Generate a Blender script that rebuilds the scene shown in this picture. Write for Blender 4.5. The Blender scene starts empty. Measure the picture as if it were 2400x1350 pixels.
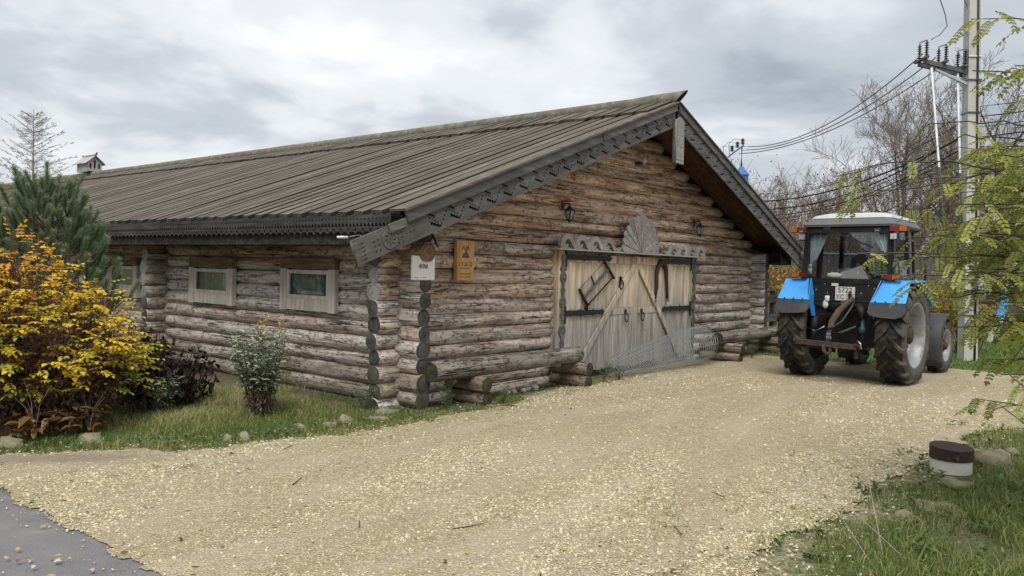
import bpy, bmesh, math, random
import numpy as np
from mathutils import Vector, Matrix, noise as mnoise
random.seed(7); RNG = np.random.default_rng(11)
rad = math.radians
scene = bpy.context.scene
COL = scene.collection

# ------------------------------------------------------------------ camera
cd = bpy.data.cameras.new("camera"); cam = bpy.data.objects.new("camera", cd); COL.objects.link(cam)
cd.sensor_width = 36.0; cd.lens = 27.63; cd.clip_start = 0.05; cd.clip_end = 2000
CAMR = Vector((0.632960, -0.773782, 0.024978)); CAMU = Vector((0.003362, 0.035011, 0.999381)); CAMB = Vector((-0.774178, -0.632484, 0.024762)); CAMP = Vector((-6.661752, -7.229845, 1.720000))
cam.matrix_world = Matrix(((CAMR.x, CAMU.x, CAMB.x, CAMP.x), (CAMR.y, CAMU.y, CAMB.y, CAMP.y), (CAMR.z, CAMU.z, CAMB.z, CAMP.z), (0, 0, 0, 1)))
scene.camera = cam

# ------------------------------------------------------------------ node helpers
class NT:
    def __init__(s, tree): s.t = tree; s.N = tree.nodes; s.L = tree.links
    def n(s, typ, **kw):
        nd = s.N.new(typ)
        for k, v in kw.items(): setattr(nd, k, v)
        return nd
    def set(s, sock, v):
        if isinstance(v, bpy.types.NodeSocket): s.L.new(v, sock)
        else: sock.default_value = v
    def noise(s, vec, scale, detail=3.0, rough=.55, w=None, dist=0.0, out='Fac'):
        nd = s.n('ShaderNodeTexNoise')
        if w is not None: nd.noise_dimensions = '4D'; s.set(nd.inputs['W'], w)
        if vec is not None: s.set(nd.inputs['Vector'], vec)
        nd.inputs['Scale'].default_value = scale; nd.inputs['Detail'].default_value = detail
        nd.inputs['Roughness'].default_value = rough; nd.inputs['Distortion'].default_value = dist
        return nd.outputs[out]
    def voro(s, vec, scale, feature='F1', out='Distance', rnd=1.0):
        nd = s.n('ShaderNodeTexVoronoi', feature=feature); s.set(nd.inputs['Vector'], vec)
        nd.inputs['Scale'].default_value = scale; nd.inputs['Randomness'].default_value = rnd
        return nd.outputs[out]
    def ramp(s, fac, stops, interp='LINEAR'):
        nd = s.n('ShaderNodeValToRGB'); cr = nd.color_ramp; cr.interpolation = interp
        while len(cr.elements) < len(stops): cr.elements.new(.5)
        for e, (p, c) in zip(cr.elements, stops):
            e.position = p; e.color = (c, c, c, 1) if not isinstance(c, tuple) else (*c, 1)
        s.set(nd.inputs[0], fac); return nd.outputs[0]
    def mix(s, fac, a, b, mode='MIX'):
        nd = s.n('ShaderNodeMix', data_type='RGBA', blend_type=mode)
        s.set(nd.inputs[0], fac)
        for i, v in ((6, a), (7, b)):
            s.set(nd.inputs[i], (*v, 1) if isinstance(v, tuple) and len(v) == 3 else v)
        return nd.outputs[2]
    def math(s, op, a, b=None, c=None, clamp=False):
        nd = s.n('ShaderNodeMath', operation=op, use_clamp=clamp); s.set(nd.inputs[0], a)
        if b is not None: s.set(nd.inputs[1], b)
        if c is not None: s.set(nd.inputs[2], c)
        return nd.outputs[0]
    def scale(s, vec, sc):
        nd = s.n('ShaderNodeMapping'); s.set(nd.inputs['Vector'], vec); nd.inputs['Scale'].default_value = sc
        return nd.outputs[0]
    def obj(s): return s.n('ShaderNodeTexCoord').outputs['Object']
    def pos(s): return s.n('ShaderNodeNewGeometry').outputs['Position']
    def rnd(s): return s.n('ShaderNodeObjectInfo').outputs['Random']
    def attr(s, name, typ='OBJECT', out='Fac'):
        return s.n('ShaderNodeAttribute', attribute_name=name, attribute_type=typ).outputs[out]
    def sep(s, vec):
        nd = s.n('ShaderNodeSeparateXYZ'); s.set(nd.inputs[0], vec); return nd.outputs
    def bump(s, h, strength=.5, dist=.01, normal=None):
        nd = s.n('ShaderNodeBump'); s.set(nd.inputs['Height'], h); nd.inputs['Strength'].default_value = strength
        nd.inputs['Distance'].default_value = dist
        if normal is not None: s.set(nd.inputs['Normal'], normal)
        return nd.outputs[0]
def mk(name, color=(.5, .5, .5), rough=.8, metal=0.0, spec=.3):
    m = bpy.data.materials.new(name); m.use_nodes = True
    b = m.node_tree.nodes['Principled BSDF']
    b.inputs['Base Color'].default_value = (*color, 1); b.inputs['Roughness'].default_value = rough
    b.inputs['Metallic'].default_value = metal; b.inputs['Specular IOR Level'].default_value = spec
    return m, NT(m.node_tree), b

# ------------------------------------------------------------------ world: overcast sky with broken cloud
world = bpy.data.worlds.new("World"); scene.world = world; world.use_nodes = True
wt = NT(world.node_tree); bg = world.node_tree.nodes['Background']
SUN_EL, SUN_AZ = 60.0, 215.0     # azimuth: degrees anticlockwise from +X of where the sun stands
sky = wt.n('ShaderNodeTexSky', sky_type='NISHITA'); sky.sun_disc = False
sky.sun_elevation = rad(SUN_EL); sky.sun_rotation = rad(90 - SUN_AZ)
sky.air_density = 1.0; sky.dust_density = 3.0
gen = wt.n('ShaderNodeTexCoord').outputs['Generated']
sx, sy, sz = wt.sep(gen)
den = wt.math('ADD', wt.math('MAXIMUM', sz, 0.0), 0.22)
cmb = wt.n('ShaderNodeCombineXYZ'); wt.set(cmb.inputs[0], wt.math('DIVIDE', sx, den)); wt.set(cmb.inputs[1], wt.math('DIVIDE', sy, den))
cp = cmb.outputs[0]
c1 = wt.noise(cp, 0.95, 5.0, .52, w=3.1, dist=.25)
c2 = wt.noise(cp, 2.6, 5.0, .55, w=8.3, dist=.4)
cf = wt.math('ADD', wt.math('MULTIPLY', c1, .72), wt.math('MULTIPLY', c2, .28))
ccol = wt.ramp(cf, [(.37, (.168, .187, .210)), (.46, (.252, .269, .290)), (.55, (.372, .384, .398)), (.67, (.515, .52, .525))], 'EASE')
nsk = wt.n('ShaderNodeVectorMath', operation='SCALE'); wt.set(nsk.inputs[0], sky.outputs[0]); nsk.inputs['Scale'].default_value = .10
wcol = wt.mix(.94, nsk.outputs[0], ccol)
wt.L.new(wcol, bg.inputs['Color']); bg.inputs['Strength'].default_value = 1.0

sl = bpy.data.lights.new("sun", 'SUN'); sl.energy = 1.5; sl.angle = rad(40); sl.color = (1.0, .965, .90)
sun = bpy.data.objects.new("sun", sl); COL.objects.link(sun)
sd = Vector((math.cos(rad(SUN_EL)) * math.cos(rad(SUN_AZ)), math.cos(rad(SUN_EL)) * math.sin(rad(SUN_AZ)), math.sin(rad(SUN_EL))))
sun.rotation_euler = sd.to_track_quat('Z', 'Y').to_euler(); sun.location = (-20, -20, 30)

vs = scene.view_settings
scene.display_settings.display_device = 'sRGB'
vs.view_transform = 'Standard'; vs.look = 'None'; vs.gamma = 1.0; vs.use_curve_mapping = False; vs.exposure = 1.22
scene.cycles.use_denoising = True
scene.cycles.max_bounces = 6; scene.cycles.transparent_max_bounces = 16

# ------------------------------------------------------------------ object helpers
def tag(o, label=None, cat=None, group=None, kind=None):
    if label: o['label'] = label
    if cat: o['category'] = cat
    if group: o['group'] = group
    if kind: o['kind'] = kind
    return o
def empty(name, loc=(0, 0, 0), rz=0.0, label=None, cat=None, group=None):
    o = bpy.data.objects.new(name, None); COL.objects.link(o); o.location = loc; o.rotation_euler = (0, 0, rz)
    o.empty_display_size = .1
    return tag(o, label, cat, group)
def link(name, me, parent=None, mats=None):
    if mats is not None:
        for m in (mats if isinstance(mats, (list, tuple)) else [mats]): me.materials.append(M[m] if isinstance(m, str) else m)
    o = bpy.data.objects.new(name, me); COL.objects.link(o)
    if parent is not None: o.parent = parent
    return o
def copy_tree(o, parent=None):
    c = o.copy(); COL.objects.link(c); c.parent = parent
    for ch in list(o.children): copy_tree(ch, c)
    return c
def frame(d, up=Vector((0, 0, 1))):
    d = Vector(d).normalized(); a = up if abs(d.dot(up)) < .97 else Vector((1, 0, 0))
    s = d.cross(a).normalized(); return s, s.cross(d).normalized()
class MB:
    """collects shapes into one mesh"""
    def __init__(s): s.v = []; s.f = []; s.mi = []; s.sm = []
    def add(s, vs, fs, mi=0, smooth=False):
        b = len(s.v); s.v.extend([tuple(p) for p in vs])
        for f in fs: s.f.append(tuple(i + b for i in f)); s.mi.append(mi); s.sm.append(smooth)
        return s
    def box(s, lo, hi, mat=None, mi=0, bev=0.0):
        x0, y0, z0 = lo; x1, y1, z1 = hi
        if bev > 0:
            me = bmesh.new(); bmesh.ops.create_cube(me, size=1)
            for v in me.verts: v.co = Vector(((x0 + x1) / 2 + v.co.x * (x1 - x0), (y0 + y1) / 2 + v.co.y * (y1 - y0), (z0 + z1) / 2 + v.co.z * (z1 - z0)))
            bmesh.ops.bevel(me, geom=list(me.edges), offset=bev, segments=2, affect='EDGES', profile=.5)
            vs = [v.co.copy() for v in me.verts]; me.verts.index_update()
            fs = [[v.index for v in f.verts] for f in me.faces]; me.free()
        else:
            vs = [Vector(p) for p in ((x0, y0, z0), (x1, y0, z0), (x1, y1, z0), (x0, y1, z0), (x0, y0, z1), (x1, y0, z1), (x1, y1, z1), (x0, y1, z1))]
            fs = [(0, 3, 2, 1), (4, 5, 6, 7), (0, 1, 5, 4), (1, 2, 6, 5), (2, 3, 7, 6), (3, 0, 4, 7)]
        if mat is not None: vs = [mat @ v for v in vs]
        return s.add(vs, fs, mi)
    def bar(s, a, b, w, h, up=Vector((0, 0, 1)), mi=0):
        a = Vector(a); b = Vector(b); sd_, u = frame(b - a, up); vs = []
        for p in (a, b):
            for i, j in ((-1, -1), (1, -1), (1, 1), (-1, 1)): vs.append(p + sd_ * (i * w / 2) + u * (j * h / 2))
        return s.add(vs, [(0, 1, 2, 3), (7, 6, 5, 4), (0, 4, 5, 1), (1, 5, 6, 2), (2, 6, 7, 3), (3, 7, 4, 0)], mi)
    def tube(s, pts, r, n=8, mi=0, smooth=True, cap=True):
        pts = [Vector(p) for p in pts]; rs = r if isinstance(r, (list, tuple)) else [r] * len(pts)
        vs = []; fs = []; pu = None
        for i, p in enumerate(pts):
            d = (pts[min(i + 1, len(pts) - 1)] - pts[max(i - 1, 0)])
            if d.length < 1e-9: d = Vector((0, 0, 1))
            d.normalize()
            if pu is None: a, b_ = frame(d)
            else:
                a = (pu - d * pu.dot(d))
                a = a.normalized() if a.length > 1e-6 else frame(d)[0]
                b_ = d.cross(a)
            pu = a
            for k in range(n):
                t = 2 * math.pi * k / n; vs.append(p + (a * math.cos(t) + b_ * math.sin(t)) * rs[i])
        for i in range(len(pts) - 1):
            for k in range(n):
                k2 = (k + 1) % n; fs.append((i * n + k, i * n + k2, (i + 1) * n + k2, (i + 1) * n + k))
        s.add(vs, fs, mi, smooth)
        if cap and n > 3:
            b0 = len(s.v) - len(vs)
            s.f.append(tuple(b0 + k for k in reversed(range(n)))); s.mi.append(mi); s.sm.append(False)
            e = b0 + (len(pts) - 1) * n
            s.f.append(tuple(e + k for k in range(n))); s.mi.append(mi); s.sm.append(False)
        return s
    def lathe(s, prof, n=24, mat=None, mi=0, smooth=True, axis='Z'):
        vs = []; fs = []
        for (r, h) in prof:
            for k in range(n):
                t = 2 * math.pi * k / n; c, q = r * math.cos(t), r * math.sin(t)
                v = Vector((c, q, h)) if axis == 'Z' else (Vector((c, h, q)) if axis == 'Y' else Vector((h, c, q)))
                vs.append(mat @ v if mat is not None else v)
        for i in range(len(prof) - 1):
            for k in range(n):
                k2 = (k + 1) % n; fs.append((i * n + k, i * n + k2, (i + 1) * n + k2, (i + 1) * n + k))
        return s.add(vs, fs, mi, smooth)
    def sphere(s, c, r, n=8, m=6, mi=0, sq=(1, 1, 1)):
        vs = []; fs = []; c = Vector(c)
        for i in range(m + 1):
            p = math.pi * i / m
            for k in range(n):
                t = 2 * math.pi * k / n
                vs.append(c + Vector((math.sin(p) * math.cos(t) * sq[0], math.sin(p) * math.sin(t) * sq[1], math.cos(p) * sq[2])) * r)
        for i in range(m):
            for k in range(n):
                k2 = (k + 1) % n; fs.append((i * n + k, (i + 1) * n + k, (i + 1) * n + k2, i * n + k2))
        return s.add(vs, fs, mi, True)
    def prism(s, poly, depth, mat=None, mi=0):
        """poly in local XZ, extruded along +Y by depth"""
        n = len(poly); vs = [Vector((x, 0, z)) for x, z in poly] + [Vector((x, depth, z)) for x, z in poly]
        if mat is not None: vs = [mat @ v for v in vs]
        fs = [tuple(range(n)), tuple(reversed(range(n, 2 * n)))] + [(i, i + n, (i + 1) % n + n, (i + 1) % n) for i in range(n)]
        return s.add(vs, fs, mi)
    def mesh(s, name):
        me = bpy.data.meshes.new(name); me.from_pydata([tuple(p) for p in s.v], [], s.f)
        me.polygons.foreach_set('material_index', s.mi); me.polygons.foreach_set('use_smooth', s.sm); me.update(); return me
    def build(s, name, mats, parent=None, fix=True):
        me = s.mesh(name)
        if fix:
            bm = bmesh.new(); bm.from_mesh(me); bmesh.ops.recalc_face_normals(bm, faces=bm.faces); bm.to_mesh(me); bm.free()
        return link(name, me, parent, mats)
def npmesh(name, V, F, smooth=False, attrs=None):
    """V (n,3) float, F (m,k) int, all faces k-gons"""
    me = bpy.data.meshes.new(name); V = np.asarray(V, np.float32); F = np.asarray(F, np.int32); k = F.shape[1]
    me.vertices.add(len(V)); me.vertices.foreach_set('co', V.ravel())
    me.loops.add(F.size); me.loops.foreach_set('vertex_index', F.ravel())
    me.polygons.add(len(F)); me.polygons.foreach_set('loop_start', np.arange(len(F), dtype=np.int32) * k)
    me.polygons.foreach_set('loop_total', np.full(len(F), k, np.int32))
    if smooth: me.polygons.foreach_set('use_smooth', np.ones(len(F), bool))
    for an, dat in (attrs or {}).items():
        a = me.attributes.new(an, 'FLOAT', 'POINT'); a.data.foreach_set('value', np.asarray(dat, np.float32))
    me.update(calc_edges=True); return me
def plate(outer, holes, th, name='plate'):
    """flat board with real cut-outs: outline and holes in local XZ, thickness along Y (centred)"""
    cu = bpy.data.curves.new(name, 'CURVE'); cu.dimensions = '2D'; cu.fill_mode = 'BOTH'; cu.extrude = th / 2
    for poly in [outer] + list(holes):
        sp = cu.splines.new('POLY'); sp.points.add(len(poly) - 1)
        for p, (x, z) in zip(sp.points, poly): p.co = (x, z, 0, 1)
        sp.use_cyclic_u = True
    o = bpy.data.objects.new(name, cu); me = bpy.data.meshes.new_from_object(o)
    bpy.data.objects.remove(o); bpy.data.curves.remove(cu); me.name = name
    me.materials.clear(); me.transform(Matrix(((1, 0, 0, 0), (0, 0, -1, 0), (0, 1, 0, 0), (0, 0, 0, 1)))); return me
def circ(cx, cz, r, n=8, a0=0.0, sx=1.0): return [(cx + r * sx * math.cos(a0 + 2 * math.pi * k / n), cz + r * math.sin(a0 + 2 * math.pi * k / n)) for k in range(n)]
def text_mesh(s, size, th=.002, spx=1.0):
    cu = bpy.data.curves.new('lettering', 'FONT'); cu.body = s; cu.size = size; cu.extrude = th / 2
    cu.align_x = 'CENTER'; cu.align_y = 'CENTER'; cu.resolution_u = 3
    o = bpy.data.objects.new('lettering', cu); me = bpy.data.meshes.new_from_object(o)
    bpy.data.objects.remove(o); bpy.data.curves.remove(cu); me.materials.clear()
    me.transform(Matrix(((spx, 0, 0, 0), (0, 0, -1, 0), (0, 1, 0, 0), (0, 0, 0, 1)))); return me

# ------------------------------------------------------------------ materials
M = {}
def wood_log():
    m, t, b = mk('log_wood', rough=.85, spec=.2); o = t.obj(); w = t.math('MULTIPLY', t.rnd(), 60.0)
    warm = t.attr('warm'); tone = t.attr('tone'); moss = t.attr('moss')
    st = t.scale(o, (.55, 5.5, 5.5)); st2 = t.scale(o, (1.6, 9, 9)); st3 = t.scale(o, (2.2, 4, 4))
    n1 = t.noise(st, 1.7, 6, .62, w=w, dist=.6)
    grey = t.ramp(n1, [(.29, (.085, .068, .058)), (.40, (.215, .183, .163)), (.53, (.345, .308, .282)), (.70, (.47, .435, .405))])
    brown = t.ramp(n1, [(.29, (.075, .04, .027)), (.40, (.235, .135, .085)), (.53, (.40, .265, .18)), (.70, (.56, .435, .33))])
    pw = t.noise(t.scale(o, (.8, 2.2, 2.2)), 1.5, 4, .6, w=t.math('ADD', w, 7.0), dist=.5)
    wf = t.math('MULTIPLY_ADD', pw, 1.6, t.math('MULTIPLY_ADD', warm, 1.15, -1.05), clamp=True)
    base = t.mix(wf, grey, brown)
    # patches of inner bark left on the log
    pb = t.noise(st3, 1.5, 5, .65, w=t.math('ADD', w, 19.0), dist=.8)
    thr = t.math('MULTIPLY_ADD', warm, -.085, .655)
    bark = t.math('MULTIPLY', t.math('SUBTRACT', pb, thr), 16.0, clamp=True)
    bcol = t.ramp(t.noise(st2, 2.2, 4, .6, w=w), [(.35, (.17, .07, .035)), (.5, (.42, .19, .085)), (.68, (.60, .36, .21))])
    base = t.mix(t.math('MULTIPLY', bark, .85), base, bcol)
    # raised flakes with dark undersides
    fl = t.noise(t.scale(o, (4.5, 9, 9)), 2.2, 4, .62, w=t.math('ADD', w, 31.0), dist=1.1)
    fm = t.noise(st3, .9, 3, .6, w=t.math('ADD', w, 44.0))
    flk = t.math('MULTIPLY', t.ramp(fl, [(.385, 1.0), (.455, 0.0)]), t.ramp(fm, [(.30, 0.0), (.48, 1.0)]))
    base = t.mix(t.math('MULTIPLY', flk, .62), base, (.05, .037, .03))
    lf = t.math('MULTIPLY', t.ramp(fl, [(.60, 0.0), (.74, .7)]), t.ramp(fm, [(.40, 0.0), (.6, 1.0)]))
    base = t.mix(t.math('MULTIPLY', lf, .5), base, (.58, .545, .51))
    # long drying cracks
    cr = t.noise(t.scale(o, (.35, 10, 10)), 1.6, 3, .5, w=t.math('ADD', w, 53.0), dist=.25)
    crk = t.ramp(t.math('ABSOLUTE', t.math('SUBTRACT', cr, .5)), [(.004, 1.0), (.016, 0.0)])
    crk = t.math('MULTIPLY', crk, t.ramp(t.noise(st3, .6, 2, .5, w=w), [(.44, 0.0), (.54, 1.0)]))
    base = t.mix(t.math('MULTIPLY', crk, .9), base, (.02, .016, .014))
    base = t.mix(t.math('MULTIPLY', moss, t.ramp(pw, [(.38, 0.0), (.62, 1.0)])), base, (.115, .105, .055))
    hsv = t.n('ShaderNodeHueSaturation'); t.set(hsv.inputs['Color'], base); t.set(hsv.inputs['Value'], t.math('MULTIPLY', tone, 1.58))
    t.L.new(hsv.outputs[0], b.inputs['Base Color'])
    h = t.math('ADD', t.math('MULTIPLY', n1, .6), t.math('ADD', t.math('MULTIPLY', fl, .55), t.math('MULTIPLY', bark, .16)))
    h = t.math('SUBTRACT', h, t.math('ADD', t.math('MULTIPLY', crk, .8), t.math('MULTIPLY', flk, .4)))
    t.L.new(t.bump(h, 1.0, .030), b.inputs['Normal']); return m
def wood_end(name, c0, c1, c2):
    m, t, b = mk(name, rough=.9, spec=.15); o = t.obj(); x, y, z = t.sep(o); w = t.math('MULTIPLY', t.rnd(), 60.0)
    r = t.math('SQRT', t.math('ADD', t.math('MULTIPLY', y, y), t.math('MULTIPLY', z, z)))
    nz = t.noise(o, 9, 4, .6, w=w)
    rr = t.math('MULTIPLY_ADD', r, 95.0, t.math('MULTIPLY', nz, 5.0))
    ring = t.math('MULTIPLY_ADD', t.math('SINE', rr), .5, .5)
    col = t.mix(ring, c0, c1)
    col = t.mix(t.ramp(t.noise(o, 5, 4, .6, w=t.math('ADD', w, 9.0)), [(.4, 0.0), (.68, .8)]), col, c2)
    ang = t.math('ARCTAN2', t.math('ADD', z, .01), t.math('ADD', y, .013))
    a2 = t.math('ADD', t.math('MULTIPLY', ang, 1.5), t.math('MULTIPLY', w, 3.0))
    ck = t.ramp(t.math('ABSOLUTE', t.math('SINE', t.math('ADD', a2, t.math('MULTIPLY', nz, .5)))), [(.02, 1.0), (.06, 0.0)])
    ck = t.math('MULTIPLY', ck, t.ramp(nz, [(.42, 0.0), (.52, 1.0)]))
    col = t.mix(t.math('MULTIPLY', ck, .75), col, (.03, .026, .024))
    moss = t.attr('moss'); col = t.mix(t.math('MULTIPLY', moss, t.ramp(nz, [(.4, 0.0), (.6, .9)])), col, (.10, .10, .045))
    t.L.new(col, b.inputs['Base Color'])
    t.L.new(t.bump(t.math('SUBTRACT', t.math('MULTIPLY_ADD', ring, .25, nz), ck), .6, .01), b.inputs['Normal']); return m
def board(name, dark, mid, light, grain=(.7, 9, 9), rough=.85, spec=.2, spots=None, bs=.4, sc=2.0, varv=.25):
    """sawn board; grain along the local axis whose scale is smallest"""
    m, t, b = mk(name, rough=rough, spec=spec); o = t.obj(); w = t.math('MULTIPLY', t.rnd(), 70.0)
    n1 = t.noise(t.scale(o, grain), sc, 6, .62, w=w, dist=.35)
    n2 = t.noise(o, 1.7, 4, .6, w=t.math('ADD', w, 13.0))
    col = t.ramp(n1, [(.30, dark), (.50, mid), (.70, light)])
    col = t.mix(t.math('MULTIPLY', t.ramp(n2, [(.38, 1.0), (.6, 0.0)]), .45), col, dark)
    if spots:
        sp = t.ramp(t.noise(o, spots[1], 5, .65, w=t.math('ADD', w, 23.0)), [(spots[2], 0.0), (spots[2] + .1, 1.0)])
        col = t.mix(t.math('MULTIPLY', sp, spots[3]), col, spots[0])
    hsv = t.n('ShaderNodeHueSaturation'); t.set(hsv.inputs['Color'], col)
    t.set(hsv.inputs['Value'], t.math('MULTIPLY_ADD', t.rnd(), 2 * varv, 1 - varv))
    t.L.new(hsv.outputs[0], b.inputs['Base Color'])
    t.L.new(t.bump(n1, bs, .008), b.inputs['Normal']); return m
M['log'] = wood_log()
M['log_end'] = wood_end('log_end', (.036, .0345, .033), (.062, .06, .058), (.125, .121, .116))
M['log_end_light'] = wood_end('log_end_light', (.20, .19, .18), (.29, .28, .27), (.38, .37, .36))
M['log_end_brown'] = wood_end('log_end_brown', (.20, .125, .08), (.29, .19, .125), (.13, .08, .05))
M['roof_edge_shade'] = board('roof_board_edge_shade', (.02, .017, .014), (.04, .034, .028), (.07, .06, .05), (.5, 9, 9))  # plank sides coloured darker: shade of the gaps put into the colour
M['roof'] = board('roof_board', (.068, .057, .046), (.125, .106, .088), (.19, .166, .138), (.5, 9, 9), varv=.22, spots=((.20, .195, .14), 3.0, .60, .5))
M['roof_shade_dark'] = board('roof_under_shade', (.018, .014, .012), (.035, .028, .024), (.055, .045, .04))  # near-black tone stands in for shade in plank gaps and carved openings
M['ridge'] = board('ridge_log_moss', (.09, .085, .06), (.175, .165, .125), (.27, .255, .205), (.5, 5, 5), spots=((.36, .35, .27), 7.0, .6, .7), bs=.7, varv=.05)
M['carve'] = board('carved_grey', (.075, .07, .065), (.14, .133, .125), (.22, .21, .20), (.8, 8, 8), varv=.1, spots=((.10, .085, .07), 2.5, .57, .6))
M['carve_dark'] = board('carved_dark', (.014, .0125, .0115), (.03, .027, .025), (.07, .065, .06), (.8, 8, 8), varv=.15, spots=((.20, .13, .08), 1.6, .68, .5))
M['carve_back'] = board('carved_backing', (.20, .17, .14), (.34, .30, .26), (.46, .42, .37), (.8, 8, 8), varv=.05, spots=((.36, .21, .11), 2.4, .56, .7))
M['lace'] = board('lace_grey', (.035, .032, .03), (.068, .063, .058), (.13, .12, .112), (.8, 8, 8), varv=.2, spots=((.17, .12, .085), 1.6, .66, .5))
M['fascia'] = board('fascia_weathered', (.018, .015, .013), (.045, .04, .036), (.11, .10, .092), (.8, 8, 8), spots=((.14, .09, .06), 1.4, .6, .6))
M['soffit'] = board('soffit_brown', (.05, .025, .016), (.105, .052, .034), (.17, .088, .058), (.6, 9, 9), varv=.2)
M['casing'] = board('casing_pale', (.33, .28, .24), (.58, .515, .46), (.72, .665, .615), (9, 9, .8), varv=.08)
M['casing_top'] = board('casing_brown', (.09, .052, .036), (.185, .115, .08), (.27, .18, .13), (9, 1.2, 9), varv=.1)
M['fan'] = board('fan_grey', (.20, .185, .17), (.33, .31, .29), (.47, .445, .42), (9, 9, .9), varv=.12)
def gate_wood():
    m, t, b = mk('gate_plank', rough=.85, spec=.2); o = t.obj(); w = t.math('MULTIPLY', t.rnd(), 70.0); p = t.pos()
    n1 = t.noise(t.scale(o, (9, 9, .7)), 1.9, 6, .62, w=w, dist=.4)
    warm = t.ramp(n1, [(.3, (.30, .215, .13)), (.5, (.56, .455, .325)), (.7, (.68, .585, .45))])
    grey = t.ramp(n1, [(.3, (.135, .125, .115)), (.5, (.28, .262, .24)), (.7, (.42, .395, .36))])
    z = t.sep(p)[2]; nz = t.noise(t.scale(o, (6, 6, 1.0)), 1.1, 3, .6, w=w)
    f = t.math('ADD', t.math('MULTIPLY_ADD', z, 1.05, -1.05), t.math('MULTIPLY_ADD', nz, 1.5, -.55), clamp=True)
    col = t.mix(f, grey, warm)
    kn = t.voro(t.scale(o, (7, 7, 3.0)), 1.0); kf = t.ramp(kn, [(.06, 1.0), (.13, 0.0)])
    col = t.mix(t.math('MULTIPLY', kf, .8), col, (.13, .065, .03))
    top = t.math('MULTIPLY', t.math('MULTIPLY_ADD', z, 5.0, -8.6, clamp=True), t.ramp(nz, [(.4, 0.0), (.6, .8)]))
    col = t.mix(top, col, (.24, .10, .045))
    hsv = t.n('ShaderNodeHueSaturation'); t.set(hsv.inputs['Color'], col); t.set(hsv.inputs['Value'], t.math('MULTIPLY_ADD', t.rnd(), .34, 1.02))
    t.L.new(hsv.outputs[0], b.inputs['Base Color']); t.L.new(t.bump(n1, .4, .008), b.inputs['Normal']); return m
M['gate'] = gate_wood()
def plain(name, col, rough=.5, metal=0.0, spec=.4, var=.0, vs_=6.0, dirt=None, ds=2.0, dt=.55, bs=.0, bsc=40.0, coord='obj'):
    m, t, b = mk(name, col, rough, metal, spec); o = t.obj() if coord == 'obj' else t.pos()
    c = None
    if var > 0:
        n = t.noise(o, vs_, 5, .62); c = t.ramp(n, [(.3, tuple(x * (1 - var) for x in col)), (.7, tuple(min(1, x * (1 + var)) for x in col))])
    if dirt:
        d = t.ramp(t.noise(o, ds, 6, .68), [(dt, 0.0), (dt + .14, 1.0)]); c = t.mix(t.math('MULTIPLY', d, .85), c if c is not None else (*col, 1), dirt)
    if c is not None: t.L.new(c, b.inputs['Base Color'])
    if bs > 0: t.L.new(t.bump(t.noise(o, bsc, 5, .6), bs, .01), b.inputs['Normal'])
    return m
M['iron'] = plain('black_iron', (.018, .018, .021), .55, .0, .4, .3, 20, bs=.2)
M['sign_white'] = plain('sign_white', (.82, .815, .79), .5, var=.05, dirt=(.55, .53, .47), ds=5, dt=.62)
M['ink'] = plain('ink', (.035, .035, .035), .6)
M['sign_wood'] = board('sign_orange_wood', (.40, .19, .065), (.62, .34, .13), (.70, .45, .22), (9, 9, .8), varv=.02, spots=((.52, .47, .40), 4, .6, .8))
M['burn'] = plain('burnt_lettering', (.115, .085, .05), .8, var=.4, vs_=40)
M['burn_soft'] = plain('burnt_faint', (.30, .20, .10), .8, var=.4, vs_=40)
M['lamp_glass'] = plain('lantern_glass', (.30, .29, .27), .25, spec=.5, var=.2, vs_=12)
M['wire_zinc'] = plain('zinc_wire', (.42, .425, .43), .5, .3)
M['concrete'] = plain('concrete', (.47, .46, .43), .9, var=.14, vs_=3, dirt=(.30, .285, .25), ds=2.5, dt=.56, bs=.35)
M['steel'] = plain('galvanised', (.40, .43, .46), .45, .5, var=.15)
M['steel_dark'] = plain('dark_steel', (.10, .105, .11), .55, .3, var=.2)
M['cable'] = plain('black_cable', (.016, .016, .018), .6)
M['cable_grey'] = plain('grey_cable', (.15, .155, .165), .6)
M['insul'] = plain('insulator', (.035, .030, .026), .3, spec=.5)
M['insul_white'] = plain('insulator_white', (.62, .65, .65), .3, spec=.5)
M['blue'] = plain('tractor_blue', (.055, .335, .80), .42, spec=.45, var=.06, vs_=3, dirt=(.12, .19, .28), ds=5, dt=.57)
M['kiosk_blue'] = plain('kiosk_blue', (.05, .15, .42), .5, var=.1)
M['black_paint'] = plain('black_paint', (.017, .017, .019), .45, spec=.4, dirt=(.05, .043, .036), ds=4, dt=.55)
M['black_plastic'] = plain('black_plastic', (.045, .045, .050), .6, spec=.35, var=.15, dirt=(.09, .08, .068), ds=3, dt=.58)
M['rubber'] = plain('muddy_rubber', (.030, .028, .027), .9, spec=.2, var=.3, dirt=(.10, .085, .070), ds=5.5, dt=.46, bs=.6, bsc=22)
M['rubber_side'] = plain('dusty_rubber', (.085, .078, .070), .9, spec=.2, var=.25, dirt=(.15, .125, .10), ds=4, dt=.5, bs=.4, bsc=30)
M['rim'] = plain('rim_paint', (.30, .315, .325), .45, .1, var=.1, dirt=(.20, .175, .145), ds=6, dt=.47)
M['rust'] = plain('rust', (.070, .045, .035), .85, .1, var=.4, vs_=12, dirt=(.05, .035, .028), ds=8, dt=.5, bs=.5)
M['grease'] = plain('greasy_black', (.010, .010, .011), .6, spec=.3, var=.4, dirt=(.035, .030, .026), ds=9, dt=.52)
M['green_paint'] = plain('green_paint', (.012, .05, .045), .5)
M['roof_white'] = plain('cab_roof_white', (.47, .48, .46), .55, var=.06, dirt=(.42, .42, .38), ds=4, dt=.6)
M['cab_grey'] = plain('cab_grey', (.115, .115, .122), .5, var=.1)
M['red_lens'] = plain('red_lens', (.24, .010, .010), .25, spec=.5)
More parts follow.
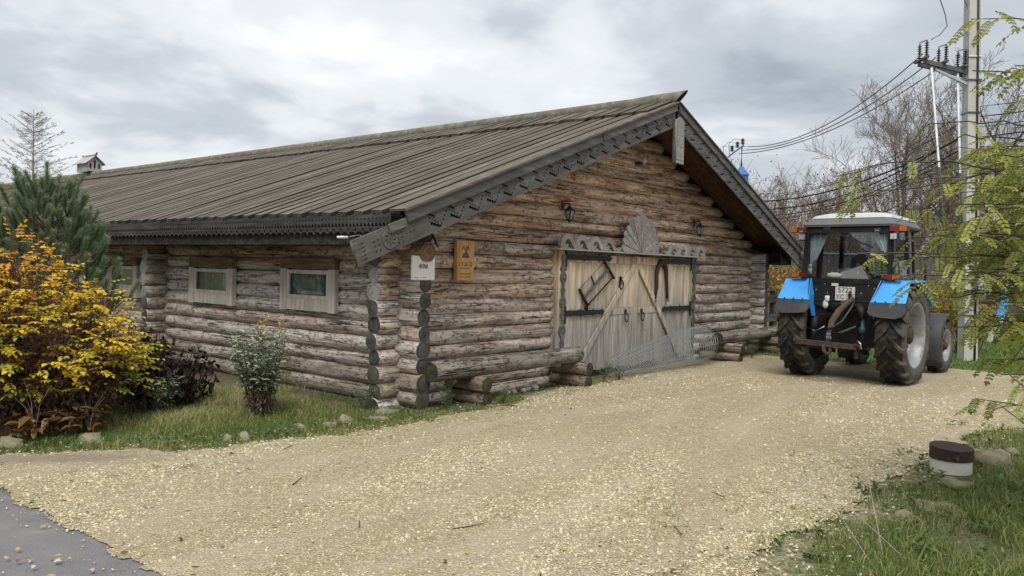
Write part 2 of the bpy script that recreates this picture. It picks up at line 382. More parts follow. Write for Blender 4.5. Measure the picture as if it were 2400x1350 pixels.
M['orange_lens'] = plain('orange_lens', (.42, .12, .012), .25, spec=.5)
M['lamp_lens'] = plain('lamp_lens', (.45, .46, .47), .2, spec=.6, var=.3, vs_=30)
M['curtain'] = plain('curtain', (.40, .50, .53), .9, var=.15, vs_=8)
M['seat'] = plain('seat_vinyl', (.05, .053, .062), .7)
M['paper'] = plain('crumpled_paper', (.72, .71, .68), .9, var=.12, vs_=30)
M['card'] = plain('grey_cardboard', (.27, .265, .25), .9, var=.12)
M['pale_curtain'] = plain('pale_curtain', (.42, .40, .35), .9, var=.2, vs_=9)
M['hose'] = plain('brown_hose', (.09, .06, .042), .85, var=.3, vs_=14)
M['plate_white'] = plain('plate_white', (.75, .75, .73), .45)
M['tyre_black'] = plain('car_rubber', (.03, .028, .027), .85)
M['car_brown'] = plain('car_brown', (.085, .062, .053), .3, .2, .5, var=.1, dirt=(.13, .105, .085), ds=3, dt=.55)
M['chrome'] = plain('chrome', (.6, .6, .6), .25, .9)
M['stone'] = plain('limestone', (.235, .21, .14), .92, var=.3, vs_=9, dirt=(.12, .115, .05), ds=7, dt=.46, bs=.7, bsc=14)
M['white_stone'] = plain('white_stone', (.44, .42, .38), .92, var=.15, vs_=9, bs=.6, bsc=18)
M['stump_dark'] = plain('stump_dark', (.045, .030, .022), .85, var=.35, vs_=7, bs=.5, dirt=(.10, .08, .05), ds=5, dt=.58)
M['stump_white'] = plain('stump_limewash', (.62, .61, .53), .9, var=.1, dirt=(.30, .29, .19), ds=6, dt=.57, bs=.3)
M['fence_wood'] = board('fence_wood', (.07, .062, .055), (.15, .138, .125), (.24, .225, .205), (.8, 9, 9))
M['turret'] = board('turret_wood', (.30, .285, .275), (.47, .455, .445), (.60, .585, .575), (9, 9, 1.2), varv=.08)
M['turret_roof'] = board('turret_roof', (.25, .24, .21), (.40, .385, .345), (.52, .50, .46), (1, 6, 6), varv=.08)
M['bark'] = plain('bark', (.075, .058, .046), .95, var=.35, vs_=9, bs=.6, coord='pos')
M['bark_grey'] = plain('bark_grey', (.15, .13, .112), .95, var=.3, vs_=9, coord='pos')
M['twig_red'] = plain('twig_brown', (.215, .165, .128), .95, var=.3, vs_=1, coord='pos')  # twig colours here lightened: distance haze put into the tone
M['twig_grey'] = plain('twig_grey', (.25, .215, .19), .95, var=.3, vs_=1, coord='pos')
M['stem_brown'] = plain('stem_brown', (.085, .05, .033), .95, var=.4, vs_=8, coord='pos')
M['fence_metal'] = plain('fence_sheet', (.10, .098, .10), .6, var=.2, vs_=1.2, coord='pos')
def glassm(name, tint=(.85, .9, .9), a=.75):
    """thin pane: mostly see-through with a mirror sheen"""
    m = bpy.data.materials.new(name); m.use_nodes = True; t = NT(m.node_tree); N = m.node_tree.nodes; N.clear()
    tr = t.n('ShaderNodeBsdfTransparent'); tr.inputs[0].default_value = (*tint, 1)
    gl = t.n('ShaderNodeBsdfGlossy'); gl.inputs['Roughness'].default_value = .03; gl.inputs['Color'].default_value = (1, 1, 1, 1)
    ge = t.n('ShaderNodeNewGeometry'); dt = t.n('ShaderNodeVectorMath', operation='DOT_PRODUCT'); t.set(dt.inputs[0], ge.outputs['Incoming']); t.set(dt.inputs[1], ge.outputs['Normal'])
    sch = t.math('POWER', t.math('SUBTRACT', 1.0, t.math('ABSOLUTE', dt.outputs['Value']), clamp=True), 5.0)
    mx = t.n('ShaderNodeMixShader'); t.L.new(t.math('MULTIPLY_ADD', sch, .9, .04 + a), mx.inputs[0])
    t.L.new(tr.outputs[0], mx.inputs[1]); t.L.new(gl.outputs[0], mx.inputs[2])
    ou = t.n('ShaderNodeOutputMaterial'); t.L.new(mx.outputs[0], ou.inputs[0]); return m
M['glass'] = glassm('cab_glass', (.58, .61, .62), .04)
M['win_glass'] = glassm('window_glass', (.80, .83, .83), .06)
def leafm(name, stops, var_attr='rnd', trans=.35, rough=.6):
    """leaf colour picked by a per-leaf random attribute; part of the light passes through"""
    m = bpy.data.materials.new(name); m.use_nodes = True; t = NT(m.node_tree); b = m.node_tree.nodes['Principled BSDF']
    a = t.attr(var_attr, 'GEOMETRY'); col = t.ramp(a, stops)
    b.inputs['Roughness'].default_value = rough; b.inputs['Specular IOR Level'].default_value = .25
    t.L.new(col, b.inputs['Base Color'])
    if trans > 0:
        tl = t.n('ShaderNodeBsdfTranslucent'); t.L.new(col, tl.inputs[0]); mx = t.n('ShaderNodeMixShader'); mx.inputs[0].default_value = trans
        ou = m.node_tree.nodes['Material Output']; t.L.new(b.outputs[0], mx.inputs[1]); t.L.new(tl.outputs[0], mx.inputs[2]); t.L.new(mx.outputs[0], ou.inputs[0])
    return m
M['rose_leaf'] = leafm('rose_leaf', [(0, (.20, .27, .04)), (.2, (.60, .49, .045)), (.5, (.80, .45, .03)), (.8, (.74, .29, .03)), (1, (.46, .15, .035))])
M['dead_leaf'] = leafm('dead_leaf', [(0, (.035, .02, .013)), (.5, (.09, .05, .03)), (1, (.17, .09, .05))], trans=.15)
M['dark_dead'] = leafm('dark_dead_leaf', [(0, (.010, .008, .008)), (.6, (.026, .018, .015)), (1, (.065, .042, .03))], trans=.05)
M['dry_leaf'] = leafm('dry_leaf', [(0, (.06, .045, .03)), (.5, (.12, .09, .06)), (1, (.22, .175, .12))], trans=.15)
M['hip'] = plain('rose_hip', (.22, .012, .010), .4)
M['robinia_leaf'] = leafm('robinia_leaf', [(0, (.13, .18, .04)), (.35, (.25, .295, .065)), (.8, (.42, .42, .10)), (1, (.54, .45, .10))], trans=.4)
M['pine_needle'] = leafm('pine_needle', [(0, (.08, .125, .065)), (.5, (.18, .255, .135)), (1, (.34, .41, .24))], trans=.3)
M['thuja_leaf'] = leafm('thuja_leaf', [(0, (.10, .10, .03)), (.35, (.22, .16, .035)), (.6, (.20, .20, .12)), (1, (.33, .33, .28))], trans=.2)
M['golden_leaf'] = leafm('golden_leaf', [(0, (.12, .15, .07)), (.5, (.27, .315, .215)), (1, (.48, .51, .42))], trans=.15)
M['golden_flower'] = leafm('golden_flower', [(0, (.48, .27, .01)), (1, (.78, .52, .02))], trans=.2)
M['grass_blade'] = leafm('grass_blade', [(0, (.05, .105, .02)), (.42, (.13, .20, .045)), (.66, (.24, .27, .075)), (.83, (.37, .325, .14)), (1, (.48, .41, .24))], trans=.3)
M['weed_leaf'] = leafm('weed_leaf', [(0, (.05, .10, .035)), (.6, (.11, .18, .06)), (1, (.20, .26, .10))], trans=.25)
M['hosta_dead'] = leafm('hosta_dead', [(0, (.17, .085, .03)), (.5, (.32, .185, .075)), (1, (.47, .33, .17))], trans=.2)
M['autumn_leaf'] = leafm('autumn_leaf', [(0, (.24, .24, .03)), (.5, (.50, .33, .03)), (1, (.40, .18, .04))], trans=.3)
M['fallen_leaf'] = leafm('fallen_leaf', [(0, (.46, .43, .36)), (.35, (.36, .28, .14)), (.6, (.45, .33, .06)), (.8, (.13, .075, .04)), (1, (.05, .04, .035))], trans=0)
M['pebble'] = leafm('pebble', [(0, (.16, .145, .125)), (.10, (.33, .275, .17)), (.5, (.51, .44, .285)), (.93, (.60, .53, .37)), (1, (.68, .64, .53))], trans=0, rough=.92)

# ================================================================== BARN
CX = 5.4                      # ridge line (x) ; gable wall axis y=0, long wall axis x=0, right wall x=10.8
barn = empty('log_barn', (0, 0, 0), 0, 'long low log barn with grey plank roof, carved bargeboards and double gate', 'barn')
def log(parent, p0, p1, r0, r1, warm=.4, tone=1.0, moss=0.0, e0='log_end', e1='log_end', name='log', seg=.16, n=18, rough=1.0, flat=0.0):
    p0 = Vector(p0); p1 = Vector(p1); L = (p1 - p0).length; k = max(2, int(L / seg)); off = Vector((random.uniform(0, 99), random.uniform(0, 99), random.uniform(0, 99)))
    vs = []; fs = []; mi = []; sm = []
    for i in range(k + 1):
        u = i / k; x = u * L; r = r0 + (r1 - r0) * u
        wy = .020 * mnoise.noise(off + Vector((x * .35, 0, 0))); wz = .016 * mnoise.noise(off + Vector((x * .35, 9, 0)))
        for j in range(n):
            t = 2 * math.pi * j / n; c, s_ = math.cos(t), math.sin(t)
            d = 1 + rough * (.10 * mnoise.noise(off + Vector((x * .6, c * .8, s_ * .8))) + .07 * mnoise.noise(off + Vector((x * 3.1, c * 2, s_ * 2))) + .045 * mnoise.noise(off + Vector((x * 9, c * 4, s_ * 4))))
            if i in (0, k): d *= .975
            vs.append((x, wy + c * r * d, wz + s_ * r * d))
    for i in range(k):
        for j in range(n):
            j2 = (j + 1) % n; fs.append((i * n + j, i * n + j2, (i + 1) * n + j2, (i + 1) * n + j)); mi.append(0); sm.append(True)
    for (b, xx, mt, flip) in ((0, -.012, 1, True), (k * n, L + .012, 2, False)):
        c = len(vs); vs.append((xx, 0, 0))
        for j in range(n):
            j2 = (j + 1) % n; fs.append((c, b + j2, b + j) if flip else (c, b + j, b + j2)); mi.append(mt); sm.append(False)
    me = bpy.data.meshes.new(name); me.from_pydata(vs, [], fs); me.polygons.foreach_set('material_index', mi); me.polygons.foreach_set('use_smooth', sm); me.update()
    o = link(name, me, parent, ['log', e0, e1])
    d = (p1 - p0).normalized(); q = Vector((1, 0, 0)).rotation_difference(d); o.rotation_mode = 'QUATERNION'; o.rotation_quaternion = q; o.location = p0
    o['warm'] = warm; o['tone'] = tone; o['moss'] = moss
    return o
PT = .2
def roof_half(z): return (4.58 - .17 - z) / .366          # half width under the roof at height z
rr = lambda: random.uniform(.096, .120)
for k in range(0, 21):                                     # gable logs
    z = PT * k; warm = .32 + .030 * k + (.18 if k > 10 else 0) + random.uniform(-.14, .16); tone = random.uniform(.95, 1.06)
    hw = min(5.82, roof_half(z + .05)); a, b = CX - hw, CX + hw
    moss = .75 if k in (1, 2) else 0.0
    e0 = 'log_end_light' if k in (8, 7) else 'log_end'
    r0, r1 = rr(), rr()
    if k <= 2: r0 += .012
    if hw < .35: continue
    if z < 2.0:
        log(barn, (a + random.uniform(-.03, .03), 0, z), (3.12, 0, z), r0, rr(), warm, tone, moss, e0)
        log(barn, (7.66, 0, z), (b, 0, z), rr(), r1, warm - .1, tone * .97, 0)
    else:
        log(barn, (a, 0, z), (b, 0, z), r0, r1, min(1, warm), tone, 0)
WINS = [(1.07, 2.28, 1.07, 1.78), (3.51, 4.78, 1.05, 1.75), (6.55, 7.75, 1.04, 1.74)]
for k in range(0, 11):                                     # long wall logs, split at the windows
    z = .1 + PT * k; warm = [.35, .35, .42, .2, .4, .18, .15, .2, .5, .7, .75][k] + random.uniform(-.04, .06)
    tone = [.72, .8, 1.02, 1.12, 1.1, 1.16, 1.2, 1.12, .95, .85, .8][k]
    spans = [(-.42, 5.72), (5.78, 14.0)]
    if k in (6, 7):
        cuts = [(w[0] + .12, w[1] - .12) for w in WINS]; sp2 = []
        for (a, b) in spans:
            for (c, d) in cuts:
                if a < c < b: sp2.append((a, c)); a = d
            sp2.append((a, b))
        spans = sp2
    for (a, b) in spans:
        rb = .128 if k >= 9 and a < 0 else rr() + (.012 if k <= 1 else 0)
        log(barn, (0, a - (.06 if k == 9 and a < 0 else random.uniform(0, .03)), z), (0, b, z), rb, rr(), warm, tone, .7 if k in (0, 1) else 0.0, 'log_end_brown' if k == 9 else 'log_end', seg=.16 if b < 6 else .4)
    log(barn, (0, 14.05, z), (0, 35.6, z), .115, .115, warm, tone, 0, seg=1.2, n=10)
    log(barn, (10.8, -.42, z), (10.8, 35.6, z), .115, .115, .3, .95, 0, seg=.8, n=12)
    log(barn, (-.3, 35.4, z + .1), (11.1, 35.4, z + .1), .115, .115, .3, .9, 0, seg=1.2, n=10)
for yc in (5.75, 14.02):                                   # cross wall ends standing out of the long wall
    for k in range(1, 10):
        log(barn, (-.43 + random.uniform(-.02, .02), yc, PT * k), (.5, yc, PT * k), rr(), rr(), .35, .85, 0, 'log_end_light' if k > 5 else 'log_end', seg=.2)
# caulking strip in the corner notches
for k in range(0, 10):
    z0 = .0 + PT * k
    mb = MB(); pts = [(-.112, -.112, z0 + .0), (-.128, -.075, z0 + .1), (-.112, -.112, z0 + .2)]
    pts = [(-.108 - .012 * math.cos(2 * math.pi * i / 8), -.118 + .03 * math.sin(math.pi * i / 8), z0 + PT * i / 8) for i in range(9)]
    mb.tube(pts, .005, 5).build('caulking', 'card', barn)

# ------------------------------------------------------------------ roof
EA = Vector((-.78, 2.32)); RP = Vector((CX, 4.58)); SL = (RP - EA).length; ca, sa = (RP.x - EA.x) / SL, (RP.y - EA.y) / SL
AL = math.atan2(sa, ca)
def S(s, t, y, far=False):
    x = EA.x + s * ca - t * sa; z = EA.y + s * sa + t * ca
    return Vector((2 * CX - x if far else x, y, z))
Y0, Y1 = -.83, 35.8
mb = MB()
for far in (False, True):
    vs = [S(s, t, y, far) for (s, t) in ((.02, -.075), (SL, -.075), (SL, -.036), (.02, -.036)) for y in (Y0 + .02, Y1)]
    mb.add(vs, [(0, 2, 3, 1), (2, 4, 5, 3), (4, 6, 7, 5), (6, 0, 1, 7), (0, 6, 4, 2), (1, 3, 5, 7)])
roof = mb.build('roof', 'roof_shade_dark', barn)
PW, PP = .205, .295
def plank_mesh(L, w, th, pointed=True, bow=0.0):
    m_ = MB(); n = 6; e = .035 if pointed else 0
    secs = [(0.0, 1)] + [(L * i / n, 0) for i in range(1, n + 1)]
    vs = []
    for (x, _) in secs:
        u = x / L; zz = bow * math.sin(math.pi * u)
        for (yy, t) in ((-w / 2, 0), (w / 2, 0), (w / 2, th), (w / 2 - .008, th + .004), (-w / 2 + .008, th + .004), (-w / 2, th)):
            vs.append((x + (e * (yy + w / 2) / w if x == 0 else 0), yy, t + zz))
    k = 6; fs = []
    for i in range(n):
        for j in range(k): fs.append((i * k + j, i * k + (j + 1) % k, (i + 1) * k + (j + 1) % k, (i + 1) * k + j))
    fs += [tuple(reversed(range(k))), tuple(n * k + j for j in range(k))]
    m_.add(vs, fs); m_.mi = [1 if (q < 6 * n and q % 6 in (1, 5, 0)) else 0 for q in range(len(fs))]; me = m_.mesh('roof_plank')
    bm = bmesh.new(); bm.from_mesh(me); bmesh.ops.recalc_face_normals(bm, faces=bm.faces); bm.to_mesh(me); bm.free()
    me.materials.append(M['roof']); me.materials.append(M['roof_edge_shade']); return me
LOWL, UPS = SL * .885, SL * .86
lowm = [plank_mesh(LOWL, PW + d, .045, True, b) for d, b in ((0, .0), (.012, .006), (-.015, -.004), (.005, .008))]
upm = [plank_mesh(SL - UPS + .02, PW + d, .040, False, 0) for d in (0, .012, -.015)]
i = 0; y = Y0 + .12
while y < Y1 - .1:
    for (ml, s0, t0) in ((lowm, 0.0, -.034), (upm, UPS, .016)):
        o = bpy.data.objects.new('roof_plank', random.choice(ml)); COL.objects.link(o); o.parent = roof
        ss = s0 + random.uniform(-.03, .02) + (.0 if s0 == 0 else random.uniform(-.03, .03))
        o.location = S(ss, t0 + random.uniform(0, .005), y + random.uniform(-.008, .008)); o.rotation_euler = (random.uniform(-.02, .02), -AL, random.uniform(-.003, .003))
    y += PP; i += 1
# ridge logs
def ridge(y0, y1, prow):
    mb = MB(); n = 16; r = .128; k = max(4, int((y1 - y0) / .4)); off = Vector((y0, 3, 7)); vs = []; fs = []
    for i in range(k + 1):
        yy = y0 + (y1 - y0) * i / k; rr_ = r * (1 + .05 * mnoise.noise(off + Vector((yy * .5, 0, 0))))
        for j in range(n):
            t = 2 * math.pi * j / n; c, s_ = math.cos(t), math.sin(t); d = rr_ * (1 + .05 * mnoise.noise(off + Vector((yy * 2, c, s_))))
            dy = 0; zz = s_ * d
            if prow and i == 0: dy = -.25 + .27 * (1 - s_) / 2; zz += .03
            elif prow and i == 1: zz += .02
            vs.append((CX + c * d * (.55 if prow and i == 0 else 1), yy + dy, 4.625 + zz))
    for i in range(k):
        for j in range(n):
            j2 = (j + 1) % n; fs.append((i * n + j, i * n + j2, (i + 1) * n + j2, (i + 1) * n + j))
    mb.add(vs, fs, 0, True); mb.add([vs[j] for j in range(n)], [tuple(range(n))], 1); mb.add([vs[k * n + j] for j in range(n)], [tuple(range(n))], 1)
    return mb.build('ridge_log', ['ridge', 'carve_dark'], roof)
yy = -.82
for i, ln in enumerate((6.1, 6.4, 6.0, 6.2, 6.3, 5.7)): ridge(yy, yy + ln - .012, i == 0); yy += ln
# boarded underside of the gable overhang and of the long eave
for far in (False, True):
    for j in range(5):
        ya = Y0 + .06 + j * .158; yb = ya + .15
        vs = [S(s, t, y, far) for s in (.05, SL - .02) for (t, y) in ((-.098, ya), (-.098, yb), (-.079, yb), (-.079, ya))]
        MB().add(vs, [(0, 1, 2, 3), (7, 6, 5, 4), (0, 4, 5, 1), (1, 5, 6, 2), (2, 6, 7, 3), (3, 7, 4, 0)]).build('soffit_board', 'soffit', roof)
for j in range(4):
    xa = -.70 + j * .16
    MB().box((xa, -.62, 1.975), (xa + .15, Y1 - .2, 1.995)).build('eave_board', 'soffit', roof)
    MB().box((2 * CX - xa - .15, -.62, 1.975), (2 * CX - xa, Y1 - .2, 1.995)).build('eave_board', 'soffit', roof)
MB().box((-.735, -.70, 1.955), (-.705, Y1 - .2, 2.10)).build('eave_fascia', 'fascia', roof)
MB().box((-.725, -.70, 2.10), (-.705, Y1 - .2, 2.30)).build('eave_backing', 'roof_shade_dark', roof)  # dark board paints the shade seen through the lace holes
MB().box((2 * CX + .705, -.70, 1.955), (2 * CX + .735, Y1 - .2, 2.30)).build('eave_fascia', 'carve', roof)
MB().box((-.70, -.71, 1.96), (-.38, -.68, 2.30)).build('eave_end_board', 'carve_dark', roof)
MB().box((2 * CX + .05, -.71, 1.96), (2 * CX + .70, -.68, 2.30)).build('eave_end_board', 'carve_dark', roof)
# carved lace strips under the eave edge (outline local x, height local z)
def lace():
    P = .13; n = 20; outer = [(0, .215)]; low = []
    for i in range(n):
        x = i * P
        low += [(x + .004, .02), (x + .022, .034), (x + .034, .018)] + [(x + .065 + .03 * math.cos(a), .03 + .03 * math.sin(a)) for a in np.linspace(math.pi, 2 * math.pi, 6)] + [(x + .098, .02), (x + .112, .034), (x + .126, .02)]
    outer = [(0, .215), (0, .02)] + low + [(n * P, .02), (n * P, .215)]
    holes = []
    for i in range(2 * n):
        x = i * P / 2 + P / 4
        holes.append(circ(x, .168, .014, 7, 0, .85)); holes.append([(x - .027, .088), (x, .134), (x + .027, .088), (x, .078)])
    for i in range(n): holes.append(circ(i * P + .065, .045, .023, 8, 0, .72))
    me = plate(outer, holes, .02, 'lace_board'); me.materials.append(M['lace']); return me, n * P
lm, LL = lace(); y = -.66
while y < Y1 - LL:
    o = link('lace_board', lm, roof); o.location = (-.775, y + LL, 2.075); o.rotation_euler = (random.uniform(-.004, .004), 0, -math.pi / 2); y += LL + .006
# bargeboards
S0 = -.79; BT = -.365                                        # carved board: lower edge below roof surface, measured square to the slope
def stair(x, z, n, sx, sz, th):
    a = []; b = []
    for i in range(n):
        a += [(x + i * sx, z + i * sz), (x + (i + 1) * sx, z + i * sz)]
        b += [(x + i * sx, z + i * sz + th), (x + (i + 1) * sx, z + i * sz + th)]
    return a + b[::-1]
BW = .27; BL = SL - S0
def barge_mesh():
    outer = [(0, 0), (BL - .09, 0), (BL, BW), (.0, BW)]
    holes = []
    P = .337; x = 1.12
    while x < BL - .3:
        holes.append(stair(x - .01, .222, 4, .032, -.022, .034)); holes.append(stair(x + .02, .090, 4, .040, -.022, .038))
        for j in range(4): holes.append(circ(x + .025 + j * .036, .178 - j * .024, .0145, 6))
        for j in range(4): holes.append(circ(x + .195 + j * .036, .065 + j * .038, .0145, 6))
        x += P
    for a, b in ((.28, .06), (.34, .06), (.28, .115), (.34, .115), (.28, .17), (.34, .17), (.62, .05), (.68, .05), (.62, .10), (.68, .10), (.62, .155), (.68, .155), (.75, .115), (.81, .115), (.87, .115)): holes.append(circ(a + .0, b, .013, 6))
    for j in range(5): holes.append([(.035, .03 + j * .042), (.13, .025 + j * .042), (.15, .038 + j * .042), (.13, .043 + j * .042)])
    holes.append(circ(.50, .135, .098, 20))
    me = plate(outer, holes, .035, 'bargeboard'); me.materials.append(M['carve']); return me
bmesh_ = barge_mesh()
def ros():
    holes = []
    for j in range(9):
        a = 2 * math.pi * j / 9; q = []
        for (r_, da) in ((.028, 0), (.055, .10), (.082, .30), (.082, .48), (.052, .33), (.028, .16)): q.append((r_ * math.cos(a + da), r_ * math.sin(a + da)))
        holes.append(q)
    holes.append(circ(0, 0, .012, 6)); me = plate(circ(0, 0, .107, 24), holes, .03, 'rosette'); me.materials.append(M['carve']); return me
rosm = ros()
def slope_mat(s, t, y, far):
    p = S(s, t, y, far); m = Matrix.Translation(p) @ (Matrix.Scale(-1, 4, (1, 0, 0)) if far else Matrix.Identity(4)) @ Matrix.Rotation(-AL, 4, 'Y'); return m
def place_slope(name, me, s, t, y, far, parent):
    o = link(name, me if not far else me.copy(), parent)
    if far:
        o.data.transform(slope_mat(s, t, y, True)); o.data.flip_normals()
    else: o.matrix_basis = slope_mat(s, t, y, False)
    return o
for far in (False, True):
    b = place_slope('bargeboard', bmesh_, S0, BT, -.86, far, roof)
    q = place_slope('rosette', rosm, S0 + .50, BT + .135, -.872, far, b) if not far else None
    if q is not None: q.matrix_basis = slope_mat(S0, BT, -.86, False).inverted() @ slope_mat(S0 + .50, BT + .135, -.872, False)
    else:
        q = link('rosette', rosm.copy(), b); q.data.transform(slope_mat(S0 + .50, BT + .135, -.872, True)); q.data.flip_normals()
    for (name, sa_, sb_, ta, tb, ya, yb, mt) in (('barge_backing', .25, SL - .02, BT + .015, BT + .22, -.80, -.775, 'roof_shade_dark'),  # dark backing paints the shade behind the bargeboard holes
                                                 ('barge_cover', .0, SL * .62, -.125, .012, -.915, -.88, 'carve'), ('barge_cover', SL * .625, SL, -.115, .022, -.912, -.88, 'carve'),
                                                 ('barge_cover_end', -.28, -.02, -.165, -.075, -.905, -.88, 'carve'),
                                                 ('verge_board', -.02, SL, .002, .03, -.94, -.68, 'roof')):
        vs = [S(s, t, y, far) for s in (sa_, sb_) for (t, y) in ((ta, ya), (ta, yb), (tb, yb), (tb, ya))]
        MB().add(vs, [(0, 1, 2, 3), (7, 6, 5, 4), (0, 4, 5, 1), (1, 5, 6, 2), (2, 6, 7, 3), (3, 7, 4, 0)]).build(name, mt, roof)
# hanging carved board under the peak
outer = [(-.14, -.72), (-.14, 0), (0, .06), (.14, 0), (.14, -.72)]
holes = [circ(x, z, .010, 6, 0) for z in (-.20, -.25, -.56, -.60) for x in (-.09, -.045, 0, .045, .09)] + [circ(x, z, .010, 6) for (x, z) in ((0, -.06), (-.03, -.10), (.03, -.10), (0, -.14))]
for j in range(8):
    a = 2 * math.pi * j / 8; holes.append([(.0 + r_ * math.cos(a + da), -.405 + r_ * math.sin(a + da)) for (r_, da) in ((.022, 0), (.07, .12), (.105, .30), (.10, .42), (.065, .32), (.022, .25))])
for x in (-.105, -.065, -.02, .025, .07, .11): holes.append([(x - .007, -.70), (x + .007, -.70), (x + .012, -.655), (x - .012, -.655)])
me = plate(outer, holes, .03, 'pendant_board'); pend = link('pendant_board', me, roof, 'fan'); pend.location = (CX, -.945, 4.28)
MB().box((CX - .14, -.93, 3.56), (CX - .10, -.89, 4.26)).box((CX + .10, -.93, 3.56), (CX + .14, -.89, 4.26)).build('pendant_side', 'carve', roof)
# brackets / lower tie under the left barge end
log(barn, (-.42, -.55, 1.985), (-.42, .4, 1.985), .075, .075, .5, .8, 0, 'log_end_brown', 'log_end_brown', seg=.3)

# ------------------------------------------------------------------ windows of the long wall
for wi, (ya, yb, za, zb) in enumerate(WINS):
    xo = -.175
    w = MB().box((xo, ya, za), (-.10, ya + .135, zb - .135)).build('window', 'casing', barn)
    MB().box((xo, yb - .135, za), (-.10, yb, zb - .135)).build('window_casing', 'casing', w)
    MB().box((xo + .012, ya + .137, za + .01), (-.09, yb - .137, za + .165)).build('window_sill', 'casing', w)
    MB().box((xo - .004, ya + .002, zb - .133), (-.09, yb - .002, zb + .01)).build('window_head', 'casing_top', w)
    MB().box((xo + .03, ya + .02, za - .01), (-.06, ya + .14, zb)).box((xo + .03, yb - .14, za - .01), (-.06, yb - .02, zb)).build('window_jamb', 'carve_dark', w)
    gy0, gy1, gz0, gz1 = ya + .137, yb - .137, za + .167, zb - .150
    f = .052
    sash = MB().box((-.162, gy0, gz0), (-.128, gy0 + f, gz1)).box((-.162, gy1 - f, gz0), (-.128, gy1, gz1)).box((-.161, gy0 + f, gz0), (-.129, gy1 - f, gz0 + f)).box((-.161, gy0 + f, gz1 - f), (-.129, gy1 - f, gz1)).build('sash', 'casing', w)
    MB().box((-.147, gy0 + f - .01, gz0 + f - .01), (-.143, gy1 - f + .01, gz1 - f + .01)).build('pane', 'win_glass', w)
    # folds of a grey-green curtain behind the glass
    n = 40; vs = []; fs = []
    ca0, ca1 = (gy0 + .10, gy1 + .02) if wi == 0 else (gy0 + .22, gy1)
    for i in range(n + 1):
        yy = ca0 + (ca1 - ca0) * i / n; xx = -.085 + .018 * math.sin(i * 1.9) + .01 * math.sin(i * .7)
        vs += [(xx, yy, gz0 - .1), (xx + .01, yy, gz1 + .1)]
    fs = [(2 * i, 2 * i + 2, 2 * i + 3, 2 * i + 1) for i in range(n)]
    MB().add(vs, fs, 0, True).build('curtain', 'pale_curtain', w)
    if wi == 2: sash.rotation_euler = (0, 0, 0)
def cloth_blob(name, c, s, mat, parent, seed):
    mb = MB(); mb.sphere((0, 0, 0), 1, 16, 10)
    mb.v = [((Vector(v) * (1 + .35 * mnoise.noise(Vector(v) * 2.2 + Vector((seed, 0, 0))))).x * s[0] + c[0], (Vector(v) * (1 + .35 * mnoise.noise(Vector(v) * 2.2 + Vector((seed, 3, 0))))).y * s[1] + c[1], Vector(v).z * (1 + .3 * mnoise.noise(Vector(v) * 3 + Vector((seed, 0, 5)))) * s[2] + c[2]) for v in mb.v]
    return mb.build(name, mat, parent)
M['teal'] = plain('teal_cloth', (.06, .34, .36), .9, var=.3, vs_=20)
o = cloth_blob('teal_cloth', (-.09, 1.36, 1.40), (.035, .06, .14), 'teal', None, 3.0); tag(o, 'teal cloth standing inside the bigger pale-framed barn window nearest the corner', 'cloth')
o = cloth_blob('plush_trim', (-.09, 1.68, 1.315), (.03, .36, .03), 'paper', None, 5.0); tag(o, 'white fluffy trim along the sill inside the barn window nearest the corner', 'trim')
o = cloth_blob('cloth_bundle', (-.085, 3.82, 1.42), (.03, .10, .14), 'paper', None, 9.0); tag(o, 'pale cloth bundle inside the smaller pale-framed barn window', 'cloth')

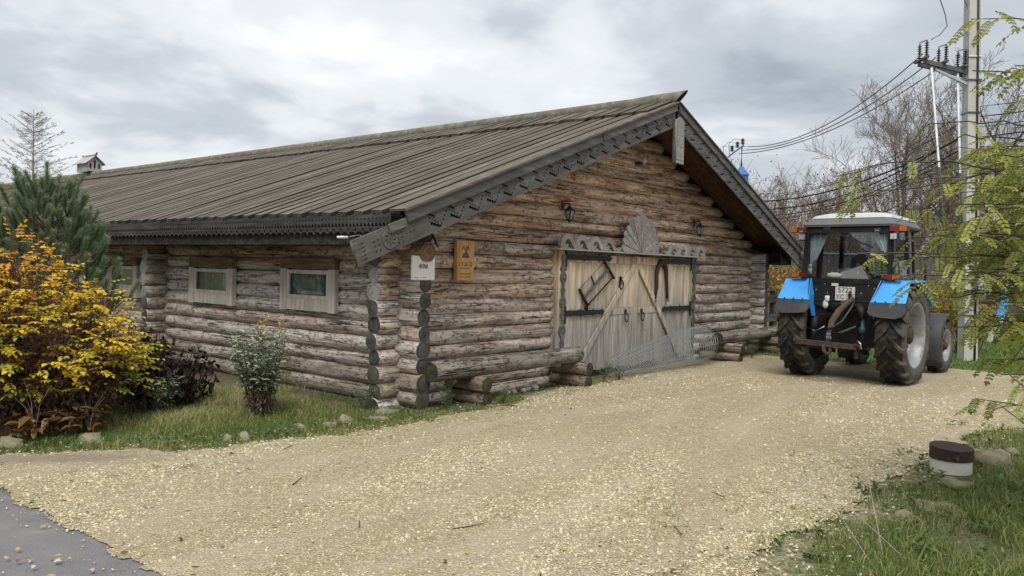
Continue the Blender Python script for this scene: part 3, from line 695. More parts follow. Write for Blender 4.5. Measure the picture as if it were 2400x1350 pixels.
# ------------------------------------------------------------------ gate in the gable
GX0, GX1, GZ = 3.07, 7.72, 2.02
for (a, b, nm) in ((GX0, GX0 + .20, 'gate_post'), (GX1 - .28, GX1, 'gate_post')):
    MB().box((a, -.185, 0), (b, .06, GZ)).build(nm, 'gate', barn)
MB().box((GX0 - .15, -.33, GZ + .002), (GX1 + .2, .0, GZ + .028)).build('gate_shelf', 'fan', barn)
MB().box((GX0 + .2, -.15, -.02), (GX1 - .28, .05, .10)).build('gate_threshold', 'carve_dark', barn)
def leaf(x0, x1, left):
    # leaf = top rail and middle rail; planks above and below the middle rail
    g = MB().box((x0, -.172, 1.845), (x1, -.135, 1.975)).box((x0, -.172, .985), (x1, -.137, 1.10)).build('gate_leaf', 'gate', barn)
    n = 12 if left else 11; hs = .135
    # hinge stile
    hx = (x0, x0 + hs) if left else (x1 - hs, x1)
    MB().box((hx[0], -.178, .10), (hx[1], -.120, 1.843), bev=.004).build('stile', 'gate', g)
    px0 = x0 + hs if left else x0; px1 = x1 if left else x1 - hs; w = (px1 - px0) / n
    for i in range(n):
        a = px0 + i * w + .003; b = px0 + (i + 1) * w - .003; dy = random.uniform(-.004, .004)
        for (za, zb) in ((1.102, 1.843), (.09 + random.uniform(-.02, .02), .983)):
            mb = MB().box((a - (a + b) / 2, -.012, za - 1), (b - (a + b) / 2, .012, zb - 1), bev=.003); p = mb.build('plank', 'gate', g); p.location = ((a + b) / 2, -.148 + dy, 1.0)
    # diagonal brace
    ba = (x0 + .32, -.19, .15) if left else (x1 - .36, -.19, .14); bb = (x1 - .04, -.19, 1.83) if left else (x0 + .03, -.19, 1.83)
    MB().bar(ba, bb, .10, .03, up=Vector((0, -1, 0))).build('brace', 'gate', g)
    # forged straps
    for z in (1.925, 1.045):
        ln = 1.32 if z > 1.5 else 1.12
        a = x0 - .03 if left else x1 + .03; sgn = 1 if left else -1; mb = MB()
        poly = []
        def P(u, v): return (a + sgn * u, z + v)
        top = [(0, .045), (ln * .36, .042), (ln * .375, .062), (ln * .39, .042), (ln * .68, .040), (ln * .695, .058), (ln * .71, .038), (ln * .92, .036), (ln * .925, .055), (ln, .0)]
        poly = [P(u, v) for u, v in top] + [P(u, -v) for u, v in reversed(top[:-1])]
        mb.prism(poly, .014, Matrix.Translation((0, -.205, 0))); mb.box((min(a, a + sgn * -.04), -.215, z - .16), (max(a, a + sgn * -.04), -.190, z + .12))
        mb.build('hinge_strap', 'iron', g)
    rx = x1 - .28 if left else x0 + .18; zr = .955
    for (xx, zz) in (((rx, zr), (x0 + 1.58, 1.52)) if left else ((rx, zr),)):
        mb = MB(); mb.tube([(xx + .055 * math.cos(t), -.215, zz - .03 + .072 * math.sin(t)) for t in np.linspace(0, 2 * math.pi, 17)], .011, 6, cap=False)
        mb.box((xx - .025, -.200, zz + .03), (xx + .025, -.186, zz + .11))
        if zz > 1.2: mb.box((xx - .03, -.200, zz - .13), (xx + .03, -.186, zz + .11))
        mb.build('ring_handle', 'iron', g)
    return g
gl = leaf(GX0 + .22, 5.345, True); gr = leaf(5.43, GX1 - .29, False)
MB().box((5.335, -.196, .06), (5.44, -.160, 1.99)).build('cover_strip', 'gate', gl)
# carved strips with rosettes on the gate posts
def strip_mesh():
    Z = [1.60, 1.40, 1.22, 1.02, .78]; R_ = [.078, .05, .078, .055, .085]; right = []
    zz = 1.95; prof = [(1.96, .03), (1.90, .05), (1.86, .03), (1.80, .045), (1.72, .085), (1.70, .03)]
    for z, r_ in zip(Z, R_):
        for a in np.linspace(1.2, -1.2, 7): prof.append((z + r_ * 1.12 * math.sin(a), max(.028, r_ * math.cos(a))))
    prof += [(.64, .03), (.58, .05), (.50, .03), (.42, .055), (.34, .03), (.28, .045), (.22, .03)]
    outer = [(w_, z) for z, w_ in prof] + [(-w_, z) for z, w_ in reversed(prof)]
    holes = []
    for z, r_ in zip(Z, R_):
        k = 8 if r_ > .06 else 3
        for j in range(k):
            a = 2 * math.pi * j / k + .2; holes.append([(r_ * q * math.cos(a + d), z + r_ * q * math.sin(a + d)) for (q, d) in ((.30, 0), (.72, -.24), (.76, .0), (.72, .24))])
    holes += [circ(0, .50 - .16 * j, .012, 6) for j in range(2)]
    me = plate(outer, holes, .022, 'carved_strip'); me.materials.append(M['carve']); return me
stm = strip_mesh()
for x in (GX0 + .115, GX1 - .10):
    o = link('carved_strip', stm, barn); o.location = (x, -.200, 0)
# carved waves on the shelf and the fan over the middle
def wave_mesh():
    out = [(-.17, 0), (-.165, .07), (-.13, .145), (-.06, .195), (.02, .205), (.09, .17), (.135, .105), (.19, .055), (.27, .045), (.37, .075), (.34, .02), (.30, .0), (.17, 0), (.12, .02), (.085, .075), (.045, .118), (-.01, .13), (-.055, .105), (-.068, .062), (-.04, .042), (-.008, .062), (.012, .048), (-.004, .015), (-.035, 0)]
    me = plate(out, [], .06, 'wave_carving'); me.materials.append(M['fan']); return me
wm = wave_mesh()
for i in range(4):
    o = link('wave_carving', wm, barn); o.location = (GX0 + .08 + i * .385, -.27, GZ + .030); o.scale = (1.12, 1, 1.12 - .03 * i)
    o = link('wave_carving', wm, barn); o.location = (GX1 - .03 - i * .37, -.27, GZ + .030); o.scale = (-1.08, 1, 1.0 - .04 * i)
FX, FZ = 5.36, GZ + .03
NP = 15
fanb = MB(); fanb.prism([(FX - .05, FZ), (FX + .05, FZ), (FX + .05, FZ + .09), (FX - .05, FZ + .09)], .03, Matrix.Translation((0, -.262, 0))); fan = fanb.build('fan_carving', 'fan', barn)
for j in range(NP):
    a = math.pi * (j + .5) / NP; hw = math.pi / NP / 2; Rr = .62 + .035 * math.sin(a) ; ri = .02
    poly = [(ri * math.cos(-hw), ri * math.sin(-hw)), (Rr * .96 * math.cos(-hw), Rr * .96 * math.sin(-hw * .98)), (Rr, -.02), (Rr, .03), (Rr * .95 * math.cos(hw), Rr * .95 * math.sin(hw * .98)), (ri * math.cos(hw), ri * math.sin(hw))]
    holes = [[(Rr * .82, 0), (Rr * .86, -.016), (Rr * .90, 0), (Rr * .86, .016)], [(Rr * .60, 0), (Rr * .63, -.010), (Rr * .70, 0), (Rr * .63, .010)]]
    me = plate(poly, holes, .03, 'fan_petal'); me.materials.append(M['fan'])
    o = link('fan_petal', me, fan); o.location = (FX, -.285 - .006 * (j % 2), FZ); o.rotation_euler = (0, -a, 0); o.rotation_euler.rotate_axis('X', .13)
# wall lanterns
def lantern():
    r = empty('wall_lantern'); mb = MB()
    mb.box((-.035, -.02, .16), (.035, .0, .30), bev=.006).build('back_plate', 'iron', r)
    MB().tube([(0, 0, .22), (0, -.07, .27), (0, -.13, .26), (0, -.14, .22)], [.014, .012, .012, .014], 8).build('arm', 'iron', r)
    mb = MB(); mb.lathe([(.012, .235), (.02, .225), (.03, .205), (.085, .165), (.092, .155), (.088, .150)], 4, Matrix.Translation((0, -.14, 0)) @ Matrix.Rotation(.785, 4, 'Z'), smooth=False).build('cap', 'iron', r)
    g = MB(); g.lathe([(.070, .150), (.040, .015)], 4, Matrix.Translation((0, -.14, 0)) @ Matrix.Rotation(.785, 4, 'Z'), smooth=False).build('lamp_glass', 'lamp_glass', r)
    mb = MB()
    for j in range(4):
        a = .785 + j * math.pi / 2; mb.bar((.072 * math.cos(a), -.14 + .072 * math.sin(a), .152), (.042 * math.cos(a), -.14 + .042 * math.sin(a), .012), .012, .012)
    mb.lathe([(.046, .018), (.046, .006), (.02, -.01), (.008, -.03), (.0, -.045)], 8, Matrix.Translation((0, -.14, 0))); mb.build('cage', 'iron', r); return r
l1 = lantern(); l1.location = (3.19, -.14, 2.47); tag(l1, 'black wall lantern above the hinge side of the gate leaf with the bow saw', 'lantern', 'gate lanterns')
l2 = copy_tree(l1); l2.location = (7.64, -.14, 2.47); tag(l2, 'black wall lantern above the hinge side of the gate leaf with the wooden yoke', 'lantern', 'gate lanterns')
pk = empty('spotlight', (5.42, -.15, 3.62), 0, 'small spotlight with pale head high on the gable logs', 'lamp')
MB().box((-.05, -.06, -.02), (.05, .04, .02)).build('bracket', 'iron', pk); MB().lathe([(.0, 0), (.03, 0), (.036, .10), (.0, .10)], 10, Matrix.Translation((.05, -.09, .0))).build('lamp_head', 'insul_white', pk)
fl = empty('floodlight', (-.80, .10, 2.035), 0, 'white floodlight tucked under the carved eave edge', 'lamp')
MB().box((-.07, -.06, -.014), (.01, .06, .014), bev=.010).build('lamp_head', 'plate_white', fl); MB().tube([(0, -.05, 0), (.05, -.12, .02), (.06, -.2, .03), (.07, -.25, .0)], .006, 6).build('cable', 'insul_white', fl)
cbl = MB().tube([(.02, -.50, 2.12), (.10, -.50, 2.03), (.18, -.42, 2.0), (.32, -.30, 2.0), (.42, -.22, 1.97)], .014, 8).build('black_cable', 'cable', None); tag(cbl, 'short bent black cable below the bargeboard beside the white sign', 'cable')
# bow saw and yoke hung on the gate
saw = empty('bow_saw', (4.0, -.20, 1.45), 0, 'old wooden bow saw hung slantwise on the gate planks', 'saw')
def G(px, pz): return Vector((px - 4.0, 0, pz - 1.45))
sA, sB, sC, sD = G(3.62, 1.42), G(3.87, 1.16), G(4.62, 1.62), G(4.34, 1.87)
MB().bar(sA, sB, .035, .03, up=Vector((0, -1, 0))).build('end_arm', 'carve_dark', saw); MB().bar(sD, sC + (sC - sD) * .1, .035, .03, up=Vector((0, -1, 0))).build('end_arm', 'carve_dark', saw)
MB().bar(sA.lerp(sB, .55), sD.lerp(sC, .45), .045, .025, up=Vector((0, -1, 0))).build('stretcher', 'carve', saw)
MB().tube([sA, sD], .006, 6).build('cord', 'carve_dark', saw); MB().bar(sB, sC, .028, .008, up=Vector((0, -1, 0))).build('blade', 'rust', saw)
MB().bar(sA.lerp(sD, .46), (sA.lerp(sB, .55)).lerp(sD.lerp(sC, .45), .42), .02, .018, up=Vector((0, -1, 0))).build('toggle', 'carve_dark', saw)
MB().tube([sB + Vector((-.01, -.03, .03)), sB + Vector((-.03, 0, -.03)), sB + Vector((-.02, .0, -.08))], [.03, .035, .02], 8).build('handle', 'carve_dark', saw)
yoke = empty('horse_yoke', (6.3, -.205, 1.3), 0, 'bent wooden horse yoke arch hung on the gate planks', 'yoke')
pts = [(-.24, 0, -.06), (-.20, 0, .12)] + [(-.02 + .19 * math.cos(rad(a)), 0, .34 + .25 * math.sin(rad(a))) for a in np.linspace(180, 0, 13)] + [(.20, 0, .12), (.23, 0, -.08)]
MB().tube(pts, [.026, .032] + [.034 + .012 * math.sin(math.pi * i / 12) for i in range(13)] + [.032, .026], 8).build('arch', 'stump_dark', yoke)
for sx_ in (-.24, .23): MB().tube([(sx_, 0, -.12), (sx_, 0, -.07)], .032, 8).build('tip', 'carve_back', yoke)
# signs
sw = empty('white_sign', (-.05, -.445, 1.70), 0, 'square white sign with dark lettering on the barn corner log ends', 'sign')
MB().box((-.19, -.01, -.145), (.19, .01, .145), bev=.003).build('panel', 'sign_white', sw)
o = link('lettering', text_mesh('ФЕРМА', .075, .002, .55), sw, 'ink'); o.location = (0, -.0125, .015)
mb = MB()
for (x, ww) in ((-.16, .008), (-.145, .05), (-.03, .008), (-.015, .055)): mb.box((x, -.0125, -.118), (x + ww, -.011, -.113))
mb.build('small_print', 'ink', sw)
MB().box((-.06, -.0135, .125), (-.053, -.011, .134)).box((.07, -.0135, .125), (.077, -.011, .134)).box((-.10, -.0135, -.138), (-.093, -.011, -.130)).box((.115, -.0135, -.138), (.122, -.011, -.130)).build('screw', 'ink', sw)
so = empty('wooden_sign', (.98, -.165, 1.81), 0, 'tall orange wooden sign board with burnt emblem and opening hours', 'sign')
MB().box((-.165, -.02, -.26), (.165, .035, .26), bev=.004).build('panel', 'sign_wood', so)
mb = MB()
def poly(pts): mb.prism(pts, .002, Matrix.Translation((0, -.0225, 0)))
poly([(-.07, .035), (.07, .035), (.07, .065), (-.07, .065)]); poly([(-.055, .068), (.06, .068), (.045, .10), (-.05, .10)]); poly([(-.012, .10), (.02, .10), (.012, .19), (-.004, .19)])
for cx_ in (-.045, .045): poly([(cx_ - .028, .14), (cx_ + .002, .205), (cx_ + .030, .135), (cx_ + .018, .13), (cx_ + .002, .172), (cx_ - .018, .135)])
mb.build('emblem', 'burn', so)
o = link('lettering', text_mesh('с 8 до 22', .085, .002, .74), so, 'burn'); o.location = (0, -.0215, -.045)
mb = MB()
for (z, xs) in ((-.105, ((-.10, -.06), (-.05, .0), (.015, .085))), (-.175, ((-.11, -.05), (-.04, -.015), (.0, .10))), (-.215, ((-.10, -.055), (-.045, .0), (.01, .095)))):
    for a, b in xs: mb.box((a, -.0225, z - .010), (b, -.0205, z + .010))
mb.build('worn_lettering', 'burn_soft', so)
# roof turret
tu = empty('roof_turret', (CX, 22.05, 4.73), 0, 'small pale wooden turret like a birdhouse on the barn ridge', 'turret')
for (nm, w_, ax) in (('wall', .62, 0), ('wall', .62, 1)):
    pass
outer = [(-.42, .03), (-.42, .52), (0, .86), (.42, .52), (.42, .03)]
holes = []
for x, h0, h1 in ((-.26, .16, .42), (0, .16, .62), (.26, .16, .42)): holes.append([(x - .06, h0 + .06), (x, h0), (x + .06, h0 + .06), (x + .06, h1), (x, h1 + .09), (x - .06, h1)])
me = plate(outer, holes, .03, 'wall')
for yy in (-.78, .78): o = link('wall', me.copy(), tu, 'turret'); o.location = (0, yy, 0)
for xx in (-.41, .41):
    oo = [(-.78, .52), (.78, .52), (.78, .03)] + [(.78 - (i + 1) * .13, .03 if i % 2 else -.03) for i in range(11)] + [(-.78, .03)]
    me2 = plate(oo, [circ(-.35, .25, .05, 4), circ(.35, .25, .05, 4)], .03, 'wall'); o = link('wall', me2, tu, 'turret'); o.location = (xx, 0, 0); o.rotation_euler = (0, 0, math.pi / 2)
for sgn in (-1, 1):
    vs = [Vector((sgn * x, y, z)) for y in (-.95, .95) for (x, z) in ((0, .90), (.60, .43), (.60, .46), (0, .935))]
    MB().add(vs, [(0, 1, 2, 3), (7, 6, 5, 4), (0, 4, 5, 1), (1, 5, 6, 2), (2, 6, 7, 3), (3, 7, 4, 0)]).build('roof_slope', 'turret_roof', tu)
MB().tube([(0, -1.12, 1.10), (0, -1.0, .98), (0, -.7, .955), (0, .7, .955), (0, 1.0, 1.0)], [.03, .07, .06, .06, .05], 8).build('ridge_beam', 'turret_roof', tu)

tu.scale = (.56, .56, .62)
# ------------------------------------------------------------------ log benches
def bench(x0, x1, zc, y, label, sx, ye):
    b = empty('log_bench', ((x0 + x1) / 2, y, 0), 0, label, 'bench')
    def L(p0, p1, r0, r1, **kw):
        o = log(b, Vector(p0) - b.location, Vector(p1) - b.location, r0, r1, **kw); return o
    L((x0, y, zc), (x1, y, zc), .128, .118, warm=.25, tone=.52, moss=.0, e0='log_end_dark', name='seat_log').__setitem__('moss', .55)
    for i, x in enumerate(sx):
        for (z, rad_) in ((.065, .10), (.25, .098)):
            L((x + random.uniform(-.03, .03), ye + random.uniform(-.04, .03), z), (x, -.16, z), rad_, rad_, warm=.6, tone=.5, moss=.4, e0='log_end_dark', name='support_log')
    return b
M['log_end_dark'] = wood_end('log_end_dark', (.035, .03, .024), (.06, .052, .04), (.03, .026, .02))
bench(.02, 3.12, .455, -.55, 'grey log bench on short log supports beside the white sign corner of the barn', (.78, 3.05), -.80)
bench(7.85, 11.0, .44, -.62, 'grey log bench on short log supports behind the tractor wheel', (8.12, 10.55), -1.0)

# ------------------------------------------------------------------ roll of wire mesh
wr = MB(); NR = 40; n = 26
def wp(u, t):
    # u 0..1 along the roll (x), t angle; the sheet spirals and flattens towards the corner bench end
    R_ = .37 * (1 - .62 * (1 - u) ** 1.3); turn = t / (2 * math.pi)
    r_ = R_ * (1 - .13 * turn) + .012 * math.sin(9 * u + 3 * t)
    x = 4.0 + 3.2 * u + .10 * math.sin(t * 1.0) * (1 - u) ; yc = -.57 - .04 * (1 - u); zc = R_ + .02 + .02 * math.sin(5 * u)
    return Vector((x, yc - r_ * math.cos(t) * .95, max(.012, zc - r_ * math.sin(t) * 1.02)))
for i in range(NR):
    u = i / (NR - 1); wr.tube([wp(u, t) for t in np.linspace(-.6, 3.1 * math.pi + .8 * math.sin(u * 3), 2 * n)], .0042, 3, cap=False)
for j in range(20):
    t = -.6 + (3.1 * math.pi) * j / 20; wr.tube([wp(u, t) for u in np.linspace(0, 1, 30)], .0024, 3, cap=False)
roll = wr.build('wire_mesh_roll', 'wire_zinc', None, fix=False); tag(roll, 'loose roll of grey wire mesh lying in front of the gate', 'wire mesh')

# ================================================================== GROUND
def fbm(x, y, sc, seed=0.0, oct_=3):
    """cheap value-noise fbm on numpy arrays"""
    out = np.zeros_like(x, dtype=float); amp = .5; f = sc
    for o_ in range(oct_):
        X = x * f + seed * 17.3 + o_ * 5.7; Y = y * f - seed * 9.1 + o_ * 3.3
        xi = np.floor(X); yi = np.floor(Y); u = X - xi; v = Y - yi; u = u * u * (3 - 2 * u); v = v * v * (3 - 2 * v)
        h = lambda a, b: np.modf(np.abs(np.sin(a * 127.1 + b * 311.7 + seed * 7.7) * 43758.5453))[0]
        out += amp * (h(xi, yi) * (1 - u) * (1 - v) + h(xi + 1, yi) * u * (1 - v) + h(xi, yi + 1) * (1 - u) * v + h(xi + 1, yi + 1) * u * v); amp *= .5; f *= 2.1
    return out
TX = [-6, -4.6, -4.18, -3.6, -3.15, -2.04, -1.04, .42, 1.71, 3, 6, 8, 10.2, 13]; TY = [.9, .75, .50, .0, -.35, -.74, -.88, -1.02, -.72, -.62, -.5, -.75, -.9, -1.0]
BX = [-8, -3, -2.2, -1.2, .7, 2.0, 3.6, 5.8, 8.0, 9.7, 13]; BY = [-5.75, -5.6, -5.55, -5.5, -5.55, -5.75, -5.85, -6.3, -6.6, -6.5, -6]
def ytop(x): return np.interp(x, TX, TY)
def ybot(x): return np.interp(x, BX, BY)
def gmask(x, y):
    """> 0 on the gravel; the value is roughly the distance to its ragged edge"""
    nz = (fbm(x, y, 1.3, 2) - .44) * .55 + (fbm(x, y, 6, 5) - .44) * .30
    m = np.minimum(ytop(x) - y, y - ybot(x)); m = np.minimum(m, 10.1 + .5 * np.sin(y) - x); m = m + nz
    return np.minimum(m, x + 4.58 + nz * .35)
def gz(x, y): return (fbm(x, y, .5, 9, 2) - .37) * .06
def sheet(name, x0, x1, y0, y1, c, keep, zf, attrs, mat, label=None):
    xs = np.arange(x0, x1 + c / 2, c); ys = np.arange(y0, y1 + c / 2, c); nx, ny = len(xs), len(ys)
    X, Y = np.meshgrid(xs, ys, indexing='ij'); X = X + RNG.uniform(-.3, .3, X.shape) * c; Y = Y + RNG.uniform(-.3, .3, Y.shape) * c
    V = np.stack([X, Y, zf(X, Y)], -1).reshape(-1, 3)
    I = (np.arange(nx - 1)[:, None] * ny + np.arange(ny - 1)[None, :]); F = np.stack([I, I + ny, I + ny + 1, I + 1], -1).reshape(-1, 4)
    if keep is not None:
        k = keep(X, Y).reshape(-1) > 0; F = F[k[F].all(1)]
        used = np.unique(F); mp = np.full(len(V), -1); mp[used] = np.arange(len(used)); V = V[used]; F = mp[F]
    A = {n: f(V[:, 0], V[:, 1]) for n, f in attrs.items()}
    o = link(name, npmesh(name, V, F, True, A), None, mat); o['kind'] = 'structure'; return o
def soil_mat():
    m, t, b = mk('soil_and_turf', rough=.95, spec=.15); p = t.pos()
    n1 = t.noise(p, 2.2, 6, .65); n2 = t.noise(p, 26, 5, .65); n3 = t.noise(p, .35, 3, .5)
    soil = t.ramp(n2, [(.3, (.055, .042, .030)), (.5, (.11, .088, .062)), (.7, (.20, .165, .12))])
    turf = t.ramp(n2, [(.3, (.035, .06, .014)), (.5, (.075, .115, .028)), (.72, (.145, .17, .055))])
    g = t.attr('turf', 'GEOMETRY'); f = t.math('ADD', g, t.math('MULTIPLY_ADD', n1, 1.6, -.8), clamp=True)
    eg = t.attr('edge', 'GEOMETRY'); ef = t.math('ADD', t.math('MULTIPLY', eg, 1.1), t.math('MULTIPLY_ADD', t.noise(p, 16, 5, .7), 2.4, -1.75), clamp=True)
    grav = t.ramp(t.noise(p, 70, 3, .6), [(.3, (.20, .165, .105)), (.5, (.40, .345, .23)), (.7, (.56, .50, .36))])
    t.L.new(t.mix(ef, t.mix(f, soil, turf), grav), b.inputs['Base Color']); t.L.new(t.bump(n2, .8, .03), b.inputs['Normal']); return m
def gravel_mat():
    m, t, b = mk('gravel', rough=.95, spec=.12); p = t.pos()
    v1 = t.n('ShaderNodeTexVoronoi'); v1.inputs['Scale'].default_value = 50; t.set(v1.inputs['Vector'], p)
    v2 = t.n('ShaderNodeTexVoronoi'); v2.inputs['Scale'].default_value = 95; t.set(v2.inputs['Vector'], p)
    rc = t.sep(v1.outputs['Color'])[0]; rc2 = t.sep(v2.outputs['Color'])[1]
    c1 = t.ramp(rc, [(.0, (.29, .24, .145)), (.15, (.47, .40, .245)), (.55, (.58, .50, .315)), (.9, (.66, .585, .395)), (1, (.70, .65, .53))])
    c2 = t.ramp(rc2, [(.0, (.25, .205, .13)), (.3, (.44, .37, .235)), (.8, (.57, .495, .325)), (1, (.63, .575, .44))])
    big = t.noise(p, 1.1, 4, .6); trk = t.ramp(t.noise(t.scale(p, (.35, 1.6, 1)), 1.3, 4, .55), [(.46, 0.0), (.60, 1.0)])
    c = t.mix(t.ramp(t.noise(p, 9, 3, .6), [(.4, 0.0), (.6, 1.0)]), c1, c2)
    gap = t.ramp(v1.outputs['Distance'], [(.28, 0.0), (.60, 1.0)]); c = t.mix(t.math('MULTIPLY', gap, .7), c, (.17, .135, .08))
    c = t.mix(t.ramp(t.noise(p, 30, 4, .7), [(.30, .55), (.50, 0.0)]), c, (.26, .21, .13))
    c = t.mix(t.ramp(big, [(.35, .22), (.65, 0.0)]), c, (.33, .275, .175))
    c = t.mix(t.ramp(t.noise(p, 11, 5, .75), [(.36, .5), (.48, 0.0)]), c, (.22, .175, .105)); c = t.mix(t.ramp(t.noise(p, 17, 5, .75), [(.55, 0.0), (.68, .6)]), c, (.66, .59, .43))
    c = t.mix(t.math('MULTIPLY', trk, .38), c, t.ramp(t.noise(p, 60, 4, .65), [(.3, (.34, .285, .215)), (.7, (.53, .46, .35))]))
    dirt = t.attr('dirt', 'GEOMETRY'); nd_ = t.noise(p, 7, 5, .65)
    df = t.math('MULTIPLY_ADD', nd_, 1.5, t.math('MULTIPLY_ADD', dirt, 1.75, -1.42), clamp=True)
    c = t.mix(t.math('MULTIPLY', df, .8), c, t.ramp(t.noise(p, 40, 4, .6), [(.3, (.13, .105, .082)), (.7, (.24, .20, .165))]))
    moss = t.attr('moss', 'GEOMETRY'); mf = t.math('MULTIPLY_ADD', t.noise(p, 14, 5, .7), 2.2, t.math('MULTIPLY_ADD', moss, 1.4, -1.9), clamp=True)
    c = t.mix(t.math('MULTIPLY', mf, .75), c, (.19, .20, .045))
    t.L.new(c, b.inputs['Base Color'])
    h = t.math('SUBTRACT', t.math('MULTIPLY', t.math('MULTIPLY_ADD', rc, .5, .5), t.ramp(v1.outputs['Distance'], [(.0, 1.0), (.65, 0.0)])), t.math('MULTIPLY', v2.outputs['Distance'], .35))
    h = t.math('MULTIPLY', h, t.math('MULTIPLY_ADD', df, -.75, 1.0))
    t.L.new(t.bump(h, .9, .016), b.inputs['Normal']); return m
def asphalt_mat():
    m, t, b = mk('asphalt', rough=.9, spec=.25); p = t.pos(); n1 = t.noise(p, 120, 4, .7); n2 = t.noise(p, 3, 5, .6)
    c = t.ramp(n1, [(.3, (.085, .083, .086)), (.55, (.16, .156, .16)), (.75, (.27, .262, .258))])
    sx_ = t.sep(p)[0]; sf = t.math('ADD', t.math('MULTIPLY_ADD', sx_, 2.6, 12.1), t.math('MULTIPLY_ADD', n2, 2.4, -1.4), clamp=True)
    c = t.mix(t.ramp(n2, [(.4, 0.0), (.7, .45)]), c, (.24, .225, .21)); c = t.mix(t.math('MULTIPLY', sf, .75), c, t.ramp(n1, [(.3, (.24, .205, .15)), (.7, (.44, .38, .27))])); t.L.new(c, b.inputs['Base Color']); t.L.new(t.bump(n1, .5, .006), b.inputs['Normal']); return m
M['soil'] = soil_mat(); M['gravel'] = gravel_mat(); M['asphalt'] = asphalt_mat()
def turf_f(x, y):
    return np.clip(.55 + (x > 10) * .5 + (y > ytop(x)) * (x < 0) * .05 - (np.abs(x) < .9) * (y > -.4) * .9 - 3.0 * (x > -.2) * (x < 11) * (y > -.2) - 1.2 * (x > 28), 0, 1)
# one ground sheet to the horizon, fine near the yard
gx = np.concatenate([[-600, -200, -80, -40, -24, -16], np.arange(-12, 26, .25), [30, 40, 60, 100, 250, 600]]); gy = np.concatenate([[-600, -200, -80, -40, -24], np.arange(-14, 14, .25), [18, 26, 40, 70, 140, 300, 700]])
GXX, GYY = np.meshgrid(gx, gy, indexing='ij'); nyy = len(gy)
gzv = -.013 + gz(GXX, GYY) + np.clip((GXX - 48) / 60, 0, 1) ** 1.4 * 6.0
V = np.stack([GXX, GYY, gzv], -1).reshape(-1, 3); I = np.arange(len(gx) - 1)[:, None] * nyy + np.arange(nyy - 1)[None, :]
o = link('ground', npmesh('ground', V, np.stack([I, I + nyy, I + nyy + 1, I + 1], -1).reshape(-1, 4), True, {'turf': turf_f(V[:, 0], V[:, 1]), 'edge': np.clip(1 + gmask(V[:, 0], V[:, 1]) / .55, 0, 1)}), None, 'soil'); o['kind'] = 'structure'
def dirt_f(x, y):
    d0 = np.exp(-(((x + 3.95) / .85) ** 2 + ((y - (ytop(x) - .33)) / .34) ** 2)); d = np.zeros_like(x)
    for (cx_, cy_, r_) in ((-3.05, -3.35, .45), (-3.6, -2.4, .35), (-2.35, -3.0, .40), (-2.2, -1.8, .5), (-.6, -3.4, .6), (1.4, -2.4, .7), (-3.9, -1.4, .4), (6.6, -4.6, .8), (7.6, -3.3, 1.0), (8.6, -5.0, .7)): d = np.maximum(d, .85 * np.exp(-((x - cx_) ** 2 + ((y - cy_) * 1.6) ** 2) / r_ ** 2))
    return np.clip(np.maximum(d * .62, d0 * 1.1), 0, 1)
def moss_f(x, y): return np.clip(.75 - gmask(x, y) / .9, 0, 1) * (x < 9) * ((y < -4) | (y > -1.6)) + .45 * np.exp(-((x + 1.2) ** 2 + (y + 4.9) ** 2) / 1.2)
sheet('asphalt_road', -9.5, -4.35, -18, 9, .25, None, lambda x, y: gz(x, y) - .007, {}, 'asphalt')
sheet('gravel_yard', -5.0, 10.8, -6.9, 1.1, .045, gmask, lambda x, y: gz(x, y) + .004 * np.clip(gmask(x, y) / .2, -1, 1) + (fbm(x, y, 2.2, 4) - .44) * .018 * np.clip(gmask(x, y) / .5, 0, 1), {'dirt': dirt_f, 'moss': moss_f}, 'gravel')

# loose stones lying on the yard
def cam_points(n, r0, r1, ang=41.0, pw=1.0):
    r = r0 * (r1 / r0) ** (RNG.random(n) ** pw); a = np.radians(RNG.uniform(-ang, ang, n)) + math.atan2(.63248, .77418)
    return CAMP.x + r * np.cos(a), CAMP.y + r * np.sin(a), r
def pebbles(name, x, y, s, zoff=0.0):
    n = len(x); base = np.array([(-1, -1, -.6), (1, -1, -.6), (1, 1, -.6), (-1, 1, -.6), (-.72, -.72, .6), (.72, -.72, .6), (.72, .72, .6), (-.72, .72, .6)])
    V = base[None] * (1 + RNG.uniform(-.38, .38, (n, 8, 3))); V = V * s[:, None, None] * np.stack([RNG.uniform(.7, 1.35, n), RNG.uniform(.6, 1.0, n), RNG.uniform(.35, .75, n)], -1)[:, None, :]
    a = RNG.uniform(0, 6.28, n); c, q = np.cos(a)[:, None], np.sin(a)[:, None]; tl = RNG.uniform(-.35, .35, (n, 2))
    X = V[:, :, 0] * c - V[:, :, 1] * q; Y = V[:, :, 0] * q + V[:, :, 1] * c; Z = V[:, :, 2] + X * tl[:, :1] + Y * tl[:, 1:]
    W = np.stack([X + x[:, None], Y + y[:, None], Z + (gz(x, y) + .006 + s * .12 + zoff)[:, None]], -1).reshape(-1, 3)
    Fb = np.array([(4, 5, 6, 7), (0, 1, 5, 4), (1, 2, 6, 5), (2, 3, 7, 6), (3, 0, 4, 7)]); F = (np.arange(n)[:, None, None] * 8 + Fb[None]).reshape(-1, 4)
    return npmesh(name, W, F, False, {'rnd': np.repeat(RNG.random(n), 8)})
x, y, r = cam_points(205000, 2.4, 17.0, 37); m_ = gmask(x, y); dens = np.clip((fbm(x * .45 + y * .25, y * 1.5 - x * .4, .9, 21) - .30) / .22, .12, 1) * np.clip((17 - r) / 7, 0, 1); k = (m_ > .02) & (RNG.random(len(x)) < dens) & (RNG.random(len(x)) > 1.15 * dirt_f(x, y))
x, y, r = x[k], y[k], r[k]; s_ = (.0028 + .0064 * RNG.random(len(x)) ** 2.0) * (1 + .45 * (RNG.random(len(x)) > .992)) * np.clip(.75 + r * .06, .8, 1.5)
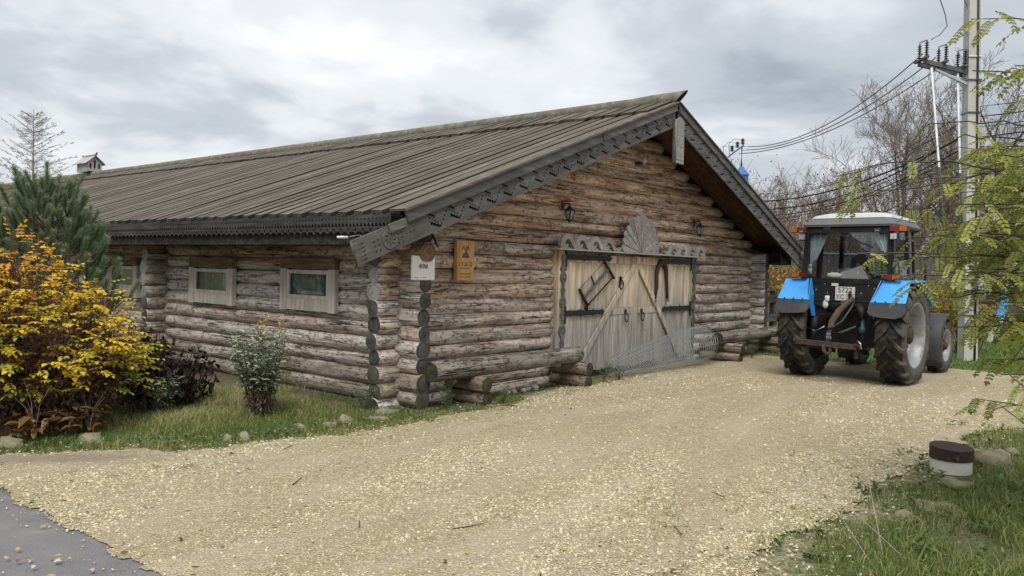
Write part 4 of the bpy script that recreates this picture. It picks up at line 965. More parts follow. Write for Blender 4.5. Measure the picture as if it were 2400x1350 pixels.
x2, y2, r2 = cam_points(40000, 1.9, 12.0); m2 = gmask(x2, y2); k2 = (m2 <= .02) & (m2 > -.55) & (RNG.random(len(x2)) < np.exp(m2 / .22) * np.where(x2 < -4.55, .12, 1)); x2, y2 = x2[k2], y2[k2]
x3 = RNG.uniform(-6.2, -4.6, 1500); y3 = RNG.uniform(-4.2, -.2, 1500); k3 = RNG.random(1500) < .5 * np.exp((x3 + 4.6) / .15) + .02; x3, y3 = x3[k3], y3[k3]
o = link('gravel_stones', pebbles('gravel_stones', np.r_[x, x2, x3], np.r_[y, y2, y3], np.r_[s_, RNG.uniform(.003, .009, len(x2)), RNG.uniform(.002, .007, len(x3))]), None, 'pebble')
tag(o, 'pale limestone gravel chips scattered over the yard', 'gravel', kind='stuff')

# ------------------------------------------------------------------ leaf and blade clouds
def norm(a): return a / np.maximum(1e-9, np.linalg.norm(a, axis=-1, keepdims=True))
def blades(x, y, z, h, w, lean, rnd=None):
    """tapering grass blades that bend over"""
    n = len(x); a = RNG.uniform(0, 6.28, n); d = np.stack([np.cos(a), np.sin(a), np.zeros(n)], -1); sd_ = np.stack([-np.sin(a), np.cos(a), np.zeros(n)], -1)
    f = RNG.uniform(0, 6.28, n); sd_ = np.stack([np.cos(f), np.sin(f), np.zeros(n)], -1)
    B = np.stack([x, y, z], -1); l = (lean * h)[:, None]; up = np.array([0, 0, 1.0])
    Mi = B + d * l * .3 + up * (h * .6)[:, None]; T = B + d * l + up * (h * (1 - .3 * lean))[:, None]
    W = (w / 2)[:, None] * sd_
    V = np.stack([B - W, B + W, Mi - W * .75, Mi + W * .75, T], 1).reshape(-1, 3)
    F = (np.arange(n)[:, None, None] * 5 + np.array([(0, 1, 2), (1, 3, 2), (2, 3, 4)])[None]).reshape(-1, 3)
    return V, F, np.repeat(RNG.random(n) if rnd is None else rnd, 5)
def leaves(P, D, Nn, L, W, rnd, cup=.15):
    """hexagonal leaf faces: P base point, D direction, Nn face normal hint"""
    D = norm(D); S_ = norm(np.cross(D, Nn)); U = np.cross(S_, D); L = np.asarray(L)[:, None]; W = np.asarray(W)[:, None]
    q = lambda a, b, c: P + D * L * a + S_ * W * b + U * W * c
    V = np.stack([q(0, 0, 0), q(.28, -.42, cup), q(.68, -.42, cup), q(1, 0, -cup), q(.68, .42, cup), q(.28, .42, cup)], 1).reshape(-1, 3)
    F = np.arange(len(P) * 6).reshape(-1, 6); return V, F, np.repeat(rnd, 6)
def tubes_np(segs, n=4):
    """segs: list of (p0, p1, r0, r1) -> V, F quads"""
    if not len(segs): return np.zeros((0, 3)), np.zeros((0, 4), int)
    A = np.array([s[0] for s in segs], float); B = np.array([s[1] for s in segs], float); r0 = np.array([s[2] for s in segs]); r1 = np.array([s[3] for s in segs])
    d = norm(B - A); up = np.where(np.abs(d[:, 2:3]) < .9, np.array([[0, 0, 1.0]]), np.array([[1.0, 0, 0]])); s = norm(np.cross(d, up)); u = np.cross(s, d)
    V = []
    for P, r in ((A, r0), (B, r1)):
        for k in range(n):
            t = 2 * math.pi * k / n; V.append(P + (s * math.cos(t) + u * math.sin(t)) * r[:, None])
    V = np.stack(V, 1).reshape(-1, 3); b = np.arange(len(A))[:, None, None] * (2 * n)
    Fb = np.array([(k, (k + 1) % n, n + (k + 1) % n, n + k) for k in range(n)]); return V, (b + Fb[None]).reshape(-1, 4)
def cat(parts):
    V = []; F = []; R_ = []; o_ = 0
    for v, f, r in parts: V.append(v); F.append(f + o_); R_.append(r); o_ += len(v)
    return np.concatenate(V), np.concatenate(F), np.concatenate(R_)

# ================================================================== TRACTOR
TR = empty('tractor', (7.3, -3.30, 0), rad(-3.0), 'blue and black farm tractor with white cab roof and muddy wheels, seen from behind', 'tractor')
def wheel(name, R_, w, rimr, x, y, nl, tyremat, lugh):
    out = 1 if y > 0 else -1
    mb = MB(); C_ = R_ - lugh
    prof = [(rimr, -w * .44), (rimr + .05, -w * .50), (C_ - .07, -w * .52), (C_ - .018, -w * .44), (C_, -w * .22), (C_ + .004, 0), (C_, w * .22), (C_ - .018, w * .44), (C_ - .07, w * .52), (rimr + .05, w * .50), (rimr, w * .44)]
    mb.lathe(prof[3:8], 48, axis='Y', mi=0); mb.lathe(prof[:4], 48, axis='Y', mi=1); mb.lathe(prof[7:], 48, axis='Y', mi=1)
    wh = mb.build(name, [tyremat, 'rubber_side'], TR); wh.location = (x, y, R_ - .012); wh.rotation_euler = (0, random.uniform(0, .2), 0)
    # one lug per side, copied round the tyre
    lm = []
    for sd_ in (-1, 1):
        st = []; n = 6
        for i in range(n + 1):
            u = i / n; yy = sd_ * (w * .53 - u * w * .56); th = -.30 * u * (.79 / R_) - .05 * u * u; st.append((yy, th))
        vs = []; fs = []; hw = .036 * (R_ / .79) ** .5
        for i, (yy, th) in enumerate(st):
            sh = lugh * (1 if abs(yy) < w * .40 else .8); rb = C_ - (.02 if abs(yy) < w * .42 else .05)
            for (dth, r_) in ((-hw / R_, rb), (-hw * .72 / R_, C_ + sh), (hw * .72 / R_, C_ + sh), (hw / R_, rb)):
                if abs(yy) > w * .5: r_ -= .05 if r_ > C_ else .03
                a = th + dth; vs.append((-r_ * math.cos(a), yy, -r_ * math.sin(a)))
        for i in range(n):
            for j in range(4): fs.append((i * 4 + j, i * 4 + (j + 1) % 4, (i + 1) * 4 + (j + 1) % 4, (i + 1) * 4 + j))
        fs += [(3, 2, 1, 0), (n * 4, n * 4 + 1, n * 4 + 2, n * 4 + 3)]
        m_ = MB().add(vs, fs); me = m_.mesh('lug'); bm = bmesh.new(); bm.from_mesh(me); bmesh.ops.recalc_face_normals(bm, faces=bm.faces); bm.to_mesh(me); bm.free(); me.materials.append(M[tyremat]); lm.append(me)
    for j in range(nl):
        for q in (0, 1):
            o = bpy.data.objects.new('lug', lm[q]); COL.objects.link(o); o.parent = wh; o.rotation_euler = (0, 2 * math.pi * (j + .5 * q) / nl, 0)
    o_ = out
    def Yp(v): return v * o_
    rp = [(rimr + .018, Yp(w * .40)), (rimr + .022, Yp(w * .47)), (rimr - .005, Yp(w * .46)), (rimr - .03, Yp(w * .36)), (rimr - .045, Yp(w * .22)), (rimr - .07, Yp(w * .05)), (rimr - .06, Yp(-.02)), (rimr * .72, Yp(-.01)), (rimr * .55, Yp(.03)), (rimr * .40, Yp(.05)), (rimr * .30, Yp(.055)), (0.001, Yp(.055))]
    MB().lathe(rp, 40, axis='Y').build('rim', 'rim', wh)
    MB().lathe([(rimr - .01, Yp(-w * .42)), (rimr * .55, Yp(-w * .3)), (.12, Yp(-w * .28)), (.001, Yp(-w * .28))], 32, axis='Y').build('inner_disc', 'grease', wh)
    hb = MB(); hb.lathe([(rimr * .26, Yp(.05)), (rimr * .24, Yp(.13)), (rimr * .12, Yp(.15)), (.001, Yp(.15))], 16, axis='Y').build('hub', 'rust', wh)
    for j in range(8):
        a = 2 * math.pi * j / 8; mb = MB(); mb.lathe([(.001, Yp(.085)), (.022, Yp(.085)), (.024, Yp(.04))], 6, Matrix.Translation((rimr * .36 * math.cos(a), 0, rimr * .36 * math.sin(a))), axis='Y', smooth=False); mb.build('wheel_nut', 'rust', wh)
    return wh
for sy_ in (1, -1):
    wheel('rear_wheel', .79, .43, .50, 0, .775 * sy_, 19, 'rubber', .048)
    wheel('front_wheel', .49, .29, .28, 2.36, .72 * sy_, 15, 'rubber', .034)
# rear mudguards
for sg in (1, -1):
    yi, yo = .53 * sg, .98 * sg
    def P(x, y, z): return Vector((x, y, z))
    def slab(pts, th, dirv):
        vs = [Vector(p) for p in pts] + [Vector(p) + Vector(dirv) * th for p in pts]; n = len(pts)
        return MB().add(vs, [tuple(range(n)), tuple(reversed(range(n, 2 * n)))] + [(i, (i + 1) % n, (i + 1) % n + n, i + n) for i in range(n)])
    fen = slab([P(-.44, yi + .06 * sg, 1.63), P(-.44, yo, 1.61), P(-.71, yo + .02 * sg, 1.29), P(-.69, yi - .03 * sg, 1.29)], .02, (.8, 0, .2)).build('rear_mudguard', 'blue', TR)
    slab([P(-.436, yi + .06 * sg, 1.632), P(-.436, yo, 1.612), P(.42, yo, 1.64), P(.42, yi, 1.64)], .02, (0, 0, -1)).build('top_panel', 'blue', fen)
    slab([P(-.44, yi + .03 * sg, 1.628), P(-.69, yi - .035 * sg, 1.285), P(-.52, yi - .035 * sg, 1.02), P(.1, yi - .02 * sg, 1.0), P(.35, yi, 1.63)], .015, (0, -sg, 0)).build('inner_panel', 'blue', fen)
    slab([P(.42, yi, 1.64), P(.42, yo, 1.64), P(.86, yo, 1.22), P(.86, yi, 1.22)], .02, (0, 0, -1)).build('front_panel', 'blue', fen)
    # rubber flap, rounded lower edge
    pts = [P(-.705, yo + .03 * sg, 1.285), P(-.695, yi - .06 * sg, 1.285), P(-.755, yi - .07 * sg, 1.14), P(-.775, yi - .03 * sg, 1.09), P(-.79, yi + .12 * sg, 1.065), P(-.80, yo - .10 * sg, 1.055), P(-.785, yo - .02 * sg, 1.09), P(-.765, yo + .03 * sg, 1.14)]
    slab(pts, .025, (.9, 0, .1)).build('mud_flap', 'black_plastic', fen)
    slab([P(-.70, yo + .03 * sg, 1.285), P(-.765, yo + .03 * sg, 1.14), P(-.6, yo + .03 * sg, 1.2), P(-.50, yo + .0 * sg, 1.5)], .02, (0, -sg, 0)).build('flap_side', 'black_plastic', fen)
    for q in range(4): MB().lathe([(.001, 0), (.012, 0), (.012, .015)], 8, Matrix.Translation((-.725, yi + (.04 + q * .15) * sg, 1.30)) @ Matrix.Rotation(-1.57, 4, 'Y')).build('bolt', 'iron', fen)
    li = MB().box((-.50, min(.60 * sg, .86 * sg), 1.645), (-.40, max(.60 * sg, .86 * sg), 1.72), bev=.008).build('tail_light', 'black_plastic', TR)
    MB().box((-.513, min(.61 * sg, .73 * sg), 1.652), (-.497, max(.61 * sg, .73 * sg), 1.713)).build('red_lens', 'red_lens', li); MB().box((-.513, min(.735 * sg, .85 * sg), 1.652), (-.497, max(.735 * sg, .85 * sg), 1.713)).build('orange_lens', 'orange_lens', li)
    ul = MB().box((-.47, min(.66 * sg, .92 * sg), 2.385), (-.39, max(.66 * sg, .92 * sg), 2.475), bev=.008).build('roof_light', 'black_plastic', TR)
    MB().box((-.483, min(.665 * sg, .80 * sg), 2.392), (-.467, max(.665 * sg, .80 * sg), 2.468)).build('red_lens', 'red_lens', ul); MB().box((-.483, min(.805 * sg, .91 * sg), 2.392), (-.467, max(.805 * sg, .91 * sg), 2.468)).build('orange_lens', 'orange_lens', ul)
    wl = MB().box((-.47, min(.66 * sg, .775 * sg), 2.255), (-.38, max(.66 * sg, .775 * sg), 2.365), bev=.012).build('work_lamp', 'black_plastic', TR)
    MB().box((-.48, min(.672 * sg, .763 * sg), 2.267), (-.466, max(.672 * sg, .763 * sg), 2.353), bev=.006).build('lens', 'lamp_lens', wl)
    # front mudguard
    fg = MB(); vs = []; fs = []
    angs = np.linspace(60, 205, 12)
    for a in angs:
        r_ = .56; cx_, cz_ = 2.36, .50
        for yy in (.555 * sg, .60 * sg, .86 * sg, .90 * sg):
            dr = -.03 if yy in (.555 * sg, .90 * sg) else 0
            vs.append((cx_ + (r_ + dr) * math.cos(rad(a)) * (1 if a < 170 else 1.0), yy, cz_ + (r_ + dr) * math.sin(rad(a)) - (0 if a < 180 else .12)))
    for i in range(11):
        for j in range(3): fs.append((i * 4 + j, i * 4 + j + 1, (i + 1) * 4 + j + 1, (i + 1) * 4 + j))
    g_ = fg.add(vs, fs, 0, True).build('front_mudguard', 'black_plastic', TR); md = g_.modifiers.new('thick', 'SOLIDIFY'); md.thickness = .015
    # mirror
    mi_ = MB().box((.96, min(.98 * sg, 1.20 * sg), 2.02), (1.02, max(.98 * sg, 1.20 * sg), 2.36), bev=.02).build('side_mirror', 'black_plastic', TR)
    MB().tube([(1.0, .62 * sg, 2.45), (1.0, .85 * sg, 2.50), (1.0, 1.09 * sg, 2.49), (1.0, 1.09 * sg, 2.34)], .013, 8).build('mirror_arm', 'black_paint', mi_)
    MB().tube([(.45, .95 * sg, 1.63), (.45, .95 * sg, 1.98)], .014, 6).tube([(.45, .95 * sg, 1.98), (.40, .70 * sg, 2.0)], .012, 6).build('hand_rail', 'black_paint', TR)
# cab
cab = MB()
for sg in (1, -1):
    cab.bar((-.36, .70 * sg, 1.60), (-.33, .655 * sg, 2.50), .07, .09); cab.bar((.33, .74 * sg, 1.35), (.33, .68 * sg, 2.50), .07, .09); cab.bar((1.10, .62 * sg, 1.30), (1.02, .58 * sg, 2.50), .06, .08)
    cab.bar((-.36, .69 * sg, 1.62), (.33, .745 * sg, 1.62), .05, .10)
    cab.bar((.33, .72 * sg, 1.10), (1.10, .62 * sg, 1.10), .05, .5)
    cab.bar((-.34, .66 * sg, 2.475), (1.03, .585 * sg, 2.475), .06, .06)
cab.bar((-.335, .66, 2.475), (-.335, -.66, 2.475), .07, .07); cab.bar((1.02, .58, 2.475), (1.02, -.58, 2.475), .06, .06); cab.bar((1.1, .62, 1.42), (1.1, -.62, 1.42), .05, .10)
cabo = cab.build('cab_frame', 'black_paint', TR)
outer = [(-.70, 1.68), (-.655, 2.45), (.655, 2.45), (.70, 1.68), (.50, 1.565), (-.50, 1.565)]
hole = []
for (cy_, cz_, a0, a1) in ((.585, 2.33, 0, 90), (-.585, 2.33, 90, 180)):
    hole += [(cy_ + .03 * math.cos(rad(a)), cz_ + .03 * math.sin(rad(a))) for a in np.linspace(a0, a1, 5)]
hole += [(-.635, 1.74), (-.62, 1.705), (-.46, 1.64), (.46, 1.64), (.62, 1.705), (.635, 1.74)]
me = plate([(y_, z_) for y_, z_ in outer], [hole], .045, 'rear_window_frame'); me.transform(Matrix.Rotation(math.pi / 2, 4, 'Z')); wf = link('rear_window_frame', me, TR, 'black_paint'); wf.location = (-.40, 0, 0)
def pane(pts, name='pane', parent=None): return MB().add([Vector(p) for p in pts], [tuple(range(len(pts)))]).build(name, 'glass', parent or cabo)
pane([(-.395, y_, z_) for y_, z_ in hole], 'rear_pane', wf)
for sg in (1, -1):
    pane([(-.33, .70 * sg, 1.67), (.30, .745 * sg, 1.67), (.30, .69 * sg, 2.45), (-.30, .66 * sg, 2.45)]); pane([(.36, .735 * sg, 1.36), (1.07, .625 * sg, 1.36), (1.0, .588 * sg, 2.45), (.36, .685 * sg, 2.45)])
pane([(1.105, .6, 1.47), (1.105, -.6, 1.47), (1.035, -.57, 2.45), (1.035, .57, 2.45)])
MB().bar((-.43, .18, 2.42), (-.43, -.52, 2.13), .016, .02).box((-.45, .12, 2.39), (-.42, .22, 2.45)).build('wiper', 'iron', wf)
for sg in (1, -1):
    h_ = MB().box((-.432, min(.55 * sg, .63 * sg), 2.36), (-.418, max(.55 * sg, .63 * sg), 2.42)).build('window_hinge', 'black_plastic', wf)
    for d in (.57, .60): MB().lathe([(.001, 0), (.009, 0), (.009, .008)], 6, Matrix.Translation((-.434, d * sg, 2.385)) @ Matrix.Rotation(-1.57, 4, 'Y')).build('rivet', 'plate_white', h_)
# roof: grey rim with sloped rear visor, white top
def loft(rings, mat, name, parent):
    n = len(rings[0]); vs = [p for r_ in rings for p in r_]; fs = [(i * n + j, i * n + (j + 1) % n, (i + 1) * n + (j + 1) % n, (i + 1) * n + j) for i in range(len(rings) - 1) for j in range(n)]
    fs += [tuple(reversed(range(n))), tuple((len(rings) - 1) * n + j for j in range(n))]; return MB().add(vs, fs).build(name, mat, parent)
def rring(x0, x1, w0, w1, z, c=.10):
    return [(x0, w0 - c, z), (x0, -w0 + c, z), (x0 + c, -w0, z), (x1 - c, -w1, z), (x1, -w1 + c, z), (x1, w1 - c, z), (x1 - c, w1, z), (x0 + c, w0, z)]
rf = loft([rring(-.46, 1.22, .70, .66, 2.475, .04), rring(-.47, 1.23, .715, .67, 2.51, .05), rring(-.36, 1.16, .63, .60, 2.615, .06)], 'cab_grey', 'cab_roof', TR)
loft([rring(-.37, 1.20, .635, .61, 2.617, .08), rring(-.33, 1.16, .60, .57, 2.665, .10), rring(-.22, 1.02, .48, .46, 2.705, .14), rring(.0, .8, .25, .25, 2.715, .1)], 'roof_white', 'roof_top', rf)
# inside
st = MB().box((.12, -.42, 1.30), (.55, .08, 1.42), bev=.04).build('seat', 'seat', TR)
loft([[(.10, y_, 1.42) for y_ in (-.42, .08)] + [(.20, y_, 1.42) for y_ in (.08, -.42)], [(.02, y_, 1.75) for y_ in (-.44, .10)] + [(.13, y_, 1.75) for y_ in (.10, -.44)], [(-.01, y_, 1.98) for y_ in (-.39, .05)] + [(.08, y_, 1.98) for y_ in (.05, -.39)], [(-.01, y_, 2.05) for y_ in (-.30, -.04)] + [(.06, y_, 2.05) for y_ in (-.04, -.30)]], 'seat', 'seat_back', st)
sw_ = MB().tube([(.82 + .08 * math.cos(t) * .8, -.17 + .20 * math.cos(t) * 0 + .20 * math.sin(t), 1.98 + .12 * math.cos(t)) for t in np.linspace(0, 6.283, 21)], .014, 6, cap=False).tube([(.82, -.17, 1.98), (.98, -.17, 1.5)], .03, 6).build('steering_wheel', 'iron', TR)
MB().box((.80, -.45, 1.2), (1.08, .45, 1.62), bev=.03).build('dashboard', 'seat', TR)
MB().box((-.33, -.62, 1.48), (.10, .62, 1.56)).box((-.30, .30, 1.2), (1.0, .66, 1.52)).box((-.30, -.66, 1.2), (.6, -.46, 1.50)).box((-.3, -.66, 1.12), (1.05, .66, 1.19)).build('cab_floor', 'seat', TR)
for sg in (1, -1):
    n = 22; vs = []
    for i in range(n + 1):
        u = i / n; y0_, y1_ = .625, (.33 if sg > 0 else .36)
        yt = (y0_ + (y1_ - y0_) * u) * sg; yb = (y0_ + (.54 - y0_) * u if sg > 0 else y0_ + (.57 - y0_) * u) * sg; wv = .020 * math.sin(i * 1.7) + .01 * math.sin(i * .8)
        for q in range(6):
            v = q / 5; y_ = yt + (yb - yt) * v ** 1.3; z_ = 2.40 - v * (.52 if sg > 0 else .36) - (.10 * (1 - u) * v); vs.append((-.345 + wv + .02 * v, y_, z_))
    fs = [(i * 6 + q, (i + 1) * 6 + q, (i + 1) * 6 + q + 1, i * 6 + q + 1) for i in range(n) for q in range(5)]
    cu_ = MB().add(vs, fs, 0, True).build('curtain', 'curtain', TR); cu_.modifiers.new('thick', 'SOLIDIFY').thickness = .006
    if sg > 0: MB().tube([(-.35, .60, 1.86), (-.34, .615, 1.78), (-.345, .60, 1.68)], [.03, .035, .02], 8).build('curtain_tail', 'curtain', cu_)
rg = cloth_blob('white_rag', (-.345, .21, 1.685), (.05, .12, .05), 'paper', TR, 2.0)
ps = slab([(-.34, .13, 1.645), (-.34, -.33, 1.645), (-.30, -.19, 1.86), (-.30, -.08, 1.81), (-.31, .12, 1.745)], .02, (1, 0, 0)).build('cardboard_sheet', 'card', TR)
# rear panel, plate, lettering
rp = MB().add([(-.41, .52, 1.575), (-.41, -.52, 1.575), (-.41, -.52, 1.24), (-.41, -.36, 1.18), (-.41, .40, 1.18), (-.41, .52, 1.24)] + [(-.34, .52, 1.575), (-.34, -.52, 1.575), (-.34, -.52, 1.24), (-.34, -.36, 1.18), (-.34, .40, 1.18), (-.34, .52, 1.24)], [(0, 1, 2, 3, 4, 5), (11, 10, 9, 8, 7, 6)] + [(i, (i + 1) % 6, (i + 1) % 6 + 6, i + 6) for i in range(6)]).build('rear_panel', 'black_paint', TR)
MB().bar((-.415, .5, 1.29), (-.415, -.5, 1.29), .01, .012).build('panel_rib', 'black_plastic', rp)
pl = MB().box((-.438, -.16, 1.29), (-.43, .15, 1.51), bev=.003).build('number_plate', 'plate_white', TR)
def ptext(s, size, y, z, sx_=.9):
    o = link('lettering', text_mesh(s, size, .002, sx_), pl, 'ink'); o.location = (-.4395, y, z); o.rotation_euler = (0, 0, -math.pi / 2)
ptext('5722', .115, -.005, 1.455, 1.0); ptext('ХС', .095, .07, 1.345, .95); ptext('50', .085, -.09, 1.345, .9)
mb = MB()
for (a, b) in (((-.035, 1.395), (-.150, 1.395)), ((-.035, 1.298), (-.150, 1.298)), ((-.035, 1.395), (-.035, 1.298)), ((-.150, 1.395), (-.150, 1.298))): mb.bar((-.439, a[0], a[1]), (-.439, b[0], b[1]), .003, .004)
mb.build('plate_border', 'ink', pl)
MB().box((-.422, .11, 1.52), (-.414, .22, 1.58)).build('label', 'plate_white', rp)
for (y_, z_) in ((.47, 1.45), (.28, 1.40), (-.25, 1.42), (-.45, 1.50), (.33, 1.55), (-.36, 1.54)): MB().lathe([(.001, 0), (.008, 0), (.008, .006)], 6, Matrix.Translation((-.417, y_, z_)) @ Matrix.Rotation(-1.57, 4, 'Y')).build('rivet', 'plate_white', rp)
# body, axle, running gear
MB().box((-.30, -.24, .52), (1.0, .24, 1.15), bev=.03).build('gearbox', 'grease', TR)
MB().lathe([(.16, -.56), (.14, -.3), (.20, -.2), (.20, .2), (.14, .3), (.16, .56)], 20, Matrix.Translation((0, 0, .78)), axis='Y').build('rear_axle', 'grease', TR)
MB().box((.8, -.28, .55), (2.55, .28, .95), bev=.04).build('engine', 'grease', TR)
hd = MB().box((1.12, -.33, .92), (2.75, .33, 1.46), bev=.05).build('bonnet', 'blue', TR); MB().box((2.735, -.27, .97), (2.77, .27, 1.38)).build('grille', 'black_plastic', hd)
for sg in (1, -1): MB().lathe([(.001, 0), (.07, 0), (.07, .02)], 14, Matrix.Translation((2.765, .18 * sg, 1.25)) @ Matrix.Rotation(1.57, 4, 'Y')).build('headlight', 'lamp_lens', hd)
MB().tube([(1.75, .36, 1.4), (1.75, .36, 2.35), (1.70, .36, 2.45)], .04, 10).build('exhaust', 'rust', TR)
MB().tube([(2.36, -.6, .49), (2.36, .6, .49)], .07, 10).box((2.2, -.15, .4), (2.5, .15, .62)).build('front_axle', 'grease', TR)
MB().box((.5, .35, .55), (1.3, .62, .95), bev=.04).box((.5, -.62, .50), (.95, -.35, .92), bev=.04).build('fuel_tank', 'grease', TR)
for sg in (1, -1):
    MB().bar((-.1, .26 * sg, .45), (-.92, (.47 if sg > 0 else .36) * sg, .58), .06, .07).build('lower_link', 'grease', TR)
    MB().bar((-.25, .20 * sg, 1.08), (-.62, .36 * sg, 1.00), .06, .08).build('lift_arm', 'grease', TR)
MB().tube([(-.62, .37, 1.02), (-.66, .38, .80), (-.70, .40, .60)], [.035, .028, .022], 8).lathe([(.05, .84), (.06, .88), (.05, .98), (.03, 1.0)], 10, Matrix.Translation((-.66, .38, 0))).build('lift_rod', 'grease', TR)
MB().tube([(-.62, -.36, 1.02), (-.66, -.37, .60)], .022, 8).lathe([(.035, .80), (.06, .82), (.06, .88), (.035, .90), (.03, 1.05)], 10, Matrix.Translation((-.65, -.365, 0))).build('levelling_screw', 'green_paint', TR)
cb = MB(); cb.bar((-.95, .56, .625), (-.95, -.40, .60), .10, .075)
for y_ in (.56, -.40): cb.tube([(-.95, y_ - .03, .62), (-.95, y_ + .03, .62)], .055, 10)
crossb = cb.build('drawbar', 'rust', TR)
MB().tube([(-.98, .10, .60), (-1.02, .09, .52), (-1.0, .05, .46), (-.96, .01, .50), (-.97, .0, .58)], .028, 8).build('hook', 'rust', crossb)
MB().bar((-.9, -.36, .58), (-.88, -.36, .42), .05, .04).build('drop_plate', 'rust', crossb); MB().bar((-.92, .38, .58), (-.9, .38, .47), .03, .03).build('drop_plate', 'rust', crossb)
MB().tube([(-.96, -.37, .66), (-.99, -.42, .70), (-1.0, -.46, .66), (-.98, -.47, .58)], .012, 6).build('shackle', 'chrome', crossb)
MB().tube([(-.84, .08, .74), (-.80, .06, .95), (-.68, .0, 1.12), (-.58, -.10, 1.26), (-.50, -.16, 1.33)], [.045, .05, .052, .045, .035], 10).build('hydraulic_hose', 'hose', TR)
MB().tube([(-.50, -.17, 1.22), (-.60, -.28, 1.22), (-.66, -.34, 1.14), (-.66, -.36, 1.02)], [.05, .055, .06, .045], 10).build('hydraulic_hose', 'grease', TR)
MB().tube([(-.52, -.18, 1.28), (-.68, -.20, 1.20), (-.78, -.10, .98), (-.84, .02, .88), (-.84, .10, .85)], .014, 8).build('thin_hose', 'black_plastic', TR)
MB().tube([(-.84, .06, .78), (-.80, -.10, .80), (-.70, -.28, .90)], .02, 8).build('thin_hose', 'black_plastic', TR)
MB().tube([(-.55, -.02, 1.28), (-.60, -.02, .90)], .035, 10).build('top_link', 'green_paint', TR)
MB().tube([(-.85, .08, .78), (-.90, .08, .62)], .035, 8).tube([(-.92, .03, .74), (-.92, .02, .64)], .018, 8).build('link_pin', 'steel_dark', TR)
MB().tube([(-.50, -.10, 1.36), (-.52, -.115, 1.44)], [.03, .022], 8).tube([(-.5, -.10, 1.30), (-.5, -.10, 1.38)], .02, 8).build('coupling', 'hose', TR)
bo = MB().lathe([(.001, .06), (.035, .06), (.038, .0), (.03, -.03)], 10, Matrix.Translation((-.48, .26, 1.30))).build('capped_bottle', 'paper', TR); cloth_blob('rag', (-.48, .285, 1.22), (.03, .045, .07), 'paper', bo, 7.0)
MB().tube([(-.46, .24, 1.28), (-.47, .12, 1.22), (-.50, .0, 1.26), (-.52, -.12, 1.31)], .012, 6).build('thin_hose', 'black_plastic', TR)
MB().tube([(-.80, .45, .84), (-.82, .30, .80), (-.85, .15, .88)], .005, 5).build('chain', 'chrome', TR)
MB().box((-.40, -.58, .60), (-.38, -.50, .76)).build('red_reflector', 'red_lens', TR)
MB().box((-.37, -.56, .56), (-.30, -.30, 1.15)).build('axle_shield', 'grease', TR); MB().box((-.37, .30, .56), (-.30, .56, 1.15)).build('axle_shield', 'grease', TR)
TR.scale = (1.02, 1.02, 1.03)

# ================================================================== POLES, WIRES, KIOSK, FENCES, CAR
po = empty('utility_pole', (12.67, -4.17, 0), rad(38), 'tall square concrete utility pole with crossarms, cables and a white 619 plate', 'utility pole')
po.rotation_euler = (rad(-.6), rad(1.6), rad(36))
mb = MB(); wb, wt_ = .15, .118
vs = []
for (z, w_) in ((-.3, wb), (9.6, wt_)):
    vs += [(-w_, -w_ + .03, z), (-w_ + .03, -w_, z), (-.035, -w_, z), (-.02, -w_ + .02, z), (.02, -w_ + .02, z), (.035, -w_, z), (w_ - .03, -w_, z), (w_, -w_ + .03, z), (w_, w_, z), (-w_, w_, z)]
mb.add(vs, [tuple(reversed(range(10))), tuple(range(10, 20))] + [(i, (i + 1) % 10, (i + 1) % 10 + 10, i + 10) for i in range(10)]).build('shaft', 'concrete', po)
MB().tube([(-.163, -.06, 0.0), (-.155, -.06, 3), (-.146, -.05, 6), (-.135, -.05, 9.5)], .022, 8).build('riser_cable', 'cable', po)
for z in (.95, 1.45, 1.72, 5.3, 6.0, 6.5):
    w_ = wb + (wt_ - wb) * z / 9.6 + .006; MB().box((-w_ - .02, -w_, z), (w_, w_, z + .025)).build('steel_band', 'steel_dark' if z != 6.5 else 'insul_white', po)
bp = MB().box((-.03, -.160, 1.16), (.135, -.140, 1.42)).build('number_plate', 'plate_white', po)
o = link('lettering', text_mesh('619', .17, .003, .64), bp, 'ink'); o.location = (.053, -.162, 1.29)
bp2 = MB().box((-.04, -.159, 1.48), (.135, -.138, 1.72)).build('label_plate', 'plate_white', po); o = link('lettering', text_mesh('ВР', .10, .003, .8), bp2, 'ink'); o.location = (.04, -.161, 1.58)
bp3 = MB().box((-.01, -.158, 1.76), (.135, -.136, 2.22)).build('warning_plate', 'plate_white', po); o = link('lettering', text_mesh('ВЛ-10', .05, .003, .8), bp3, 'ink'); o.location = (.065, -.160, 1.79)
mb = MB()
for a, b in (((.0, 1.84), (.12, 1.84)), ((.12, 1.84), (.06, 1.96)), ((.06, 1.96), (.0, 1.84))): mb.bar((a[0] + .005, -.159, a[1]), (b[0] + .005, -.159, b[1]), .004, .014, up=Vector((0, 0, 1)) if a[1] == b[1] else Vector((1, 0, 0)))
mb.build('warning_triangle', 'ink', bp3)
for z in (2.05, 2.12): MB().box((.01, -.16, z), (.12, -.156, z + .03)).build('printed_line', 'ink', bp3)
W2P = Matrix.LocRotScale(po.location, po.rotation_euler.to_quaternion(), None).inverted()
def LP(x, y, z): return W2P @ Vector((x, y, z))
mtr = MB().box((-.46, -.20, 1.40), (-.225, .02, 1.75), bev=.02).build('meter_box', 'steel', po)
